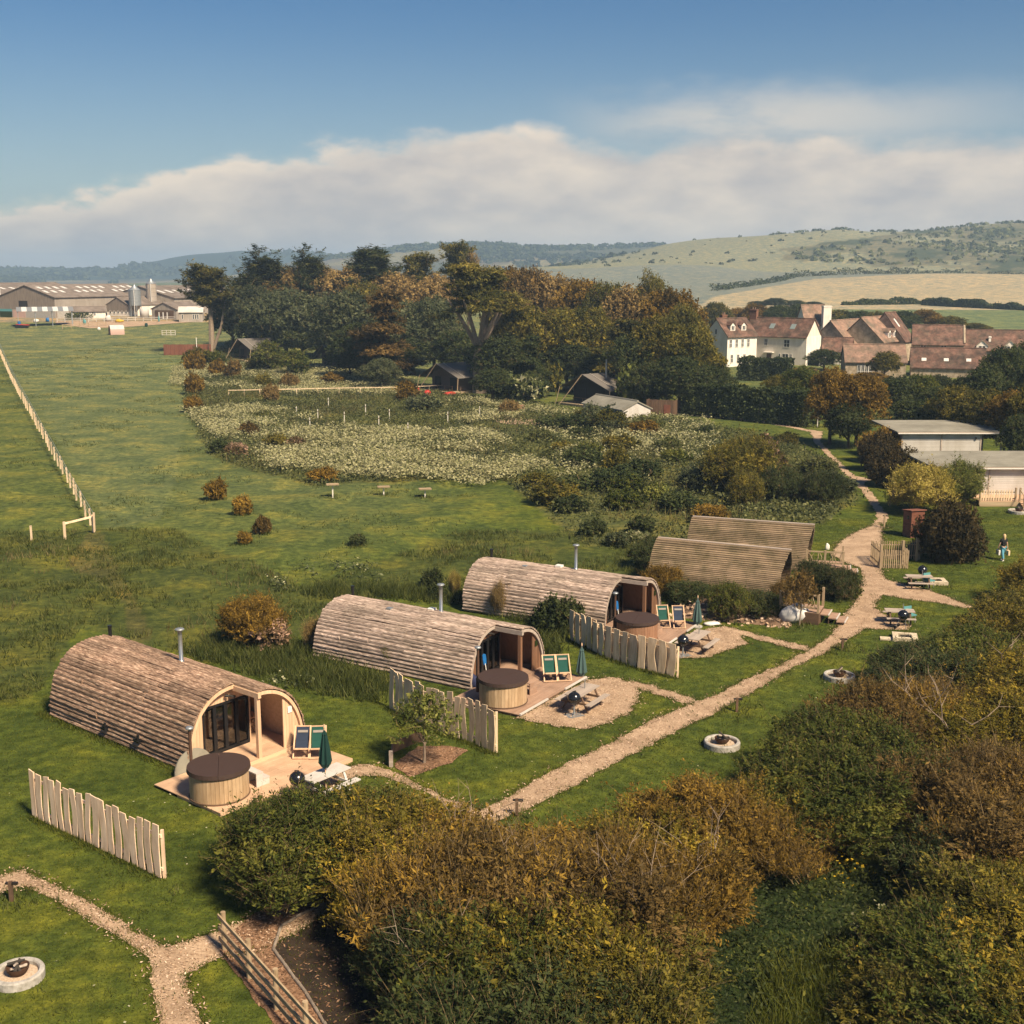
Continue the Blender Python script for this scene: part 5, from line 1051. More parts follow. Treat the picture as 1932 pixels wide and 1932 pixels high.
# pale store shed, wooden tub and dark shed near the last tent
G1 = house('store_shed', 1176, 797, -62, 9.5, 4.0, 1.6, 2.5, 'white_board', 'roof_felt', 'long low pale shed with grey roof among wild plants below the last tent', 'shed', None, 'R', .25)
t = copy_tree(bpy.data.objects['hot_tub.002']); t['label'] = 'round reddish tub under the pale flowering shrub by the dark shed'; t.matrix_world = Matrix.Translation(at(1196, 786)) @ Matrix.Diagonal((1.1, 1.1, 1.0, 1)) 
for c in list(t.children):
    if c.name.startswith('stove_flue'):
        for cc in list(c.children): bpy.data.objects.remove(cc)
        bpy.data.objects.remove(c)
s = empty('dark_shed', at(1245, 789), math.radians(-18), 'dark brown screened cubicle with a door at the end of the hedge', 'shed')
for k in range(12): ubox('cladding_board', (-1.65+k*.3, 0, 1.15), (.28, .05, 2.3-(k % 3)*.03), 'brown_wood', s)
for k in range(7): ubox('cladding_board', (1.8, .15+k*.3, 1.1), (.05, .28, 2.2), 'brown_wood', s); ubox('cladding_board', (-1.8, .15+k*.3, 1.1), (.05, .28, 2.2), 'brown_wood', s)
ubox('door', (.9, -.04, .85), (.85, .05, 1.65), 'red_wood', s)
pt = empty('cedar_picnic_table', at(968, 776), 0, 'orange-brown picnic table on the grass behind the wild plants', 'picnic table'); ubox('table_plank', (0, 0, .75), (3.2, .9, .07), 'stave_red', pt); ubox('bench_plank', (0, -.85, .45), (3.2, .35, .06), 'stave_red', pt); ubox('bench_plank', (0, .85, .45), (3.2, .35, .06), 'stave_red', pt)
for x in (-1.1, 1.1): b = MB(); b.bar((x, -.3, .72), (x, -.7, 0), .1); b.bar((x, .3, .72), (x, .7, 0), .1); b.build('leg_frame', 'stave_red', pt)
yd = [at(*p) for p in [(905, 783), (985, 788), (1030, 797), (1010, 803), (950, 800), (905, 788)]]
b = MB(); b.add([(p.x, p.y, .05) for p in yd], [tuple(range(len(yd)))]); tag(b.build('earth_path', 'path', None), kind='structure')
# grey chalets at the right
def chalet(x0, x1, yf, D, hf, label, porch):
    o = empty('grey_chalet', (x0, yf, 0), 0, label, 'chalet', 'grey boarded chalets'); L = x1-x0; pw = L-porch; zb = .45
    n = 12
    for k in range(n): ubox('wall_board', (pw/2, .0, zb+(k+.5)*(hf-.35-zb)/n), (pw, .05, (hf-.35-zb)/n-.012), 'white_board', o, (.05, 0, 0)); ubox('wall_board', (0, D*.42, zb+(k+.5)*(hf-.2-zb)/n), (.05, D*.84, (hf-.2-zb)/n-.012), 'grey_wood', o)
    ubox('rear_wall', (pw/2, D*.84, hf*.55), (pw, .06, hf*.9), 'grey_wood', o); ubox('end_wall', (pw, D*.5, hf*.5), (.06, D*.68, hf*.8), 'white_board', o)
    for x in (.04, pw*.5, pw-.04): ubox('corner_board', (x, -.05, (zb+hf-.3)/2), (.12, .04, hf-.3-zb), 'grey_wood', o)
    r = MB(); r.add([(-.55, -.38, hf-.22), (L+.5, -.38, hf-.22), (L+.2, D*.92, hf+.02), (-.9, D*.92, hf+.02), (-.55, -.38, hf-.10), (L+.5, -.38, hf-.10), (L+.2, D*.92, hf+.14), (-.9, D*.92, hf+.14)], [(0, 3, 2, 1), (4, 5, 6, 7), (0, 1, 5, 4), (1, 2, 6, 5), (2, 3, 7, 6), (3, 0, 4, 7)]); r.build('roof', 'roof_felt', o)
    ubox('eave_board', (L/2, -.40, hf-.2), (L+1.0, .04, .1), 'grey_wood', o)
    for k in range(8): ubox('rafter_end', (.4+k*(L-.8)/7, -.22, hf-.32), (.09, .34, .14), 'grey_wood', o)
    for x in (L-.1,): ubox('porch_post', (x, -.1, hf/2), (.14, .14, hf-.3), 'grey_wood', o); ubox('porch_post', (x, D*.6, hf/2), (.14, .14, hf-.1), 'grey_wood', o)
    ubox('wall_lamp', (pw*.93, -.1, hf*.72), (.16, .14, .2), 'lamp_black', o); ubox('gutter', (L/2-.2, -.44, hf-.27), (L+.6, .08, .07), 'white_paint', o); return o
c1 = chalet(37.2, 46.8, 115.2, 7.6, 2.8, 'rear grey boarded chalet with flat grey roof by the dark hedge', 2.0); c1.location.z += .55; c2 = chalet(34.3, 44.9, 96.8, 7.4, 2.9, 'front grey boarded chalet with a balustraded deck at the right edge', 2.2)
d = empty('chalet_deck', (37.6, 94.0, 0), 0, 'pale timber deck with slatted balustrade and steps in front of the grey chalet', 'deck')
for k in range(14): ubox('deck_board', (4, .1+k*.2, .42), (9.6, .19, .05), 'deck_new', d)
ubox('fascia', (4, -.02, .2), (9.6, .05, .38), 'post_wood', d)
for x0, x1 in ((-.8, 2.0), (3.5, 8.6)):
    n = int((x1-x0)/.2)
    for k in range(n): ubox('baluster', (x0+.1+k*.2, .05, .88), (.09, .04, .85), 'waney_old', d, (0, R_.uniform(-.05, .05), 0))
    ubox('rail', ((x0+x1)/2, .1, .62), (x1-x0, .04, .08), 'post_wood', d); ubox('rail', ((x0+x1)/2, .1, 1.12), (x1-x0, .04, .08), 'post_wood', d)
for x in (-.8, 2.0, 2.35, 3.2, 3.5, 6): ubox('post', (x, .02, .75), (.12, .12, 1.5 if 1 < x < 4 else 1.2), 'post_wood', d)
for k in range(3): ubox('step', (2.77, -.2-.3*k, .34-.12*k), (.95, .3, .05), 'deck_new', d)
for x in (2.3, 3.24): b = MB(); b.bar((x, -.9, .95), (x, 0, 1.4), .06); b.bar((x, -.9, 0), (x, -.9, .95), .08); b.build('handrail', 'post_wood', d)
lump('teal_box', 1835, 840, 0, (1.2, 1.0, 1.8), 'teal', 'teal box on the porch of the rear grey chalet', 'box', 3)
# ------------------------------------------------------------------ farm on the left
F1 = house('farm_barn', 105, 600.5, 68, 44, 21, 6.0, 9.3, 'concrete', 'barn_roof', 'largest grey barn with dark gable and rows of roof lights', 'barn', 'farm barns', 'L', .5, 'barn_board')
ubox('side_cladding', (22, -.06, 4.3), (44, .08, 3.4), 'barn_sheet', F1['o'])
for k in range(9): ubox('wall_pier', (.4+k*5.4, -.08, 1.3), (.5, .1, 2.6), 'barn_board', F1['o'])
for r, t in enumerate((.42, .74)):
    for k in range(13):
        if (k*7+r*3) % 5 != 1: rooflight(F1, 1.6+k*3.3+r*1.2, t, 1.25, 1.9, 'rooflight')
ubox('gable_opening_shade', (-.08, 11.5, 4.1), (.06, 3.2, 1.7), 'dark_interior', F1['o']); ubox('mural_panel', (-.1, 18.2, 1.3), (.06, 4.6, 2.4), 'blossom_cream', F1['o']); ubox('mural_panel', (-.12, 18.2, 2.2), (.06, 4.6, .7), 'teal', F1['o']); ubox('mural_panel', (-.1, 13.2, 1.2), (.06, 4.6, 2.2), 'pink_paint', F1['o'])  # near-black gable panel paints the dark inside of an opening, nothing is cut
F0 = house('farm_barn', -8, 597, 68, 40, 26, 6.5, 9.6, 'barn_sheet', 'barn_roof', 'pale-roofed barn at the left edge behind the largest barn', 'barn', 'farm barns', 'L', .5, 'barn_sheet', 0)
for k in range(8): rooflight(F0, 2+k*4, .5, 1.3, 2, 'rooflight')
F4 = house('farm_barn', 330, 594, 68, 40, 26, 5.2, 8.6, 'barn_sheet', 'barn_roof', 'pale gabled barn behind the two silos', 'barn', 'farm barns', 'L', .5, 'barn_sheet')
for k in range(8): rooflight(F4, 2+k*4, .5, 1.4, 3, 'rooflight')
F2 = house('farm_barn', 243, 597, 62, 18, 8.8, 3.4, 5.6, 'render_white', 'barn_roof', 'small barn with dark boarded gable over a white wall, left of the silos', 'barn', 'farm barns', 'L', .3, 'barn_board')
for k in range(5): win(F2, 1.0+k*1.6, 1.3, .7, .8, 'left', False)
F3 = house('farm_barn', 333, 603, 68, 12, 8.4, 3.0, 4.7, 'barn_sheet', 'barn_roof', 'small open-fronted barn with dark interior below the tall silo', 'barn', 'farm barns', 'L', .4); ubox('open_front_shade', (-.08, 4.0, 1.35), (.06, 6.4, 2.6), 'brown_wood', F3['o'])  # flat dark brown panel paints the shade inside the open front
for k in range(3): ubox('white_door_post', (-.12, 3.0+k*1.4, 1.2), (.05, .35, 1.8), 'white_paint', F3['o'])
F5 = house('farm_annex', 383, 608, 10, 6.4, 5, 2.8, 4.0, 'barn_sheet', 'white_board', 'small pale annex with white arched windows beside the tall left cypress', 'annex', None, 'R')
for x in (1.0, 3.9, 4.5, 5.1): win(F5, x, 1.5, .4, 1.3, 'front', False)
F6 = house('white_outbuilding', 137, 602, 20, 9, 4, 2.2, 3.3, 'render_white', 'barn_roof', 'low white outbuilding in front of the largest barn side wall', 'outbuilding', None, 'L'); win(F6, 1.8, 1.4, .9, .8); win(F6, 6.0, 1.4, .6, .8)
def silo(px, py, r, z0, z1, m, label, hop):
    o = empty('grain_silo', at(px, py), 0, label, 'silo', 'steel grain silos'); b = MB(); b.lathe([(r, z0), (r, z1)], 24); b.build('tank', m, o, True)
    for k in range(5): h_ = MB(); h_.lathe([(r, z0+.3+k*(z1-z0-.6)/4), (r+.05, z0+.36+k*(z1-z0-.6)/4), (r, z0+.42+k*(z1-z0-.6)/4)], 24); h_.build('hoop', m, o)
    c = MB(); c.lathe([(r+.08, z1), (.35, z1+r*.72), (.35, z1+r*.72+.3), (0, z1+r*.72+.45)], 24); c.build('roof_cone', 'galv', o, True)
    if hop: h_ = MB(); h_.lathe([(r, z0), (.3, z0-r*1.1), (.3, .5), (0, .5)], 20); h_.build('hopper', 'barn_board', o)
    for k in range(6): t = k*1.047; l = MB(); l.bar((r*math.cos(t)*.97, r*math.sin(t)*.97, 0), (r*math.cos(t)*.97, r*math.sin(t)*.97, z0), .16); l.build('leg', 'galv', o)
    b = MB(); b.bar((r*.2, -r-.2, 0), (r*.2, -r-.2, z1), .22, .1); b.build('ladder', 'white_paint', o); return o
silo(256.5, 597, 1.75, 3.2, 7.7, 'galv', 'shorter blue-grey grain silo with a dark hopper, left of the tall one', True); silo(288, 594, 1.55, 4.0, 9.4, 'barn_sheet', 'taller pale grain silo with a conical cap', False)
b = MB(); b.lathe([(0, 0), (1.3, 0), (1.3, 2.4), (1.0, 2.75), (0, 2.85)], 18); o = b.build('water_tank', 'white_board', None, True, at(273, 600)); tag(o, 'squat white tank between the short silo and the open barn', 'tank')
o = empty('lean_to_shelter', at(100, 616), math.radians(22), 'open shelter with striped translucent lean-to roof in front of the largest barn', 'shelter')
for k in range(11): ubox('roof_panel', (-8.2+k*1.3, 1.2, 4.5), (1.29, 5.0, .08), 'rooflight' if k % 2 else 'lead', o, (.20, 0, 0))
for x in (-8.5, -4.2, 0, 5.0):
    for y in (-.8, 3.2): ubox('post', (x, y, 2.1), (.16, .16, 4.2), 'galv', o)
o = empty('pig_ark', at(207, 632), math.radians(28), 'small round-topped pig ark with white roof and reddish end on the grass', 'animal shelter'); b = MB(); k = 14
pts = [(0, -1.45*math.cos(math.pi*i/k), .5+1.85*math.sin(math.pi*i/k)) for i in range(k+1)]; b.prism([(0, -1.45, 0)]+pts+[(0, 1.45, 0)], 1, (3.4, 0, 0)); b.build('hull', 'pink_paint', o)
c = MB(); c.prism([(x, y*1.03, z*1.02+.02) for x, y, z in pts[2:-2]], 1, (3.42, 0, 0)); c.build('white_roof', 'white_board', o); e = MB(); e.prism([(-.03, y*.98, z) for x, y, z in [(0, -1.45, 0)]+pts+[(0, 1.45, 0)]], 1, (.02, 0, 0)); e.build('end_panel', 'ark_red', o)
o = empty('feed_trailer', at(42, 619), .1, 'black and red feed trailer with a blue drum on the farm grass', 'trailer'); b = MB(); b.prism([(-1.6, -.7, 0), (1.6, -.7, .1), (1.8, -.7, .7), (-1.7, -.7, .9)], 1, (0, 1.4, 0)); b.build('body', 'black_paint', o); ubox('red_rim', (.2, 0, .85), (3.2, 1.44, .16), 'red_cloth', o, (0, .06, 0)); b = MB(); b.cyl((-.7, 0, .9), (-.7, 0, 1.7), .4, .4, 12); b.build('drum', 'blue_plastic', o)
for px, py, sz, mm, lb, nm in ((90, 608, (.9, .9, 1.4), 'blue_plastic', 'blue barrel standing by the lean-to shelter', 'blue_barrel'), (276, 617, (.8, .8, 1.2), 'parasol_dark', 'dark green bin on the farm grass below the water tank', 'green_bin'), (300, 608, (.6, .3, 1.8), 'teal', 'pale teal banner by the farmyard fence', 'banner'), (160, 613, (.9, .7, 1.7), 'teal', 'grey-teal playground figure near the white outbuilding', 'play_figure'), (68, 609, (1.6, .8, 1.1), 'white_cloth', 'white bag beside the lean-to shelter posts', 'white_bag'), (187, 624, (1.0, .5, .9), 'white_paint', 'white pair of blocks on the grass left of the pig ark', 'white_block'), (225, 609, (2.6, 1.6, 1.0), 'yellow', 'yellowish heap in the farmyard behind the pig ark', 'straw_heap'), (205, 607, (1.6, 1.2, 2.0), 'white_board', 'pale playground tower in the farmyard', 'play_tower'), (85, 742, (.9, .6, .5), 'stave_red', 'small orange-brown hen by the left field fence', 'hen')):
    if nm == 'hen': continue
    lump(nm, px, py, 0, sz, mm, lb, nm.split('_')[-1], int(px))
def rails(pa, pb, n, h, label, rl=2, m='post_wood', nm='paddock_fence'):
    a, b = at(*pa), at(*pb); o = empty(nm, a, 0, label, 'fence', 'farmyard rails'); pr = None
    for k in range(n):
        q = at(pa[0]+(pb[0]-pa[0])*k/(n-1), pa[1]+(pb[1]-pa[1])*k/(n-1))-a; ubox('post', q+Vector((0, 0, h/2)), (.13, .13, h), m, o)
        if pr is not None:
            for r in range(rl): z = Vector((0, 0, h*(.92-.42*r))); bb = MB(); bb.bar(pr+z, q+z, .06, .12); bb.build('rail', m, o)
        pr = q
    return o
rails((108, 609), (330, 606), 16, 1.2, 'long rail fence along the front of the farmyard', 2, 'white_board'); rails((118, 621), (200, 616), 6, 1.2, 'rail fence on the farm grass left of the pig ark', 2); rails((306, 633), (331, 633), 4, 1.3, 'white hurdle on the grass right of the pig ark', 3, 'white_board', 'white_hurdle')
b = MB(); yp = [at(*p) for p in [(105, 607), (380, 607), (345, 610), (250, 617), (170, 620), (105, 612)]]; b.add([(p.x, p.y, p.z+.06) for p in yp], [tuple(range(6))]); tag(b.build('farmyard', 'path', None), kind='structure')
o = empty('lattice_mast', at(2, 597), 0, 'slim white aerial mast at the left edge behind the farm', 'mast'); b = MB()
for x, y in ((-.4, 0), (.4, 0), (0, .5)): b.bar((x, y, 0), (x*.4, y*.4, 16), .12)
for k in range(14): b.bar((-.4+.015*k, 0, k*1.15), (.4-.015*k, 0, k*1.15+.9), .08)
b.build('lattice', 'white_paint', o)
for z in (11, 14.5): c = MB(); c.cyl((0, -.4, z), (0, -.7, z), .6, .6, 12); c.build('dish', 'white_paint', o)
o = empty('fence_screen', at(350, 670), math.radians(6), 'red-brown boarded screen left of the wood with a white pole', 'fence')
for k in range(24): ubox('board', (-4.2+k*.4, .15*(k > 14)*(k-14)*.4, 1.1), (.38, .05, 2.2-(k % 4)*.03), 'red_wood', o)
for k in range(4): ubox('post', (-4.2+k*3.0, .2, 1.1), (.15, .15, 2.2), 'brown_wood', o)
ubox('white_pole', (2.4, -.3, 1.8), (.12, .12, 3.6), 'white_paint', o)
# fences of the fields
pA, pB = at(180, 1010), at(-6, 655); d = pB-pA; n = 62; fo = empty('field_fence', pA, 0, 'long post and wire fence running up the left field', 'fence')
for k in range(n):
    q = d*(k/(n-1)); z = tz(pA.x+q.x, pA.y+q.y); ubox('post', (q.x+R_.uniform(-.08, .08), q.y, z+.62), (.11, .11, 1.3+R_.uniform(-.08, .08)), 'waney_old', fo, (R_.uniform(-.04, .04), R_.uniform(-.04, .04), 0))
for zz in (.45, .8, 1.15):
    b = MB()
    for k in range(0, n-1, 3): q, q2 = d*(k/(n-1)), d*(min(n-1, k+3)/(n-1)); b.bar(q+Vector((0, 0, tz(pA.x+q.x, pA.y+q.y)+zz)), q2+Vector((0, 0, tz(pA.x+q2.x, pA.y+q2.y)+zz)), .025)
    b.build('wire', 'galv', fo)
o = empty('end_rail', at(123, 1018), 0, 'short wooden rail between two posts at the near end of the field fence', 'rail'); q = at(177, 1008)-at(123, 1018)
for v in (Vector((0, 0, 0)), q): ubox('post', v+Vector((0, 0, .62)), (.14, .14, 1.25), 'waney_old', o)
b = MB(); b.bar(Vector((0, 0, 1.12)), q+Vector((0, 0, 1.12)), .09, .13); b.build('rail', 'waney_old', o)
o = empty('lone_post', at(60, 1022), 0, 'single wooden post in the rough grass left of the short rail', 'post'); ubox('stake', (0, 0, .5), (.11, .11, 1.05), 'waney_old', o); ubox('cap', (0, 0, 1.05), (.13, .13, .04), 'waney_old', o)
pts_ = [(432, 750), (520, 748), (640, 746), (760, 744), (835, 740)]
mf = empty('meadow_rail', at(*pts_[0]), 0, 'pale rail fence crossing the wild meadow in front of the tents', 'fence'); a0 = at(*pts_[0])
for a, b_ in zip(pts_[:-1], pts_[1:]):
    for k in range(3): q = at(a[0]+(b_[0]-a[0])*k/3, a[1]+(b_[1]-a[1])*k/3)-a0; ubox('post', q+Vector((0, 0, .55)), (.11, .11, 1.15), 'waney_old', mf)
    q1, q2 = at(*a)-a0, at(*b_)-a0; bb = MB(); bb.bar(q1+Vector((0, 0, 1.05)), q2+Vector((0, 0, 1.05)), .05, .10); bb.build('rail', 'waney_old', mf)
mk = [(560, 790), (600, 795), (650, 800), (715, 808), (770, 822), (845, 800), (905, 790), (690, 785), (620, 772), (800, 775), (585, 812), (735, 795)]
for i, (x, y) in enumerate(mk):
    s = empty('sapling_stake', at(x, y), 0, 'pale stake holding a young sapling in the wild meadow', 'stake', 'sapling stakes in the meadow'); ubox('stake', (0, 0, .75), (.09, .09, 1.5), 'stem_white', s); ubox('tie', (0, 0, 1.2), (.14, .14, .08), 'brown_wood', s)
for px, py, lb in ((628, 940, 'wooden bird table on a post beside the wild meadow, leftmost of three'), (724, 934, 'flat wooden stand in the grass between the bird table and the right stand'), (802, 936, 'flat wooden stand farthest right along the meadow edge')):
    s = empty('meadow_stand', at(px, py), .2, lb, 'stand', 'wooden stands at the meadow edge'); ubox('post', (0, 0, .35 if px > 700 else .55), (.1, .1, .7 if px > 700 else 1.1), 'stem_white', s); ubox('tray', (0, 0, .72 if px > 700 else 1.12), (1.0, .7, .07), 'post_wood', s); ubox('lip', (0, -.35, .78 if px > 700 else 1.18), (1.0, .04, .08), 'post_wood', s)
# person walking away across the lawn with two bags
def skin_body(name, V, E, rad, m, parent, root=0, sub=1):
    me = bpy.data.meshes.new(name); me.from_pydata(V, E, []); o = link(name, me, m, parent); o.modifiers.new('skin', 'SKIN'); me.skin_vertices or None
    for i, r in enumerate(rad): me.skin_vertices[0].data[i].radius = (r, r) if not isinstance(r, tuple) else r
    me.skin_vertices[0].data[root].use_root = True; s = o.modifiers.new('sub', 'SUBSURF'); s.levels = sub; s.render_levels = sub; return o
pe = empty('person', at(1891, 1057), .25, 'person with fair hair in black t-shirt and pale blue jeans walking away with two bags', 'person')
V = [(0, 0, .92), (0, .01, 1.12), (0, .0, 1.32), (0, .0, 1.43), (0, -.02, 1.52), (0, -.02, 1.62)]; Rr = [.13, (.12, .10), (.15, .10), .06, .075, .085]; Ed = [(0, 1), (1, 2), (2, 3), (3, 4), (4, 5)]
def chain(start, pts, rs):
    prev = start
    for p, r in zip(pts, rs): V.append(p); Rr.append(r); Ed.append((prev, len(V)-1)); prev = len(V)-1
    return prev
for s in (-1, 1):
    k = .12*s; chain(0, [(s*.09, .0, .86), (s*.10, .10*s, .48), (s*.10, .14*s-.10*(s < 0), .09), (s*.10, .14*s-.10*(s < 0)+.14, .04)], [.09, .062, .045, .035])
    w = chain(2, [(s*.17, 0, 1.36), (s*.24, -.04*s, 1.10), (s*.27, .02-.08*s, .87), (s*.275, .03-.08*s, .80)], [.055, .045, .032, .026])
    for q in range(4): chain(w, [(s*.275+.0, .0-.08*s+.018*q, .765), (s*.262, .0-.08*s+.018*q, .715+.008*abs(q-1.5))], [.010, .008])
    chain(w, [(s*.255, -.02-.08*s, .79), (s*.248, -.03-.08*s, .755)], [.011, .008])
skin_body('body', V, Ed, Rr, 'skin', pe)
skin_body('shirt', [(0, 0, .86), (0, .01, 1.14), (0, 0, 1.33), (0, 0, 1.40), (-.17, 0, 1.36), (-.225, .02, 1.18), (.17, 0, 1.36), (.225, -.02, 1.18)], [(0, 1), (1, 2), (2, 3), (2, 4), (4, 5), (2, 6), (6, 7)], [(.19, .16), (.18, .155), (.19, .14), .085, .08, .075, .08, .075], 'shirt_black', pe)
skin_body('jeans', [(0, 0, .96), (-.09, 0, .85), (-.10, -.10, .48), (-.10, -.22, .10), (.09, 0, .85), (.10, .10, .48), (.10, .14, .10)], [(0, 1), (1, 2), (2, 3), (0, 4), (4, 5), (5, 6)], [.165, .12, .09, .072, .12, .09, .072], 'jeans', pe)
b = MB(); b.lathe([(.03, 1.30), (.10, 1.40), (.105, 1.55), (.10, 1.66), (.05, 1.72), (0, 1.73)], 14, (0, -.035, 0)); b.build('hair', 'hair_blond', pe, True)
for s in (-1, 1): b = MB(); b.box((s*.10, .12*s+.02, .035), (.10, .26, .07)); b.build('shoe', 'white_paint', pe)
for s, m, lb in ((-1, 'white_cloth', 'pale bag hanging from the left hand of the walking person'), (1, 'waney_old', 'straw-coloured bag hanging from the right hand of the walking person')):
    q = pe.location; g = empty('carried_bag', (q.x+s*.285, q.y-.06*s, 0), .2, lb, 'bag', 'bags carried by the person'); b = MB(); b.prism([(-.05, -.16, .36), (-.07, -.19, .66), (-.02, -.17, .68), (.06, -.17, .67), (.06, -.16, .35)], 1, (0, .34, 0)); b.build('sack', m, g); b = MB(); b.limb([(0, -.1, .66), (0, -.02, .76), (0, .02, .76), (0, .1, .66)], [.012]*4, 5); b.build('strap', m, g)
# ------------------------------------------------------------------ trees, bushes, hedges
def spray_mesh(name, seed, lumps, nspray, per, L, Wd, sl, up=.5, out=.7, wind=(0, 0, 0), droop=0, rmin=.55, zmin=-.25, tb=.5, tvar=.16, nup=.45, axn=.65, posn=.13, twn=3, tww=.13):
    """leaf sprays springing from a set of ellipsoid lumps (centre, radii)"""
    g = np.random.default_rng(seed); C = np.array([l[0] for l in lumps], float); Rd = np.array([l[1] for l in lumps], float)
    w = (Rd[:, 0]*Rd[:, 1]+Rd[:, 0]*Rd[:, 2]); i = g.choice(len(lumps), nspray, p=w/w.sum())
    d = unit(g.normal(0, 1, (nspray, 3))); d[:, 2] = np.where(d[:, 2] < zmin, -d[:, 2]*.6, d[:, 2])
    P = C[i]+d*Rd[i]*(g.uniform(rmin, 1.0, (nspray, 1))**.6); k = P[:, 2] > .04; P, d = P[k], d[k]; n = len(P)
    Dn = unit(d*out+np.array((0, 0, up))+np.array(wind)+g.normal(0, .35, (n, 3))); ln = sl*g.uniform(.5, 1.35, n)*np.where((g.uniform(0, 1, n) < .06) & (axn < .5), 1.9, 1)
    th = g.normal(tb, tvar, n)+np.random.default_rng(seed+500).normal(0, .15, len(lumps))[i[k]]
    t = g.uniform(.1, 1, (n, per)); Q = P[:, None]+Dn[:, None]*(t*ln[:, None])[..., None]+np.array((0, 0, -droop))*((t**2)*ln[:, None])[..., None]
    Q = Q.reshape(-1, 3); m = len(Q); Q += g.normal(0, sl*posn, (m, 3)); DD = np.repeat(Dn, per, 0)
    ax = unit(DD+g.normal(0, axn, (m, 3))); Nn = unit(g.normal(0, .7, (m, 3))+np.repeat(d, per, 0)*.5+np.array((0, 0, nup)))
    l = L*np.repeat(g.uniform(.6, 1.4, n), per)*g.uniform(.5, 1.6, m); V = leaves(Q, Nn, ax, l, l*Wd)
    me = np_mesh(name, V, 4, np.clip(np.repeat(th, per)+g.normal(0, .12, m), 0, 1))
    # bare twigs
    q = g.choice(n, n//twn, replace=False); a = P[q]-Dn[q]*(ln[q]*.4)[:, None]; b = P[q]+Dn[q]*(ln[q]*1.15)[:, None]; s = unit(np.cross(Dn[q], g.normal(0, 1, (len(q), 3))))*L*tww
    tw = np_mesh(name+'_twigs', np.stack([a-s, a+s, b], 1).reshape(-1, 3), 3, g.uniform(0, 1, len(q)))
    return me, tw
def lumps_wild(seed, r, h, n=13):
    g = random.Random(seed); out = []
    for k in range(n*2):
        z = 1-2*(k+.5)/(n*2)*.82; a = 2.39996*k+g.uniform(-.25, .25); q = (max(0, 1-z*z))**.5; m = g.uniform(.62, 1.0); s = g.uniform(.10, .22)
        out.append(((r*.86*q*m*math.cos(a), r*.86*q*m*math.sin(a), max(.12*h, h*.42+h*.46*z*m)), (r*s, r*s*g.uniform(.7, 1.2), h*s*g.uniform(.7, 1.5))))
    out.append(((0, 0, h*.25), (r*.45, r*.45, h*.22))); return out
def lumps_bush(seed, r, h, n=9):
    g = random.Random(seed); out = [((0, 0, h*.38), (r*.72, r*.72, h*.42))]
    for k in range(n):
        a = 6.283*k/n+g.uniform(-.4, .4); q = r*g.uniform(.35, .68); z = h*g.uniform(.25, .74); s = g.uniform(.24, .42); out.append(((q*math.cos(a), q*math.sin(a), z), (r*s, r*s, h*s*.75)))
    out.append((((g.uniform(-.2, .2))*r, g.uniform(-.2, .2)*r, h*.72), (r*.35, r*.35, h*.28))); return out
BUSH = {}
def extent(me):
    v = np.zeros(len(me.vertices)*3); me.vertices.foreach_get('co', v); v = v.reshape(-1, 3); return float(np.percentile(np.hypot(v[:, 0], v[:, 1]), 95)), float(np.percentile(v[:, 2], 98.5))
def bush_proto(key, r, h, *a, n=9, seed=0, twigmat='twig', **k):
    me, tw = spray_mesh('foliage', seed, (lumps_wild if key.startswith(('near', 'fine', 'mid')) else lumps_bush)(seed, r, h, n), *a, **k); tw.materials.append(MATS[twigmat]); r, h = extent(me); BUSH[key] = (me, tw, r, h, None); return key
NB = [bush_proto('near%d' % i, 2.4, 3.0, 2700, 18, .105, .38, .60, seed=40+i, up=(.5, .7, .35, .6)[i], wind=((-.25, .1, 0), (.2, 0, 0), (-.1, -.2, 0), (-.4, .2, .1))[i], n=20, axn=.40, posn=.075, twn=1, tww=.10) for i in range(4)]
MBs = [bush_proto('mid%d' % i, 1.5, 1.7, 560, 10, .19, .5, .45, seed=60+i, up=.5, zmin=-.8) for i in range(3)]
FBs = [bush_proto('far%d' % i, 2.5, 2.6, 300, 8, .46, .6, .8, seed=70+i, up=.4) for i in range(2)]
bush_proto('fine', 2.2, 2.6, 1900, 13, .115, .24, .85, seed=80, up=1.2, n=18, axn=.3, posn=.06, twn=1, tww=.13)
bush_proto('dome', 2.3, 2.8, 2400, 11, .13, .5, .35, seed=83, n=12, zmin=-1)
def tree_proto(key, r, h, base, nl, ns, per, L, Wd, sl, seed, tr=.28, bark='bark', up=.35, flatten=1.0, droop=.2):
    g = random.Random(seed); cz = base+(h-base)*.5; lm = [((0, 0, cz), (r*.6, r*.6, (h-base)*.40))]
    for k in range(nl):
        a = 2.4*k+g.uniform(-.3, .3); v = (k+.5)/nl; z = base+(h-base)*(.12+.74*v); q = r*(.70*math.sin(math.pi*(.22+.70*v)))*g.uniform(.75, 1.1); s = g.uniform(.26, .40)
        lm.append(((q*math.cos(a), q*math.sin(a), z), (r*s, r*s, r*s*flatten)))
    me, tw = spray_mesh('foliage', seed, lm, ns, per, L, Wd, sl, up=up, droop=droop); tw.materials.append(MATS['twig'])
    b = MB(); b.limb([(0, 0, -.1), (.05, 0, base*.6), (.1, .05, base+(h-base)*.25), (.05, .1, h*.75)], [tr*1.3, tr, tr*.7, tr*.2], 8)
    for k in range(6): c = lm[1+k*(nl//6)][0]; z0 = base*.7+(c[2]-base)*.35; b.limb([(.05, .02, max(.5, z0)), (c[0]*.5, c[1]*.5, (z0+c[2])/2+.2), c], [tr*.5, tr*.32, tr*.12], 5)
    t = b.mesh('trunk'); t.materials.append(MATS[bark]); r, h = extent(me); BUSH[key] = (me, tw, r, h, t); return key
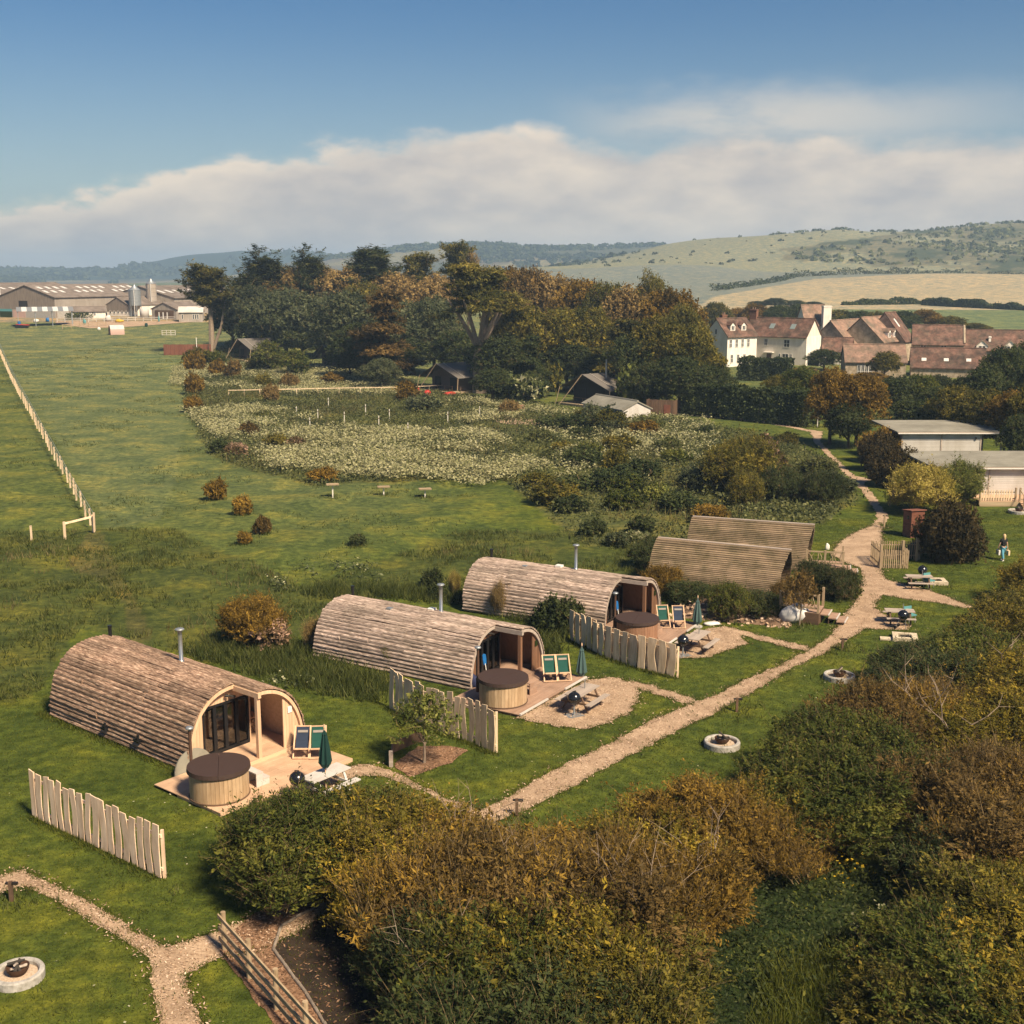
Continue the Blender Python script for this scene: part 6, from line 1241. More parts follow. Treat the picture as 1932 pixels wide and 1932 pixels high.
def plate_proto(key, plates, trunks, seed, L, Wd, n, r, h, bark='bark_pale', tip=.25):
    """cypress: flat plates of foliage carried by leaning limbs"""
    g = np.random.default_rng(seed); A = []
    for (c, rx, rz) in plates:
        m = int(n*rx*rx/4); a = g.uniform(0, 6.283, m); q = rx*np.sqrt(g.uniform(0, 1, m)); lob = 1+.22*np.sin(a*5+c[0])+.12*np.sin(a*9+c[1]*3)
        x = np.cos(a)*q*lob; y = np.sin(a)*q*lob*.9; z = rz*(1-(q/rx)**1.6)*g.uniform(-.5, 1, m)+tip*(q/rx)**2+g.normal(0, .10, m)
        P = np.stack([x+c[0], y+c[1], z+c[2]], 1); D = unit(np.stack([x, y, np.full(m, .25*rx)+g.normal(0, .3, m)], 1)+g.normal(0, .25, (m, 3))); Nn = unit(np.stack([g.normal(0, .35, m), g.normal(0, .35, m), np.ones(m)], 1))
        l = L*g.uniform(.6, 1.4, m); A.append((leaves(P, Nn, D, l, l*Wd), np.clip(.35+.35*(z/max(rz, .01))*.4+g.normal(0.12, .2, m), 0, 1)))
    me = np_mesh('foliage', np.concatenate([x for x, _ in A]), 4, np.concatenate([t for _, t in A]))
    b = MB()
    for pts, rs in trunks: b.limb(pts, rs, 7)
    t = b.mesh('trunk'); t.materials.append(MATS[bark]); BUSH[key] = (me, None, r, h, t); return key
def plant(key, p, w, h, m, label, cat, name, group=None, rz=None, rr=random.Random(5)):
    me, tw, r0, h0, tr = BUSH[key]; o = empty(name, p, rr.uniform(0, 6.28) if rz is None else rz, label, cat, group); s = (w/r0, w/r0, h/h0)
    link('foliage', me, m, o, (0, 0, 0), None, s)
    if tw: link('twigs', tw, None, o, (0, 0, 0), None, s)['kind'] = 'stuff'
    if tr: link('trunk', tr, None, o, (0, 0, 0), None, s)
    return o
def pxplant(key, px, by, ty, hw, m, label, cat, name, group=None, rz=None):
    p = at(px, by); s = ppm(p); return plant(key, p, hw/s, (by-ty)/s*1.02, m, label, cat, name, group, rz)
# foreground thickets: each bush placed by the foot of its stem
FG = [(575, 1690, 2.9, 2.1, 'g'), (535, 1640, 2.3, 1.6, 'g'), (650, 1660, 2.8, 2.0, 'g'), (690, 1600, 1.9, 1.7, 'o'), (760, 1690, 3.0, 2.3, 'o'), (825, 1650, 2.1, 1.7, 'r'), (900, 1725, 2.7, 2.2, 'r'), (1010, 1725, 2.4, 2.2, 'r'), (1120, 1725, 2.6, 2.2, 'r'), (1220, 1690, 2.5, 2.1, 'o'), (1310, 1640, 2.6, 2.2, 'r'), (1370, 1622, 2.5, 1.8, 'r'),
      (745, 1770, 2.6, 1.5, 'o'), (810, 1800, 3.0, 2.0, 'r'), (880, 1830, 3.2, 2.3, 'b'), (980, 1830, 3.2, 2.6, 'r'), (1100, 1840, 3.2, 2.5, 'b'), (1170, 1800, 3.2, 2.2, 'r'), (1280, 1760, 2.6, 1.7, 'r'), (850, 1920, 2.7, 1.7, 'd'), (745, 1850, 1.2, 1.0, 'd'), (930, 1960, 3.0, 2.1, 'g'), (1020, 1980, 3.0, 2.4, 'o'), (1090, 1960, 3.0, 2.1, 'o'), (1185, 1900, 2.6, 1.7, 'y'), (1130, 2060, 2.8, 2.0, 'y'), (1080, 2110, 3, 2.4, 'd'), (920, 2110, 2.8, 2.2, 'd'), (860, 2050, 2.2, 1.6, 'd'),
      (1440, 1590, 2.2, 1.7, 'o'), (1520, 1530, 2.5, 1.9, 'g'), (1580, 1480, 2.9, 2.1, 'g'), (1560, 1590, 2.9, 2.2, 'g'), (1470, 1640, 2.0, 1.7, 'r'), (1625, 1440, 2.9, 2.0, 'b'), (1690, 1420, 3.1, 2.2, 'r'), (1640, 1530, 2.8, 2.0, 'g'), (1760, 1400, 2.6, 2.0, 'b'), (1710, 1350, 2.0, 1.7, 'd'), (1740, 1300, 2.2, 2.0, 'd'), (1790, 1330, 2.6, 2.0, 'd'), (1830, 1290, 2.6, 2.2, 'g'), (1880, 1340, 2.8, 2.2, 'o'), (1800, 1450, 2.6, 2.0, 'o'), (1880, 1430, 2.8, 2.2, 'o'), (1950, 1440, 3, 2.2, 'o'),
      (1880, 1240, 2.4, 2.0, 'y'), (1935, 1260, 3.0, 2.3, 'o'), (1925, 1190, 2.4, 2.0, 'y'), (1960, 1140, 2.5, 2.0, 'o'), (1830, 1250, 1.8, 1.6, 'g'), (1735, 1560, 2.5, 1.8, 'd'), (1790, 1580, 2.9, 2.2, 'b'), (1880, 1570, 3.1, 2.4, 'b'), (1960, 1580, 3.0, 2.3, 'r'), (1880, 1670, 2.9, 2.1, 'r'), (1940, 1700, 3.2, 2.4, 'b'), (1800, 1690, 2.2, 1.6, 'd'), (1960, 1370, 3.0, 2.3, 'o'),
      (1840, 1790, 2.0, 1.8, 'y'), (1900, 1810, 2.5, 2.1, 'y'), (1960, 1830, 2.6, 2.0, 'o'), (1730, 1870, 1.6, 1.6, 'g'), (1820, 1900, 2.2, 2.0, 'g'), (1920, 1930, 2.6, 2.1, 'o'), (1760, 1980, 1.8, 1.8, 'y'), (1870, 2020, 2.4, 2.0, 'g'), (1960, 2060, 2.6, 2.0, 'o'), (1690, 1950, 1.2, 1.3, 'g')]
def mark(px, py, marks): return min(marks, key=lambda q: (q[0]-px)**2+(q[1]-py)**2)[2]
FM = [(480, 1640, 'at the left end of the foreground thicket'), (600, 1600, 'below the barbecue of the nearest deck'), (720, 1560, 'below the pale picnic table'), (870, 1600, 'below the near path corner'), (1010, 1640, 'below the path light at the path corner'), (1150, 1640, 'along the lawn edge of the central thicket'), (1290, 1600, 'at the right shoulder of the central thicket'), (640, 1760, 'beside the end of the mulch path'), (720, 1880, 'above the bare soil by the log edging'), (860, 1830, 'deep in the left of the central thicket'), (1000, 1820, 'in the middle of the central thicket'), (1130, 1830, 'beside the bare branches of the central thicket'), (1260, 1780, 'on the right flank of the central thicket'), (830, 1960, 'at the bottom edge near the soil'), (970, 1980, 'at the bottom edge below the central thicket'), (1120, 1990, 'at the bottom edge, centre'), (1250, 1930, 'at the bottom edge beside the dark hollow'),
      (1400, 1540, 'nearest below the white ringed fire pit'), (1500, 1480, 'right of the white ringed fire pit'), (1560, 1580, 'at the head of the dark hollow'), (1600, 1400, 'below the upper ringed fire pit'), (1680, 1370, 'right of the upper ringed fire pit'), (1760, 1330, 'below the square fire pit'), (1730, 1430, 'around the bare right-hand branches'), (1840, 1280, 'right of the lower picnic table'), (1900, 1190, 'at the right edge below the walking person'), (1930, 1300, 'at the right edge under the pale curved limbs'), (1840, 1420, 'right of the bare right-hand branches'), (1940, 1440, 'at the right edge level with the ringed fire pit'), (1720, 1580, 'on the right bank of the hollow, upper'), (1860, 1570, 'high on the right bank'), (1950, 1600, 'at the right edge above the low thicket'), (1780, 1690, 'on the right bank of the hollow, lower'), (1900, 1700, 'in the middle of the right bank'), (1780, 1800, 'at the top of the low corner thicket'), (1900, 1830, 'at the right edge of the low corner thicket'), (1720, 1900, 'beside the white flowers of the hollow'), (1830, 1930, 'in the low corner thicket'), (1930, 1960, 'in the bottom right corner'), (1780, 2000, 'at the bottom edge right of the white flowers')]
FK = {'g': ('leaf_green', 'green leafy bush'), 'o': ('leaf_gold', 'golden olive bush'), 'r': ('leaf_rust', 'rust-brown twiggy bush'), 'b': ('leaf_brown', 'dull brown twiggy bush'), 'd': ('leaf_dark', 'dark green bush'), 'y': ('leaf_olive', 'yellow-green bush')}
for i, (px, py, h, w, c) in enumerate(FG):
    m, nm = FK[c]; where = mark(px, py, FM)
    h *= .88 if py < 1760 else .95; w *= 1.12
    plant('fine' if c in 'rb' and i % 2 else NB[i % 4], at(px, py), w, h, m, nm+' '+where, 'bush', 'thicket_bush', nm+'es of the thickets')
seen = {}
for o in [q for q in bpy.data.objects if q.type == 'EMPTY' and q.get('group', '').endswith('of the thickets')]: seen.setdefault(o['label'], []).append(o)
for lb, os_ in seen.items():
    if len(os_) > 1:
        os_.sort(key=lambda q: q.location.y)
        for o, w in zip(os_, (', nearer one', ', farther one') if len(os_) == 2 else (', nearest one', ', middle one', ', farthest one')): o['label'] = lb+w
# bare sun-bleached branches poking out of the thickets
rb = random.Random(3)
for i, (px, py, hh, n) in enumerate(((1190, 1850, 3.6, 9), (1010, 1800, 3.4, 6), (1320, 1760, 3.2, 6), (830, 1950, 2.9, 6), (880, 1690, 3.2, 6), (1740, 1430, 3.6, 5), (1800, 1470, 3.4, 4), (1910, 1350, 3.4, 4))):
    p = at(px, py); o = empty('bare_branches', p, 0, None, 'branches', 'bare pale branches poking out of the thickets'); o['label'] = 'bare pale branches poking out of the thicket '+('at the bottom centre' if px < 1400 else 'on the right')
    for k in range(n):
        a = rb.uniform(0, 6.28); q = rb.uniform(.2, 1.4); b = MB(); pts = [Vector((q*math.cos(a)*.3, q*math.sin(a)*.3, hh*.5))]; d = Vector((math.cos(a)*.5, math.sin(a)*.5, 1))
        for s in range(4): d = (d+Vector((rb.uniform(-.5, .5), rb.uniform(-.5, .5), rb.uniform(-.4, .3)))).normalized(); pts.append(pts[-1]+d*hh*.17)
        r0 = .028 if px > 1700 else .016
        b.limb(pts, [r0, r0*.8, r0*.6, r0*.4, r0*.15], 5)
        for s in (1, 2, 3): e = pts[s]+Vector((rb.uniform(-.5, .5), rb.uniform(-.5, .5), rb.uniform(0, .5))); b.limb([pts[s], e], [r0*.5, r0*.12], 4)
        b.build('branch', 'bark_pale', o)
# shrubs among the pods, each with its own label
SH = [('mid0', 480, 1215, 1130, 62, 'leaf_rust', 'rust and green bush behind the nearest cabin', 'near1'), ('mid1', 505, 1222, 1170, 42, 'blossom_pink', 'pink-flowered shrub in front of the rust bush', None), ('mid2', 606, 1222, 1165, 34, 'leaf_tan', 'thin tan shrub at the back end of the middle cabin', 'fine'),
      ('mid0', 740, 1262, 1208, 24, 'leaf_bright', 'small yellow-green shrub against the side of the middle cabin', 'fine'), ('mid1', 945, 1160, 1098, 22, 'leaf_tan', 'spindly tan sapling against the side of the farthest cabin', 'fine'), ('mid2', 858, 1122, 1078, 12, 'leaf_yellow', 'yellowish shrub at the back end of the farthest cabin', 'fine'),
      ('near0', 1050, 1190, 1130, 45, 'leaf_dark', 'dark bush between the middle cabin arch and the far board screen', 'mid1'), ('near0', 1010, 1150, 1112, 40, 'leaf_dark', 'dark low bush behind the ridge of the middle cabin', 'mid2'),
      ('near1', 1250, 1122, 1070, 40, 'leaf_rust', 'rust-topped bush at the left foot of the front shingled pod', 'near1'), ('near2', 1315, 1142, 1100, 52, 'leaf_dark', 'dark green shrub hiding the foot of the front shingled pod', 'near2'), ('near3', 1375, 1168, 1104, 42, 'leaf_green', 'tall green shrub in the row below the front shingled pod', 'near3'), ('near0', 1432, 1164, 1116, 48, 'leaf_dark', 'dark shrub right of the tall green one below the shingled pod', 'near0'), ('near1', 1488, 1150, 1100, 36, 'leaf_brown', 'brownish shrub beside the raised deck steps', 'near1'),
      ('near2', 1545, 1115, 1062, 45, 'leaf_dark', 'dark bush between the two raised pod decks', 'near2'), ('near3', 1580, 1130, 1075, 40, 'leaf_dark', 'dark bush touching the path beside the upper pod steps', 'near3'), ('mid0', 1600, 1128, 1098, 22, 'leaf_green', 'small green bush at the path edge by the pod steps', 'mid0'),
      ('near0', 1225, 1070, 1020, 40, 'leaf_dark', 'dark bush left of the front shingled pod', 'near0'), ('mid1', 1340, 985, 955, 35, 'leaf_rust', 'rust-coloured low shrub behind the rear shingled pod', 'mid1'),
      ('dome', 1787, 1058, 953, 62, 'leaf_umber', 'large dark rounded bush behind the red shed', None), ('near2', 1815, 1050, 985, 34, 'leaf_dark', 'dark green flank bush beside the large rounded bush', 'near2'), ('mid2', 1790, 1058, 1025, 16, 'leaf_rust', 'little rust shrub at the foot of the large rounded bush', 'mid2'),
      ('near3', 1730, 966, 882, 66, 'leaf_yellow', 'large yellow-flowering shrub in front of the grey chalet', 'near3'), ('near0', 1806, 950, 876, 46, 'leaf_bright', 'light green shrub against the front grey chalet wall', 'near0'), ('near1', 1752, 948, 884, 30, 'leaf_rust', 'rust-tipped shrub between the yellow and light green shrubs', 'near1'),
      ('dome', 1656, 888, 822, 34, 'leaf_umber', 'brown hedge bush at the path side, farther one', None), ('dome', 1684, 918, 848, 46, 'leaf_umber', 'brown hedge bush at the left end of the front chalet', None), ('dome', 1662, 872, 815, 40, 'leaf_rust', 'rust-brown bush at the left end of the rear chalet', None),
      ('mid0', 408, 943, 906, 20, 'leaf_rust', 'little rust shrub alone on the pasture, farthest left of the row', 'mid0'), ('mid1', 458, 972, 938, 19, 'leaf_rust', 'little rust shrub second in the row on the pasture', 'mid1'), ('mid2', 497, 1003, 972, 16, 'leaf_brown', 'little dark shrub third in the row on the pasture', 'mid2'), ('mid0', 462, 1025, 1003, 14, 'leaf_rust', 'smallest rust shrub below the row on the pasture', 'mid0'),
      ('mid1', 675, 1030, 1010, 16, 'leaf_dark', 'low dark tussock shrub in the middle of the pasture', 'mid1'), ('mid0', 815, 1110, 1078, 20, 'leaf_dark', 'dark rounded bush left of the farthest cabin back end', 'mid0'), ('mid1', 822, 1128, 1102, 18, 'leaf_dark', 'dark low bush below the dark rounded one by the farthest cabin', 'mid1'),
      ('near0', 1395, 930, 832, 70, 'leaf_olive', 'large olive and rust bush in the wild plants behind the shingled pods', 'near0'), ('near1', 1430, 905, 830, 42, 'blossom_pink', 'pale-flowered top bush right of the large olive bush', 'mid2'), ('near2', 1475, 945, 885, 40, 'leaf_dark', 'round dark bush right of the large olive bush', 'near2'), ('near3', 1552, 950, 892, 42, 'leaf_dark', 'broad dark bush beside the narrow path', 'near3'), ('near1', 1405, 960, 895, 34, 'leaf_olive', 'olive bush in front of the large olive bush', 'near1'), ('near0', 1530, 940, 905, 40, 'leaf_green', 'green bush between the two dark ones by the path', 'near0'),
      ('mid1', 1240, 950, 915, 26, 'leaf_bright', 'yellow-green bush left of the large olive bush', 'mid1'), ('mid2', 1280, 960, 930, 30, 'leaf_dark', 'dark low bush in front of the yellow-green bush', 'mid2'), ('mid0', 1160, 895, 845, 24, 'leaf_olive', 'upright olive shrub in the wild plants', 'mid0'), ('mid1', 1100, 880, 845, 34, 'leaf_dark', 'dark bush in the wild plants below the low pale shed', 'mid1'), ('mid2', 1210, 905, 870, 40, 'leaf_dark', 'dark broad bush in the wild plants below the dark shed', 'mid2'), ('mid0', 1330, 905, 868, 30, 'leaf_grey', 'grey-green bush left behind the large olive bush', 'mid0'), ('mid1', 1085, 925, 900, 40, 'leaf_dark', 'dark low bush at the near edge of the wild plants', 'mid1'), ('mid2', 1175, 960, 925, 34, 'leaf_green', 'green bush at the near edge of the wild plants', 'mid2'), ('mid0', 1120, 1010, 985, 26, 'leaf_dark', 'dark bramble clump above the farthest cabin', 'mid0'), ('mid1', 1210, 1005, 975, 26, 'leaf_dark', 'dark bramble clump left of the rear shingled pod', 'mid1'), ('mid2', 1165, 1030, 1005, 24, 'leaf_grey', 'grey-green clump above the farthest cabin flue', 'mid2'), ('mid0', 1200, 1022, 1003, 20, 'blossom_cream', 'cream-flowered clump left of the shingled pods', 'mid0'),
      ('mid1', 800, 778, 748, 30, 'leaf_grey', 'grey-green bush in front of the tent with red cushions', 'mid1'), ('mid2', 768, 757, 722, 24, 'leaf_rust', 'orange-brown bush beside the guy pole of the tent with red cushions', 'mid2'), ('mid0', 1075, 812, 785, 40, 'leaf_dark', 'dark bush in front of the last tent', 'mid0'), ('mid1', 1040, 808, 785, 28, 'leaf_dark', 'dark low bush beside the earth path', 'mid1'), ('mid2', 1150, 815, 778, 40, 'leaf_olive', 'olive bush covering the near side of the low pale shed', 'mid2'), ('mid0', 1120, 800, 765, 22, 'leaf_grey', 'grey-green shrub at the left end of the low pale shed', 'mid0'), ('mid1', 960, 785, 758, 20, 'leaf_tan', 'thin tan sapling in front of the cedar picnic table', 'mid1'), ('mid2', 1215, 822, 796, 30, 'leaf_rust', 'rust bush in front of the dark brown cubicle', 'mid2'),
      ('mid0', 610, 905, 880, 26, 'leaf_rust', 'dark rust bush at the near edge of the white flowers', 'mid0'), ('mid1', 445, 862, 838, 22, 'blossom_pink', 'pink-flowering shrub at the left edge of the white flowers', 'mid1'), ('mid2', 560, 850, 826, 20, 'blossom_pink', 'pink-flowering shrub among the white flowers', 'mid2'), ('mid0', 415, 855, 832, 20, 'leaf_dark', 'dark shrub left of the pink-flowering one', 'mid0'), ('mid1', 520, 848, 822, 26, 'leaf_olive', 'olive shrub between the two pink-flowering ones', 'mid1'), ('mid2', 470, 825, 798, 20, 'leaf_brown', 'brown shrub in the upper white flowers', 'mid2'),
      ('mid0', 368, 745, 708, 18, 'leaf_rust', 'rust bush on the left edge of the wild meadow', 'mid0'), ('mid1', 366, 778, 750, 18, 'leaf_rust', 'rust bush below another on the left edge of the wild meadow', 'mid1'), ('mid2', 410, 712, 682, 17, 'leaf_rust', 'round orange-brown bush below the red-brown boards', 'mid2'), ('mid0', 368, 705, 668, 20, 'leaf_rust', 'orange-brown bush at the corner of the red-brown boards', 'mid0'), ('mid1', 440, 715, 682, 14, 'leaf_brown', 'brown bush right of the round orange-brown one', 'mid1'), ('mid2', 548, 735, 708, 18, 'leaf_tan', 'tan bush in the white meadow below the second tent', 'mid2'), ('mid0', 628, 728, 706, 20, 'leaf_rust', 'low orange bush right of the second tent', 'mid0'), ('mid1', 500, 735, 708, 17, 'leaf_olive', 'olive bush left of the tan one in the white meadow', 'mid1'), ('mid2', 512, 758, 728, 18, 'leaf_tan', 'tan bush on the line of the pale meadow rail', 'mid2'), ('mid0', 375, 690, 660, 30, 'leaf_olive', 'olive bush along the red-brown boards', 'mid0'), ('mid1', 405, 690, 664, 20, 'leaf_green', 'green bush left of the first tent', 'mid1')]
for k, px, by, ty, hw, m, lb, k2 in SH: pxplant(k2 or k, px, by, ty, hw, m, lb, 'bush', 'shrub')
# wild meadow bushes nobody can tell apart
rw = random.Random(8)
BM = [(760, 800, 'below the red bean bag'), (880, 790, 'left of the earth path'), (960, 830, 'below the earth path'), (1080, 840, 'below the last tent'), (1180, 840, 'below the low pale shed'), (1290, 830, 'below the dark cubicle'), (1380, 860, 'above the large olive bush'), (1470, 860, 'right above the round dark bush'), (1540, 900, 'near the narrow path'), (1050, 890, 'at the right end of the white flowers'), (1150, 920, 'in the near edge above the farthest cabin'), (1260, 900, 'left of the large olive bush'), (1330, 950, 'below the large olive bush'), (1440, 960, 'above the rear shingled pod'), (1540, 970, 'right of the rear shingled pod'), (1180, 980, 'above the farthest cabin, lower slope')]
for i in range(60):
    px, py = rw.uniform(720, 1590), rw.uniform(778, 985)
    q = at(px, py)
    if not inpoly(np.array([q.x]), np.array([q.y]), wWILD)[0] or (py < 920 and px < 1000): continue
    s = rw.uniform(.5, 1.25); plant(MBs[i % 3], q, 1.7*s, 1.5*s, ('leaf_grey', 'meadow_leaf', 'leaf_olive', 'leaf_dark', 'leaf_green')[i % 5], ('grey-green', 'pale green', 'olive', 'dark', 'mid green')[i % 5]+' low bush in the wild plants '+mark(px, py, BM), 'bush', 'bramble_bush', 'bramble bushes in the wild plants')
# small tree in the planting bed and other saplings
tree_proto('small', 1.35, 2.75, .75, 18, 300, 11, .13, .42, .38, 90, .05, 'bark_pale', .6)
p = at(800, 1440); plant('small', p, 1.25, 2.75, 'leaf_bright', 'small bright green tree with a slim trunk in the planting bed', 'tree', 'small_tree')
p = at(1508, 1180); plant('small', p, .95, 2.9, 'leaf_brown', 'small brown-leaved tree on the lawn beside the white bulk bag', 'tree', 'small_tree')
# trees of the wood
tree_proto('broad0', 5, 11, 2.5, 22, 2700, 11, .25, .6, .8, 101); tree_proto('broad1', 5, 11, 2, 28, 2700, 11, .24, .6, .75, 102); tree_proto('broad2', 5, 11, 1.5, 20, 2700, 11, .26, .5, .9, 103, up=.7); tree_proto('airy', 4, 12, 3, 16, 1500, 11, .22, .4, 1.0, 104, up=.9)
tree_proto('conifer', 3, 7, .4, 24, 700, 9, .40, .35, .8, 105, up=.2, droop=.1)
gg = random.Random(21)
def plates(n, z0, z1, rmax, rtop, sprd, sd):
    g = random.Random(sd); out = []
    for k in range(n):
        v = k/(n-1); z = z0+(z1-z0)*v; a = 2.4*k+g.uniform(-.4, .4); q = sprd*(1-v)**.8*g.uniform(.5, 1.0); out.append(((q*math.cos(a), q*math.sin(a), z+g.uniform(-.3, .3)), (rmax*(1-v)+rtop*v)*g.uniform(.75, 1.15), .55))
    return out
trk = lambda hb, h, sp: [([(0, 0, -.2), (.15, .1, hb*.35), (.1, 0, hb*.62)], [1.05, .8, .62])]+[([(.1, 0, hb*.60), (sp*math.cos(a)*.35, sp*math.sin(a)*.3, hb*.85), (sp*math.cos(a)*.7, sp*math.sin(a)*.5, hb*1.1), (sp*math.cos(a), sp*math.sin(a)*.8, hb*1.28)], [.40, .30, .24, .10]) for a in (2.6, 1.9, 1.2, .3, 4.4, 3.5)]
def cyp_proto(key, lm, trunks, seed, ns, per, L, Wd, sl, up, bark, out=.9, droop=-.25):
    me, tw = spray_mesh('foliage', seed, lm, ns, per, L, Wd, sl, up=up, out=out, droop=droop, rmin=.35, zmin=-.12, tb=.5, tvar=.14, nup=1.3); b = MB()
    for pts, rs in trunks: b.limb(pts, rs, 7)
    t = b.mesh('trunk'); t.materials.append(MATS[bark]); r, h = extent(me); tw.materials.append(MATS['twig']); BUSH[key] = (me, tw, r, h, t)
def tiers(seed, n, z0, z1, R0, R1, rx, rz, skew=0):
    g = random.Random(seed); out = []
    for k in range(n):
        v = g.random()**.8; z = z0+(z1-z0)*v; a = g.uniform(0, 6.283); q = (R0*(1-v)+R1*v)*g.uniform(.35, 1.0); w = rx*g.uniform(.6, 1.15)*(1-.4*v)
        out.append(((q*math.cos(a)+skew*v, q*math.sin(a), z), (w*g.uniform(.8, 1.3), w, rz*g.uniform(.6, 1.3))))
    return out
def fronds(seed, n, z0, z1, R0, R1, rise, r0, r1, skew=0, m=4):
    g = random.Random(seed); out = []
    for k in range(n):
        v = k/(n-1); z = z0+(z1-z0)*v; a = 2.39996*k+g.uniform(-.4, .4); R = (R0*(1-v)+R1*v)*g.uniform(.7, 1.15); up = rise*g.uniform(.6, 1.3)
        for i in range(m): t = (i+.6)/m; w = r0+(r1-r0)*t; out.append(((R*t*math.cos(a)+skew*v*t, R*t*math.sin(a), z+up*t*t), (w*1.15, w, w*.62)))
    return out
cyp_proto('cyp_big', tiers(1, 36, 11.6, 18.4, 5.8, 2.2, 2.3, .34)+[((0, 0, 14.2), (3.6, 3.0, 1.3)), ((0, 0, 16.4), (2.6, 2.2, 1.0)), ((-2.4, -1.6, 5.4), (2.2, 1.4, .3)), ((-1.2, -1.8, 6.6), (1.8, 1.2, .3)), ((5.4, -1, 11.0), (1.7, 1, .3)), ((-5.4, .5, 12.2), (1.8, 1, .3))], trk(10.8, 19.5, 4.4), 31, 3000, 11, .46, .26, .75, .06, 'bark_pale', 1.0, -.1)
cyp_proto('cyp_left', fronds(2, 24, 10.5, 18.5, 5.6, 3.4, 1.6, 1.5, .5, -.8), [([(0, 0, -.2), (.1, 0, 8), (0, 0, 18)], [.55, .42, .15]), ([(.3, 0, 1.0), (2.0, .3, 6.5), (2.9, .3, 12)], [.32, .24, .12])], 32, 2600, 11, .52, .26, .9, .25, 'bark_pale')
cyp_proto('cyp_top', fronds(3, 30, 8, 18.5, 5.6, 1.2, 1.5, 1.3, .35, .4), [([(0, 0, 0), (.2, 0, 9), (0, 0, 18)], [.5, .4, .12])], 33, 2600, 11, .52, .24, .9, .25, 'bark')
cyp_proto('cyp_flat', fronds(5, 22, 11.5, 18.4, 5.2, 3.8, .9, 1.3, .45, 1.6), [([(0, 0, 0), (.2, 0, 9), (.5, 0, 18.2)], [.5, .4, .12])], 35, 1700, 11, .52, .26, .8, .15, 'bark')
cyp_proto('cedar', tiers(4, 26, 2.6, 15, 6.2, 1.2, 2.7, .32), [([(0, 0, 0), (0, 0, 14)], [.6, .15])], 34, 2800, 11, .48, .28, .9, .0, 'bark', 1.0, .1)
cyp_proto('spiky', fronds(6, 22, 8, 16.5, 5.4, 1.8, 3.6, 1.1, .25, .8, 5), [([(0, 0, 0), (0, 0, 17)], [.5, .15])], 36, 2200, 12, .55, .2, 1.0, .45, 'bark', 1.0, -.3)
WD = [('cyp_left', 400, 668, 510, 46, 'leaf_cypress', 'tall flat-topped cypress with bare pale trunks at the left end of the wood', 'cypress'), ('cyp_big', 905, 742, 513, 84, 'leaf_cypress', 'biggest cypress with spreading pale limbs and yellow-green plates of foliage', 'cypress'),
      ('spiky', 510, 655, 492, 56, 'leaf_conifer', 'spiky dark conifer top at the left of the wood skyline', 'conifer'), ('spiky', 592, 655, 490, 44, 'leaf_conifer', 'narrow spiky conifer second along the wood skyline', 'conifer'), ('cyp_top', 702, 660, 482, 66, 'leaf_conifer', 'dense dark conifer standing highest left of the flat cypress top', 'conifer'), ('cyp_flat', 790, 655, 488, 44, 'leaf_cypress', 'flat-topped yellow-green cypress on the skyline', 'cypress'), ('cyp_flat', 862, 660, 470, 34, 'leaf_cypress', 'wind-bent cypress top, highest point of the wood', 'cypress'), ('airy', 885, 660, 482, 26, 'leaf_tan', 'grey bare-looking tree leaning beside the highest cypress top', 'tree'),
      ('cedar', 725, 728, 560, 74, 'leaf_brown', 'brown-tinged cedar with long level boughs in the middle of the wood', 'cedar'), ('cedar', 1175, 748, 610, 62, 'leaf_cypress', 'dark cypress with level yellow-tipped boughs, right of the last tent', 'cypress'), ('cedar', 1000, 752, 640, 40, 'leaf_dark', 'dark level-boughed tree in shade right of the biggest cypress', 'tree'),
      ('airy', 1228, 720, 528, 42, 'leaf_olive', 'tall thin pale-leaved tree standing above the right of the wood', 'tree')]
for k, px, by, ty, hw, m, lb, cat in WD: pxplant(k, px, by, ty, hw, m, lb, cat, cat+'_tree' if cat != 'tree' else 'tree', None)
WB = [(475, 655, 528, 44, 'o'), (545, 655, 516, 54, 't'), (610, 655, 518, 52, 't'), (660, 660, 520, 54, 't'), (745, 665, 526, 60, 't'), (690, 668, 545, 50, 'o'), (820, 668, 532, 54, 't'), (960, 680, 518, 52, 'r'), (1000, 690, 522, 48, 'b'), (1040, 690, 532, 56, 't'), (1095, 700, 540, 56, 'r'), (1145, 705, 548, 56, 'o'), (1190, 720, 555, 56, 't'), (1265, 735, 560, 56, 'r'), (1288, 745, 588, 44, 'o'),
      (440, 664, 560, 40, 'd'), (480, 668, 548, 44, 'g'), (540, 676, 556, 60, 'g'), (600, 676, 565, 52, 'g'), (655, 700, 562, 60, 'g'), (765, 705, 580, 52, 'g'), (820, 706, 572, 50, 'g'), (505, 670, 600, 50, 'd'), (570, 678, 615, 46, 'd'), (690, 720, 620, 56, 'd'), (780, 708, 640, 50, 'd'), (862, 712, 630, 48, 'd'), (940, 742, 640, 50, 'd'), (985, 735, 590, 56, 'o'), (1050, 735, 595, 60, 'o'), (1070, 738, 650, 50, 'd'), (1110, 735, 590, 50, 'o'), (1200, 765, 640, 56, 'd'), (1240, 765, 610, 56, 'o'), (1290, 770, 625, 52, 'o'), (1318, 772, 650, 44, 'o'), (1338, 775, 690, 40, 'd'), (1280, 780, 680, 56, 'd'), (1225, 778, 690, 46, 'd'), (930, 758, 700, 34, 'd'), (1005, 750, 690, 34, 'd'), (1125, 742, 672, 44, 'd'), (745, 728, 660, 46, 'd'), (660, 715, 660, 40, 'd')]
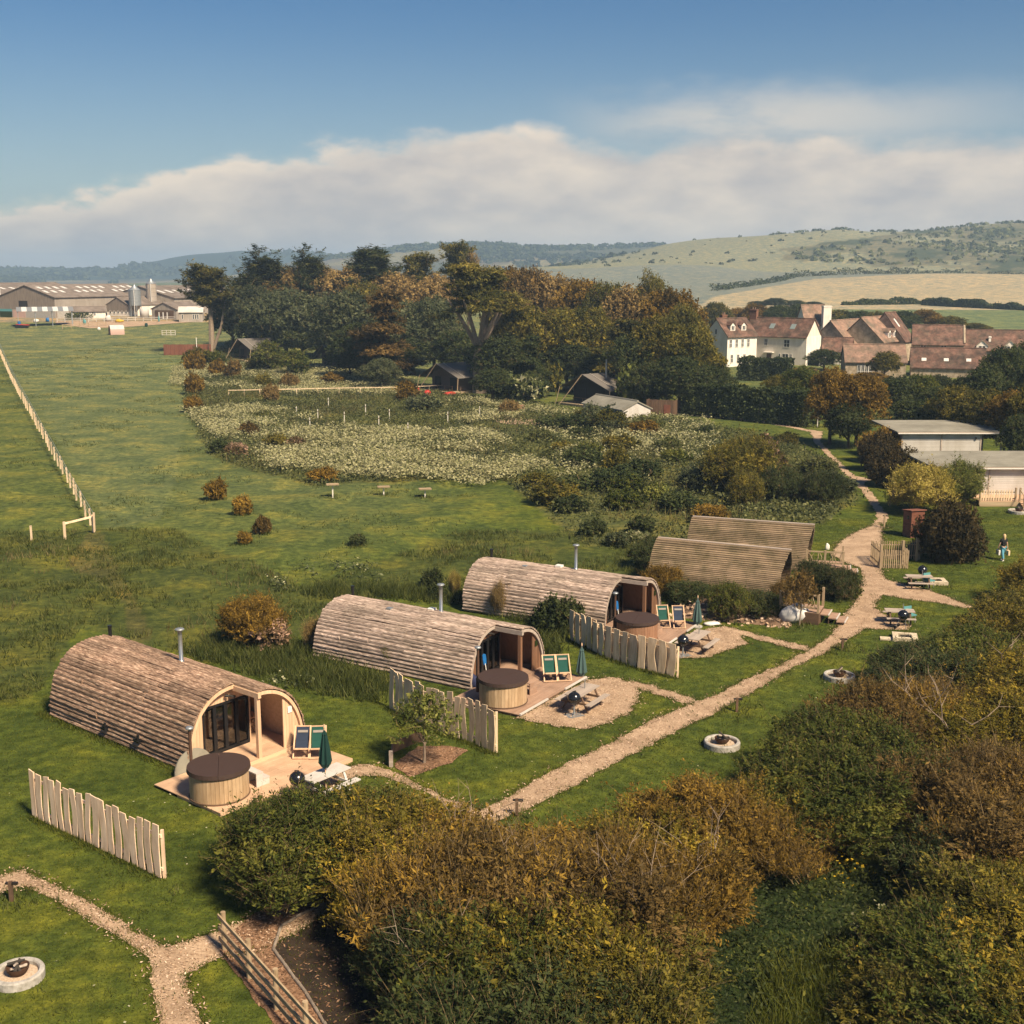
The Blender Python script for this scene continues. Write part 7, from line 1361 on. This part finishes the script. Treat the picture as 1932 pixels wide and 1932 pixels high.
WK = {'t': ('leaf_tan', 'orange-tan tree'), 'r': ('leaf_rust', 'rust-brown tree'), 'b': ('leaf_brown', 'dark brown tree'), 'o': ('leaf_olive', 'olive green tree'), 'g': ('leaf_grey', 'grey-green tree'), 'd': ('leaf_dark', 'dark green shaded tree')}
WMK = [(440, 600, 'right of the left-hand cypress'), (500, 600, 'above the first tent'), (560, 560, 'below the spiky conifers'), (590, 640, 'above the second tent'), (640, 560, 'between the spiky and dense conifers'), (660, 660, 'right of the second tent'), (730, 570, 'above the brown-tinged cedar'), (740, 690, 'under the brown-tinged cedar'), (800, 600, 'left of the biggest cypress crown'), (830, 670, 'above the tent with red cushions'), (930, 690, 'beside the ivy trunk of the biggest cypress'), (970, 560, 'right of the biggest cypress crown'), (1010, 640, 'right of the pale cypress limbs'), (1050, 560, 'on the sloping skyline'), (1060, 680, 'above the last tent'), (1110, 600, 'on the falling skyline over the last tent'), (1180, 610, 'left of the tall thin tree'), (1200, 700, 'above the pale green shrub'), (1270, 600, 'right of the tall thin tree'), (1290, 700, 'above the dark cubicle'), (1330, 650, 'at the right end next to the white house'), (1340, 740, 'at the right foot of the wood')]
for i, (px, by, ty, hw, c) in enumerate(WB): m, lb = WK[c]; pxplant('broad%d' % (i % 3), px, by, ty, hw*1.08, m, lb+' '+mark(px, (by+ty)/2, WMK), 'tree', 'broadleaf_tree', 'trees of the wood behind the tents')
OT = [('conifer', 508, 705, 648, 32, 'leaf_bright', 'light green young conifer in front of the first tents', 'conifer'), ('conifer', 558, 712, 664, 28, 'leaf_green', 'green young conifer beside the second tent', 'conifer'), ('conifer', 482, 702, 676, 18, 'leaf_olive', 'olive young conifer just left of the light green one', 'conifer'), ('broad2', 720, 738, 680, 34, 'leaf_grey', 'pale speckled bush at the front of the wood left of the red cushions', 'bush'),
      ('far0', 1000, 760, 712, 34, 'blossom_cream', 'pale-flowering elder in front of the wood, left of the last tent', 'shrub'), ('far1', 960, 755, 722, 26, 'leaf_green', 'green shrub left of the pale-flowering elder', 'shrub'), ('far1', 1198, 775, 704, 40, 'leaf_bright', 'pale green flowering shrub above the reddish tub', 'shrub'), ('far0', 1205, 770, 715, 34, 'blossom_cream', 'cream blossom shrub behind the pale green one', 'shrub'), ('far0', 1035, 748, 692, 24, 'leaf_olive', 'speckled olive shrub behind the last tent', 'shrub'),
      ('broad0', 1565, 838, 705, 46, 'leaf_rust', 'rust-topped tree at the end of the dark hedge by the path', 'tree'), ('broad1', 1615, 842, 715, 52, 'leaf_rust', 'largest brown-topped tree beside the narrow path', 'tree'), ('broad2', 1600, 846, 765, 46, 'leaf_dark', 'dark lower tree in front of the brown-topped one', 'tree'), ('broad0', 1512, 790, 700, 44, 'leaf_green', 'fresh green tree above the dark hedge', 'tree'), ('broad1', 1465, 768, 712, 30, 'leaf_olive', 'olive tree left of the fresh green one', 'tree'), ('broad2', 1555, 700, 662, 34, 'leaf_dark', 'dark round tree in front of the cream house gable', 'tree'),
      ('broad0', 1668, 720, 668, 28, 'leaf_olive', 'olive shrub tree covering the end of the small stone building', 'tree'), ('broad1', 1640, 735, 705, 40, 'leaf_rust', 'rust shrub in front of the french windows', 'shrub')]
for k, px, by, ty, hw, m, lb, cat in OT: pxplant(k, px, by, ty, hw, m, lb, cat, 'young_conifer' if cat == 'conifer' else ('flowering_shrub' if cat == 'shrub' else ('broadleaf_tree' if cat == 'tree' else 'shrub')))
RT = [(1690, 800, 715, 44, 'd'), (1735, 800, 712, 40, 'g'), (1770, 812, 735, 44, 'd'), (1720, 830, 760, 46, 'd'), (1690, 770, 722, 30, 'p'), (1800, 840, 735, 50, 'o'), (1850, 820, 700, 46, 'd'), (1890, 810, 665, 50, 'd'), (1930, 800, 655, 46, 'd'), (1850, 860, 745, 48, 'o'), (1905, 870, 745, 52, 'r'), (1950, 880, 720, 50, 'o'), (1880, 790, 690, 40, 'o'), (1820, 800, 715, 40, 'd'), (1770, 770, 712, 30, 'd'), (1960, 830, 680, 50, 'd'), (1750, 826, 776, 30, 'y'), (1920, 900, 790, 40, 'd'), (1870, 745, 680, 26, 'o')]
RK = {'d': ('leaf_dark', 'dark green tree in the belt behind the grey chalets'), 'g': ('leaf_green', 'mid green tree in the belt behind the grey chalets'), 'o': ('leaf_olive', 'olive-brown tree in the belt behind the grey chalets'), 'r': ('leaf_rust', 'rust-brown tree right of the rear grey chalet'), 'y': ('leaf_bright', 'round bright green clipped tree behind the rear chalet roof'), 'p': ('blossom_white', 'white-blossomed shrub below the stone barns')}
RM = [(1690, 750, 'left of the belt near the rust tree'), (1735, 760, 'right of the largest brown-topped tree'), (1700, 800, 'behind the left end of the rear chalet'), (1775, 770, 'above the rear chalet roof'), (1800, 800, 'above the right of the rear chalet'), (1850, 740, 'below the low stone barn'), (1890, 730, 'at the right, tallest of the belt'), (1930, 720, 'at the right edge below the long barn'), (1850, 810, 'right of the rear chalet porch'), (1905, 810, 'above the front chalet roof'), (1950, 800, 'at the right edge above the front chalet'), (1920, 850, 'behind the front chalet roof'), (1770, 735, 'below the front stone barn wall')]
for i, (px, by, ty, hw, c) in enumerate(RT): m, lb = RK[c]; pxplant('broad%d' % (i % 3), px, by, ty, hw, m, (lb.replace('in the belt behind the grey chalets', mark(px, (by+ty)/2, RM))), 'tree', 'broadleaf_tree', 'trees behind the grey chalets')
HB = [(1425, 640, 578, 30, 'b'), (1470, 640, 580, 34, 'd'), (1390, 640, 585, 26, 'b'), (1510, 640, 578, 34, 'd'), (1580, 640, 588, 36, 'o'), (1620, 645, 590, 34, 'd'), (1660, 650, 592, 36, 'o'), (1700, 650, 590, 34, 'd'), (1745, 648, 588, 36, 'b'), (1790, 650, 600, 34, 'o'), (1350, 645, 575, 30, 'o'), (1840, 650, 612, 30, 'o')]
for i, (px, by, ty, hw, c) in enumerate(HB): pxplant('broad%d' % (i % 3), px, by-12, ty, hw, {'b': 'leaf_rust', 'd': 'leaf_dark', 'o': 'leaf_olive'}[c], {'b': 'rust-brown tree behind the white house roofs', 'd': 'dark green tree behind the white house roofs', 'o': 'olive tree behind the stone barn roofs'}[c], 'tree', 'broadleaf_tree', 'trees behind the house and barns')
# hedges
def hedge(pa, pb, w, h, m, label, n, L=.3, seed=1, name='hedge'):
    a, b = at(*pa), at(*pb); g = np.random.default_rng(seed); d = (b-a); th = math.atan2(d.y, d.x); Ln = d.length; o = empty(name, a, th, label, 'hedge')
    u = g.uniform(0, 1, (n, 3)); f = g.integers(0, 4, n); P = np.stack([u[:, 0]*Ln, (u[:, 1]-.5)*w, u[:, 2]*h], 1)
    P[f == 0, 2] = h; P[f == 1, 1] = -w/2; P[f == 2, 1] = w/2; Nn = np.zeros((n, 3)); Nn[f == 0, 2] = 1; Nn[f == 1, 1] = -1; Nn[f == 2, 1] = 1; Nn[f == 3, 2] = .5
    if name == 'hedgerow': P[:, 2] *= .72+.22*np.sin(P[:, 0]*.13+seed)+.2*np.sin(P[:, 0]*.41+seed*2)+.12*np.sin(P[:, 0]*.9)
    bump = .16*np.sin(P[:, 0]*1.1)+.1*np.sin(P[:, 0]*2.7+P[:, 2]); P += Nn*bump[:, None]*h*.25+g.normal(0, .10, (n, 3)); l = L*g.uniform(.6, 1.4, n)
    zb = np.array([tz((a+d*t).x, (a+d*t).y)-a.z for t in np.linspace(0, 1, 30)]); P[:, 2] += np.interp(P[:, 0]/Ln, np.linspace(0, 1, 30), zb)
    me = np_mesh('foliage', leaves(P, unit(Nn+g.normal(0, .55, (n, 3))), g.normal(0, 1, (n, 3)), l, l*.6), 4, np.clip(g.normal(.45, .2, n)+.15*np.sin(P[:, 0]*.7), 0, 1)); link('foliage', me, m, o)
    st = MB()
    for k in range(6): q = d*((k+.5)/6); st.cyl((Ln*(k+.5)/6, 0, 0), (Ln*(k+.5)/6+.2, 0, h*.8), .09, .05, 5)
    st.build('stems', 'bark', o); return o
hedge((1295, 782), (1535, 806), 2.4, 4.0, 'leaf_dark', 'long dark clipped hedge along the far lawn path', 11000, .36, 1); hedge((1395, 716), (1492, 720), 4.0, 3.6, 'leaf_dark', 'dark clipped hedge block in front of the cream house', 5500, .42, 2); hedge((1460, 716), (1535, 714), 2, 1.6, 'leaf_brown', 'low reddish hedge at the foot of the cream house', 1800, .4, 3)
for k, (px, by, ty, hw, lb) in enumerate(((1428, 582, 569, 18, 'leftmost dark hedgerow tree at the corner of the ripe field'), (1462, 583, 564, 24, 'tallest dark hedgerow tree at the corner of the ripe field'), (1500, 582, 568, 22, 'dark hedgerow tree right of the tallest one by the ripe field'), (1535, 580, 570, 18, 'rightmost dark hedgerow tree of the clump by the ripe field'))): pxplant('broad%d' % (k % 3), px, by, ty, hw, 'leaf_dark', lb, 'tree', 'hedgerow_tree')
hedge((1590, 576), (1745, 574), 3, 2.2, 'leaf_dark', 'thin hedgerow along the lower edge of the ripe field', 2200, 1.0, 5, 'hedgerow'); hedge((1745, 576), (2100, 592), 4.0, 2.8, 'leaf_dark', 'thick dark hedgerow between the ripe field and the green field at the right edge', 12000, 1.1, 6, 'hedgerow')
hedge((1345, 549), (1500, 523), 4, 3, 'leaf_dark', 'dark hedge line between the blue-grey crop and the ripe field', 2200, 1.2, 7, 'hedgerow'); hedge((1500, 523), (2100, 515), 5, 4.0, 'leaf_grey', 'scrubby hedge along the top of the ripe field', 4200, 1.4, 8, 'hedgerow'); hedge((125, 603), (175, 601), 1.6, 1.6, 'leaf_green', 'clipped green hedge by the white farm wall', 900, .4, 9)
# rough bank of long dark grass behind the pods and under the trees
for pp, dn, hh in (([(330, 1230), (470, 1200), (600, 1230), (740, 1290), (735, 1330), (590, 1310)], 14, .55), ([(560, 1120), (640, 1105), (860, 1120), (880, 1140), (640, 1135)], 12, .6), ([(860, 1130), (1000, 1100), (1070, 1190), (1040, 1270), (1000, 1180), (900, 1150)], 14, .6)):
    w_ = [tuple(at(*p)[:2]) for p in pp]; tufts('long_grass', scatter(w_, dn, [], 14000), 8, hh, .05, 'grass_rough', .2, .6, tb=.35)
# longer grass round the feet of shrubs, posts and screens
F_ = np.array([o.location[:2] for o in bpy.data.objects if o.type == 'EMPTY' and o.parent is None and o.get('category') in ('bush', 'tree', 'stand', 'post', 'rail', 'path light', 'fire pit', 'stake') and 30 < o.location.y < 190 and not o.get('group', '').endswith('thickets')]); F_ = np.repeat(F_, 34, 0)+rng.normal(0, .55, (len(F_)*34, 2))
k = np.ones(len(F_), bool)
for a in wX: k &= ~inpoly(F_[:, 0], F_[:, 1], a)
F_ = F_[k]; tufts('foot_grass', np.stack([F_[:, 0], F_[:, 1], terrain(F_[:, 0], F_[:, 1])], 1), 5, .24, .05, 'grass_rough', .14, .6)
for pp in ([(60, 1541), (306, 1660)], [(735, 1338), (800, 1372), (880, 1400), (934, 1422)], [(1074, 1207), (1140, 1241), (1210, 1264), (1277, 1280)], [(343, 1458), (72, 1345)]):
    w_ = [at(*p) for p in pp]; A_ = np.array([tuple(p)[:2] for p in w_]); sg = rng.integers(0, len(A_)-1, 420); t_ = rng.uniform(0, 1, (420, 1)); q_ = A_[sg]*(1-t_)+A_[sg+1]*t_+rng.normal(0, .12, (420, 2)); tufts('foot_grass', np.stack([q_[:, 0], q_[:, 1], np.zeros(420)], 1), 5, .16, .035, 'grass_blade', .08, .6)
# ------------------------------------------------------------------ haze
hz = MB(); hz.box((0, 3300, 58), (26000, 7200, 124)); h_ = hz.mesh('haze'); ho = bpy.data.objects.new('haze', h_); COL.objects.link(ho); ho['kind'] = 'stuff'
hm = bpy.data.materials.new('haze'); hm.use_nodes = True; hm.node_tree.nodes.clear(); v = hm.node_tree.nodes.new('ShaderNodeVolumePrincipled'); v.inputs['Color'].default_value = (.52, .75, 1.0, 1); v.inputs['Density'].default_value = .00027; v.inputs['Anisotropy'].default_value = .1
q = hm.node_tree.nodes.new('ShaderNodeOutputMaterial'); hm.node_tree.links.new(v.outputs[0], q.inputs['Volume']); h_.materials.append(hm)
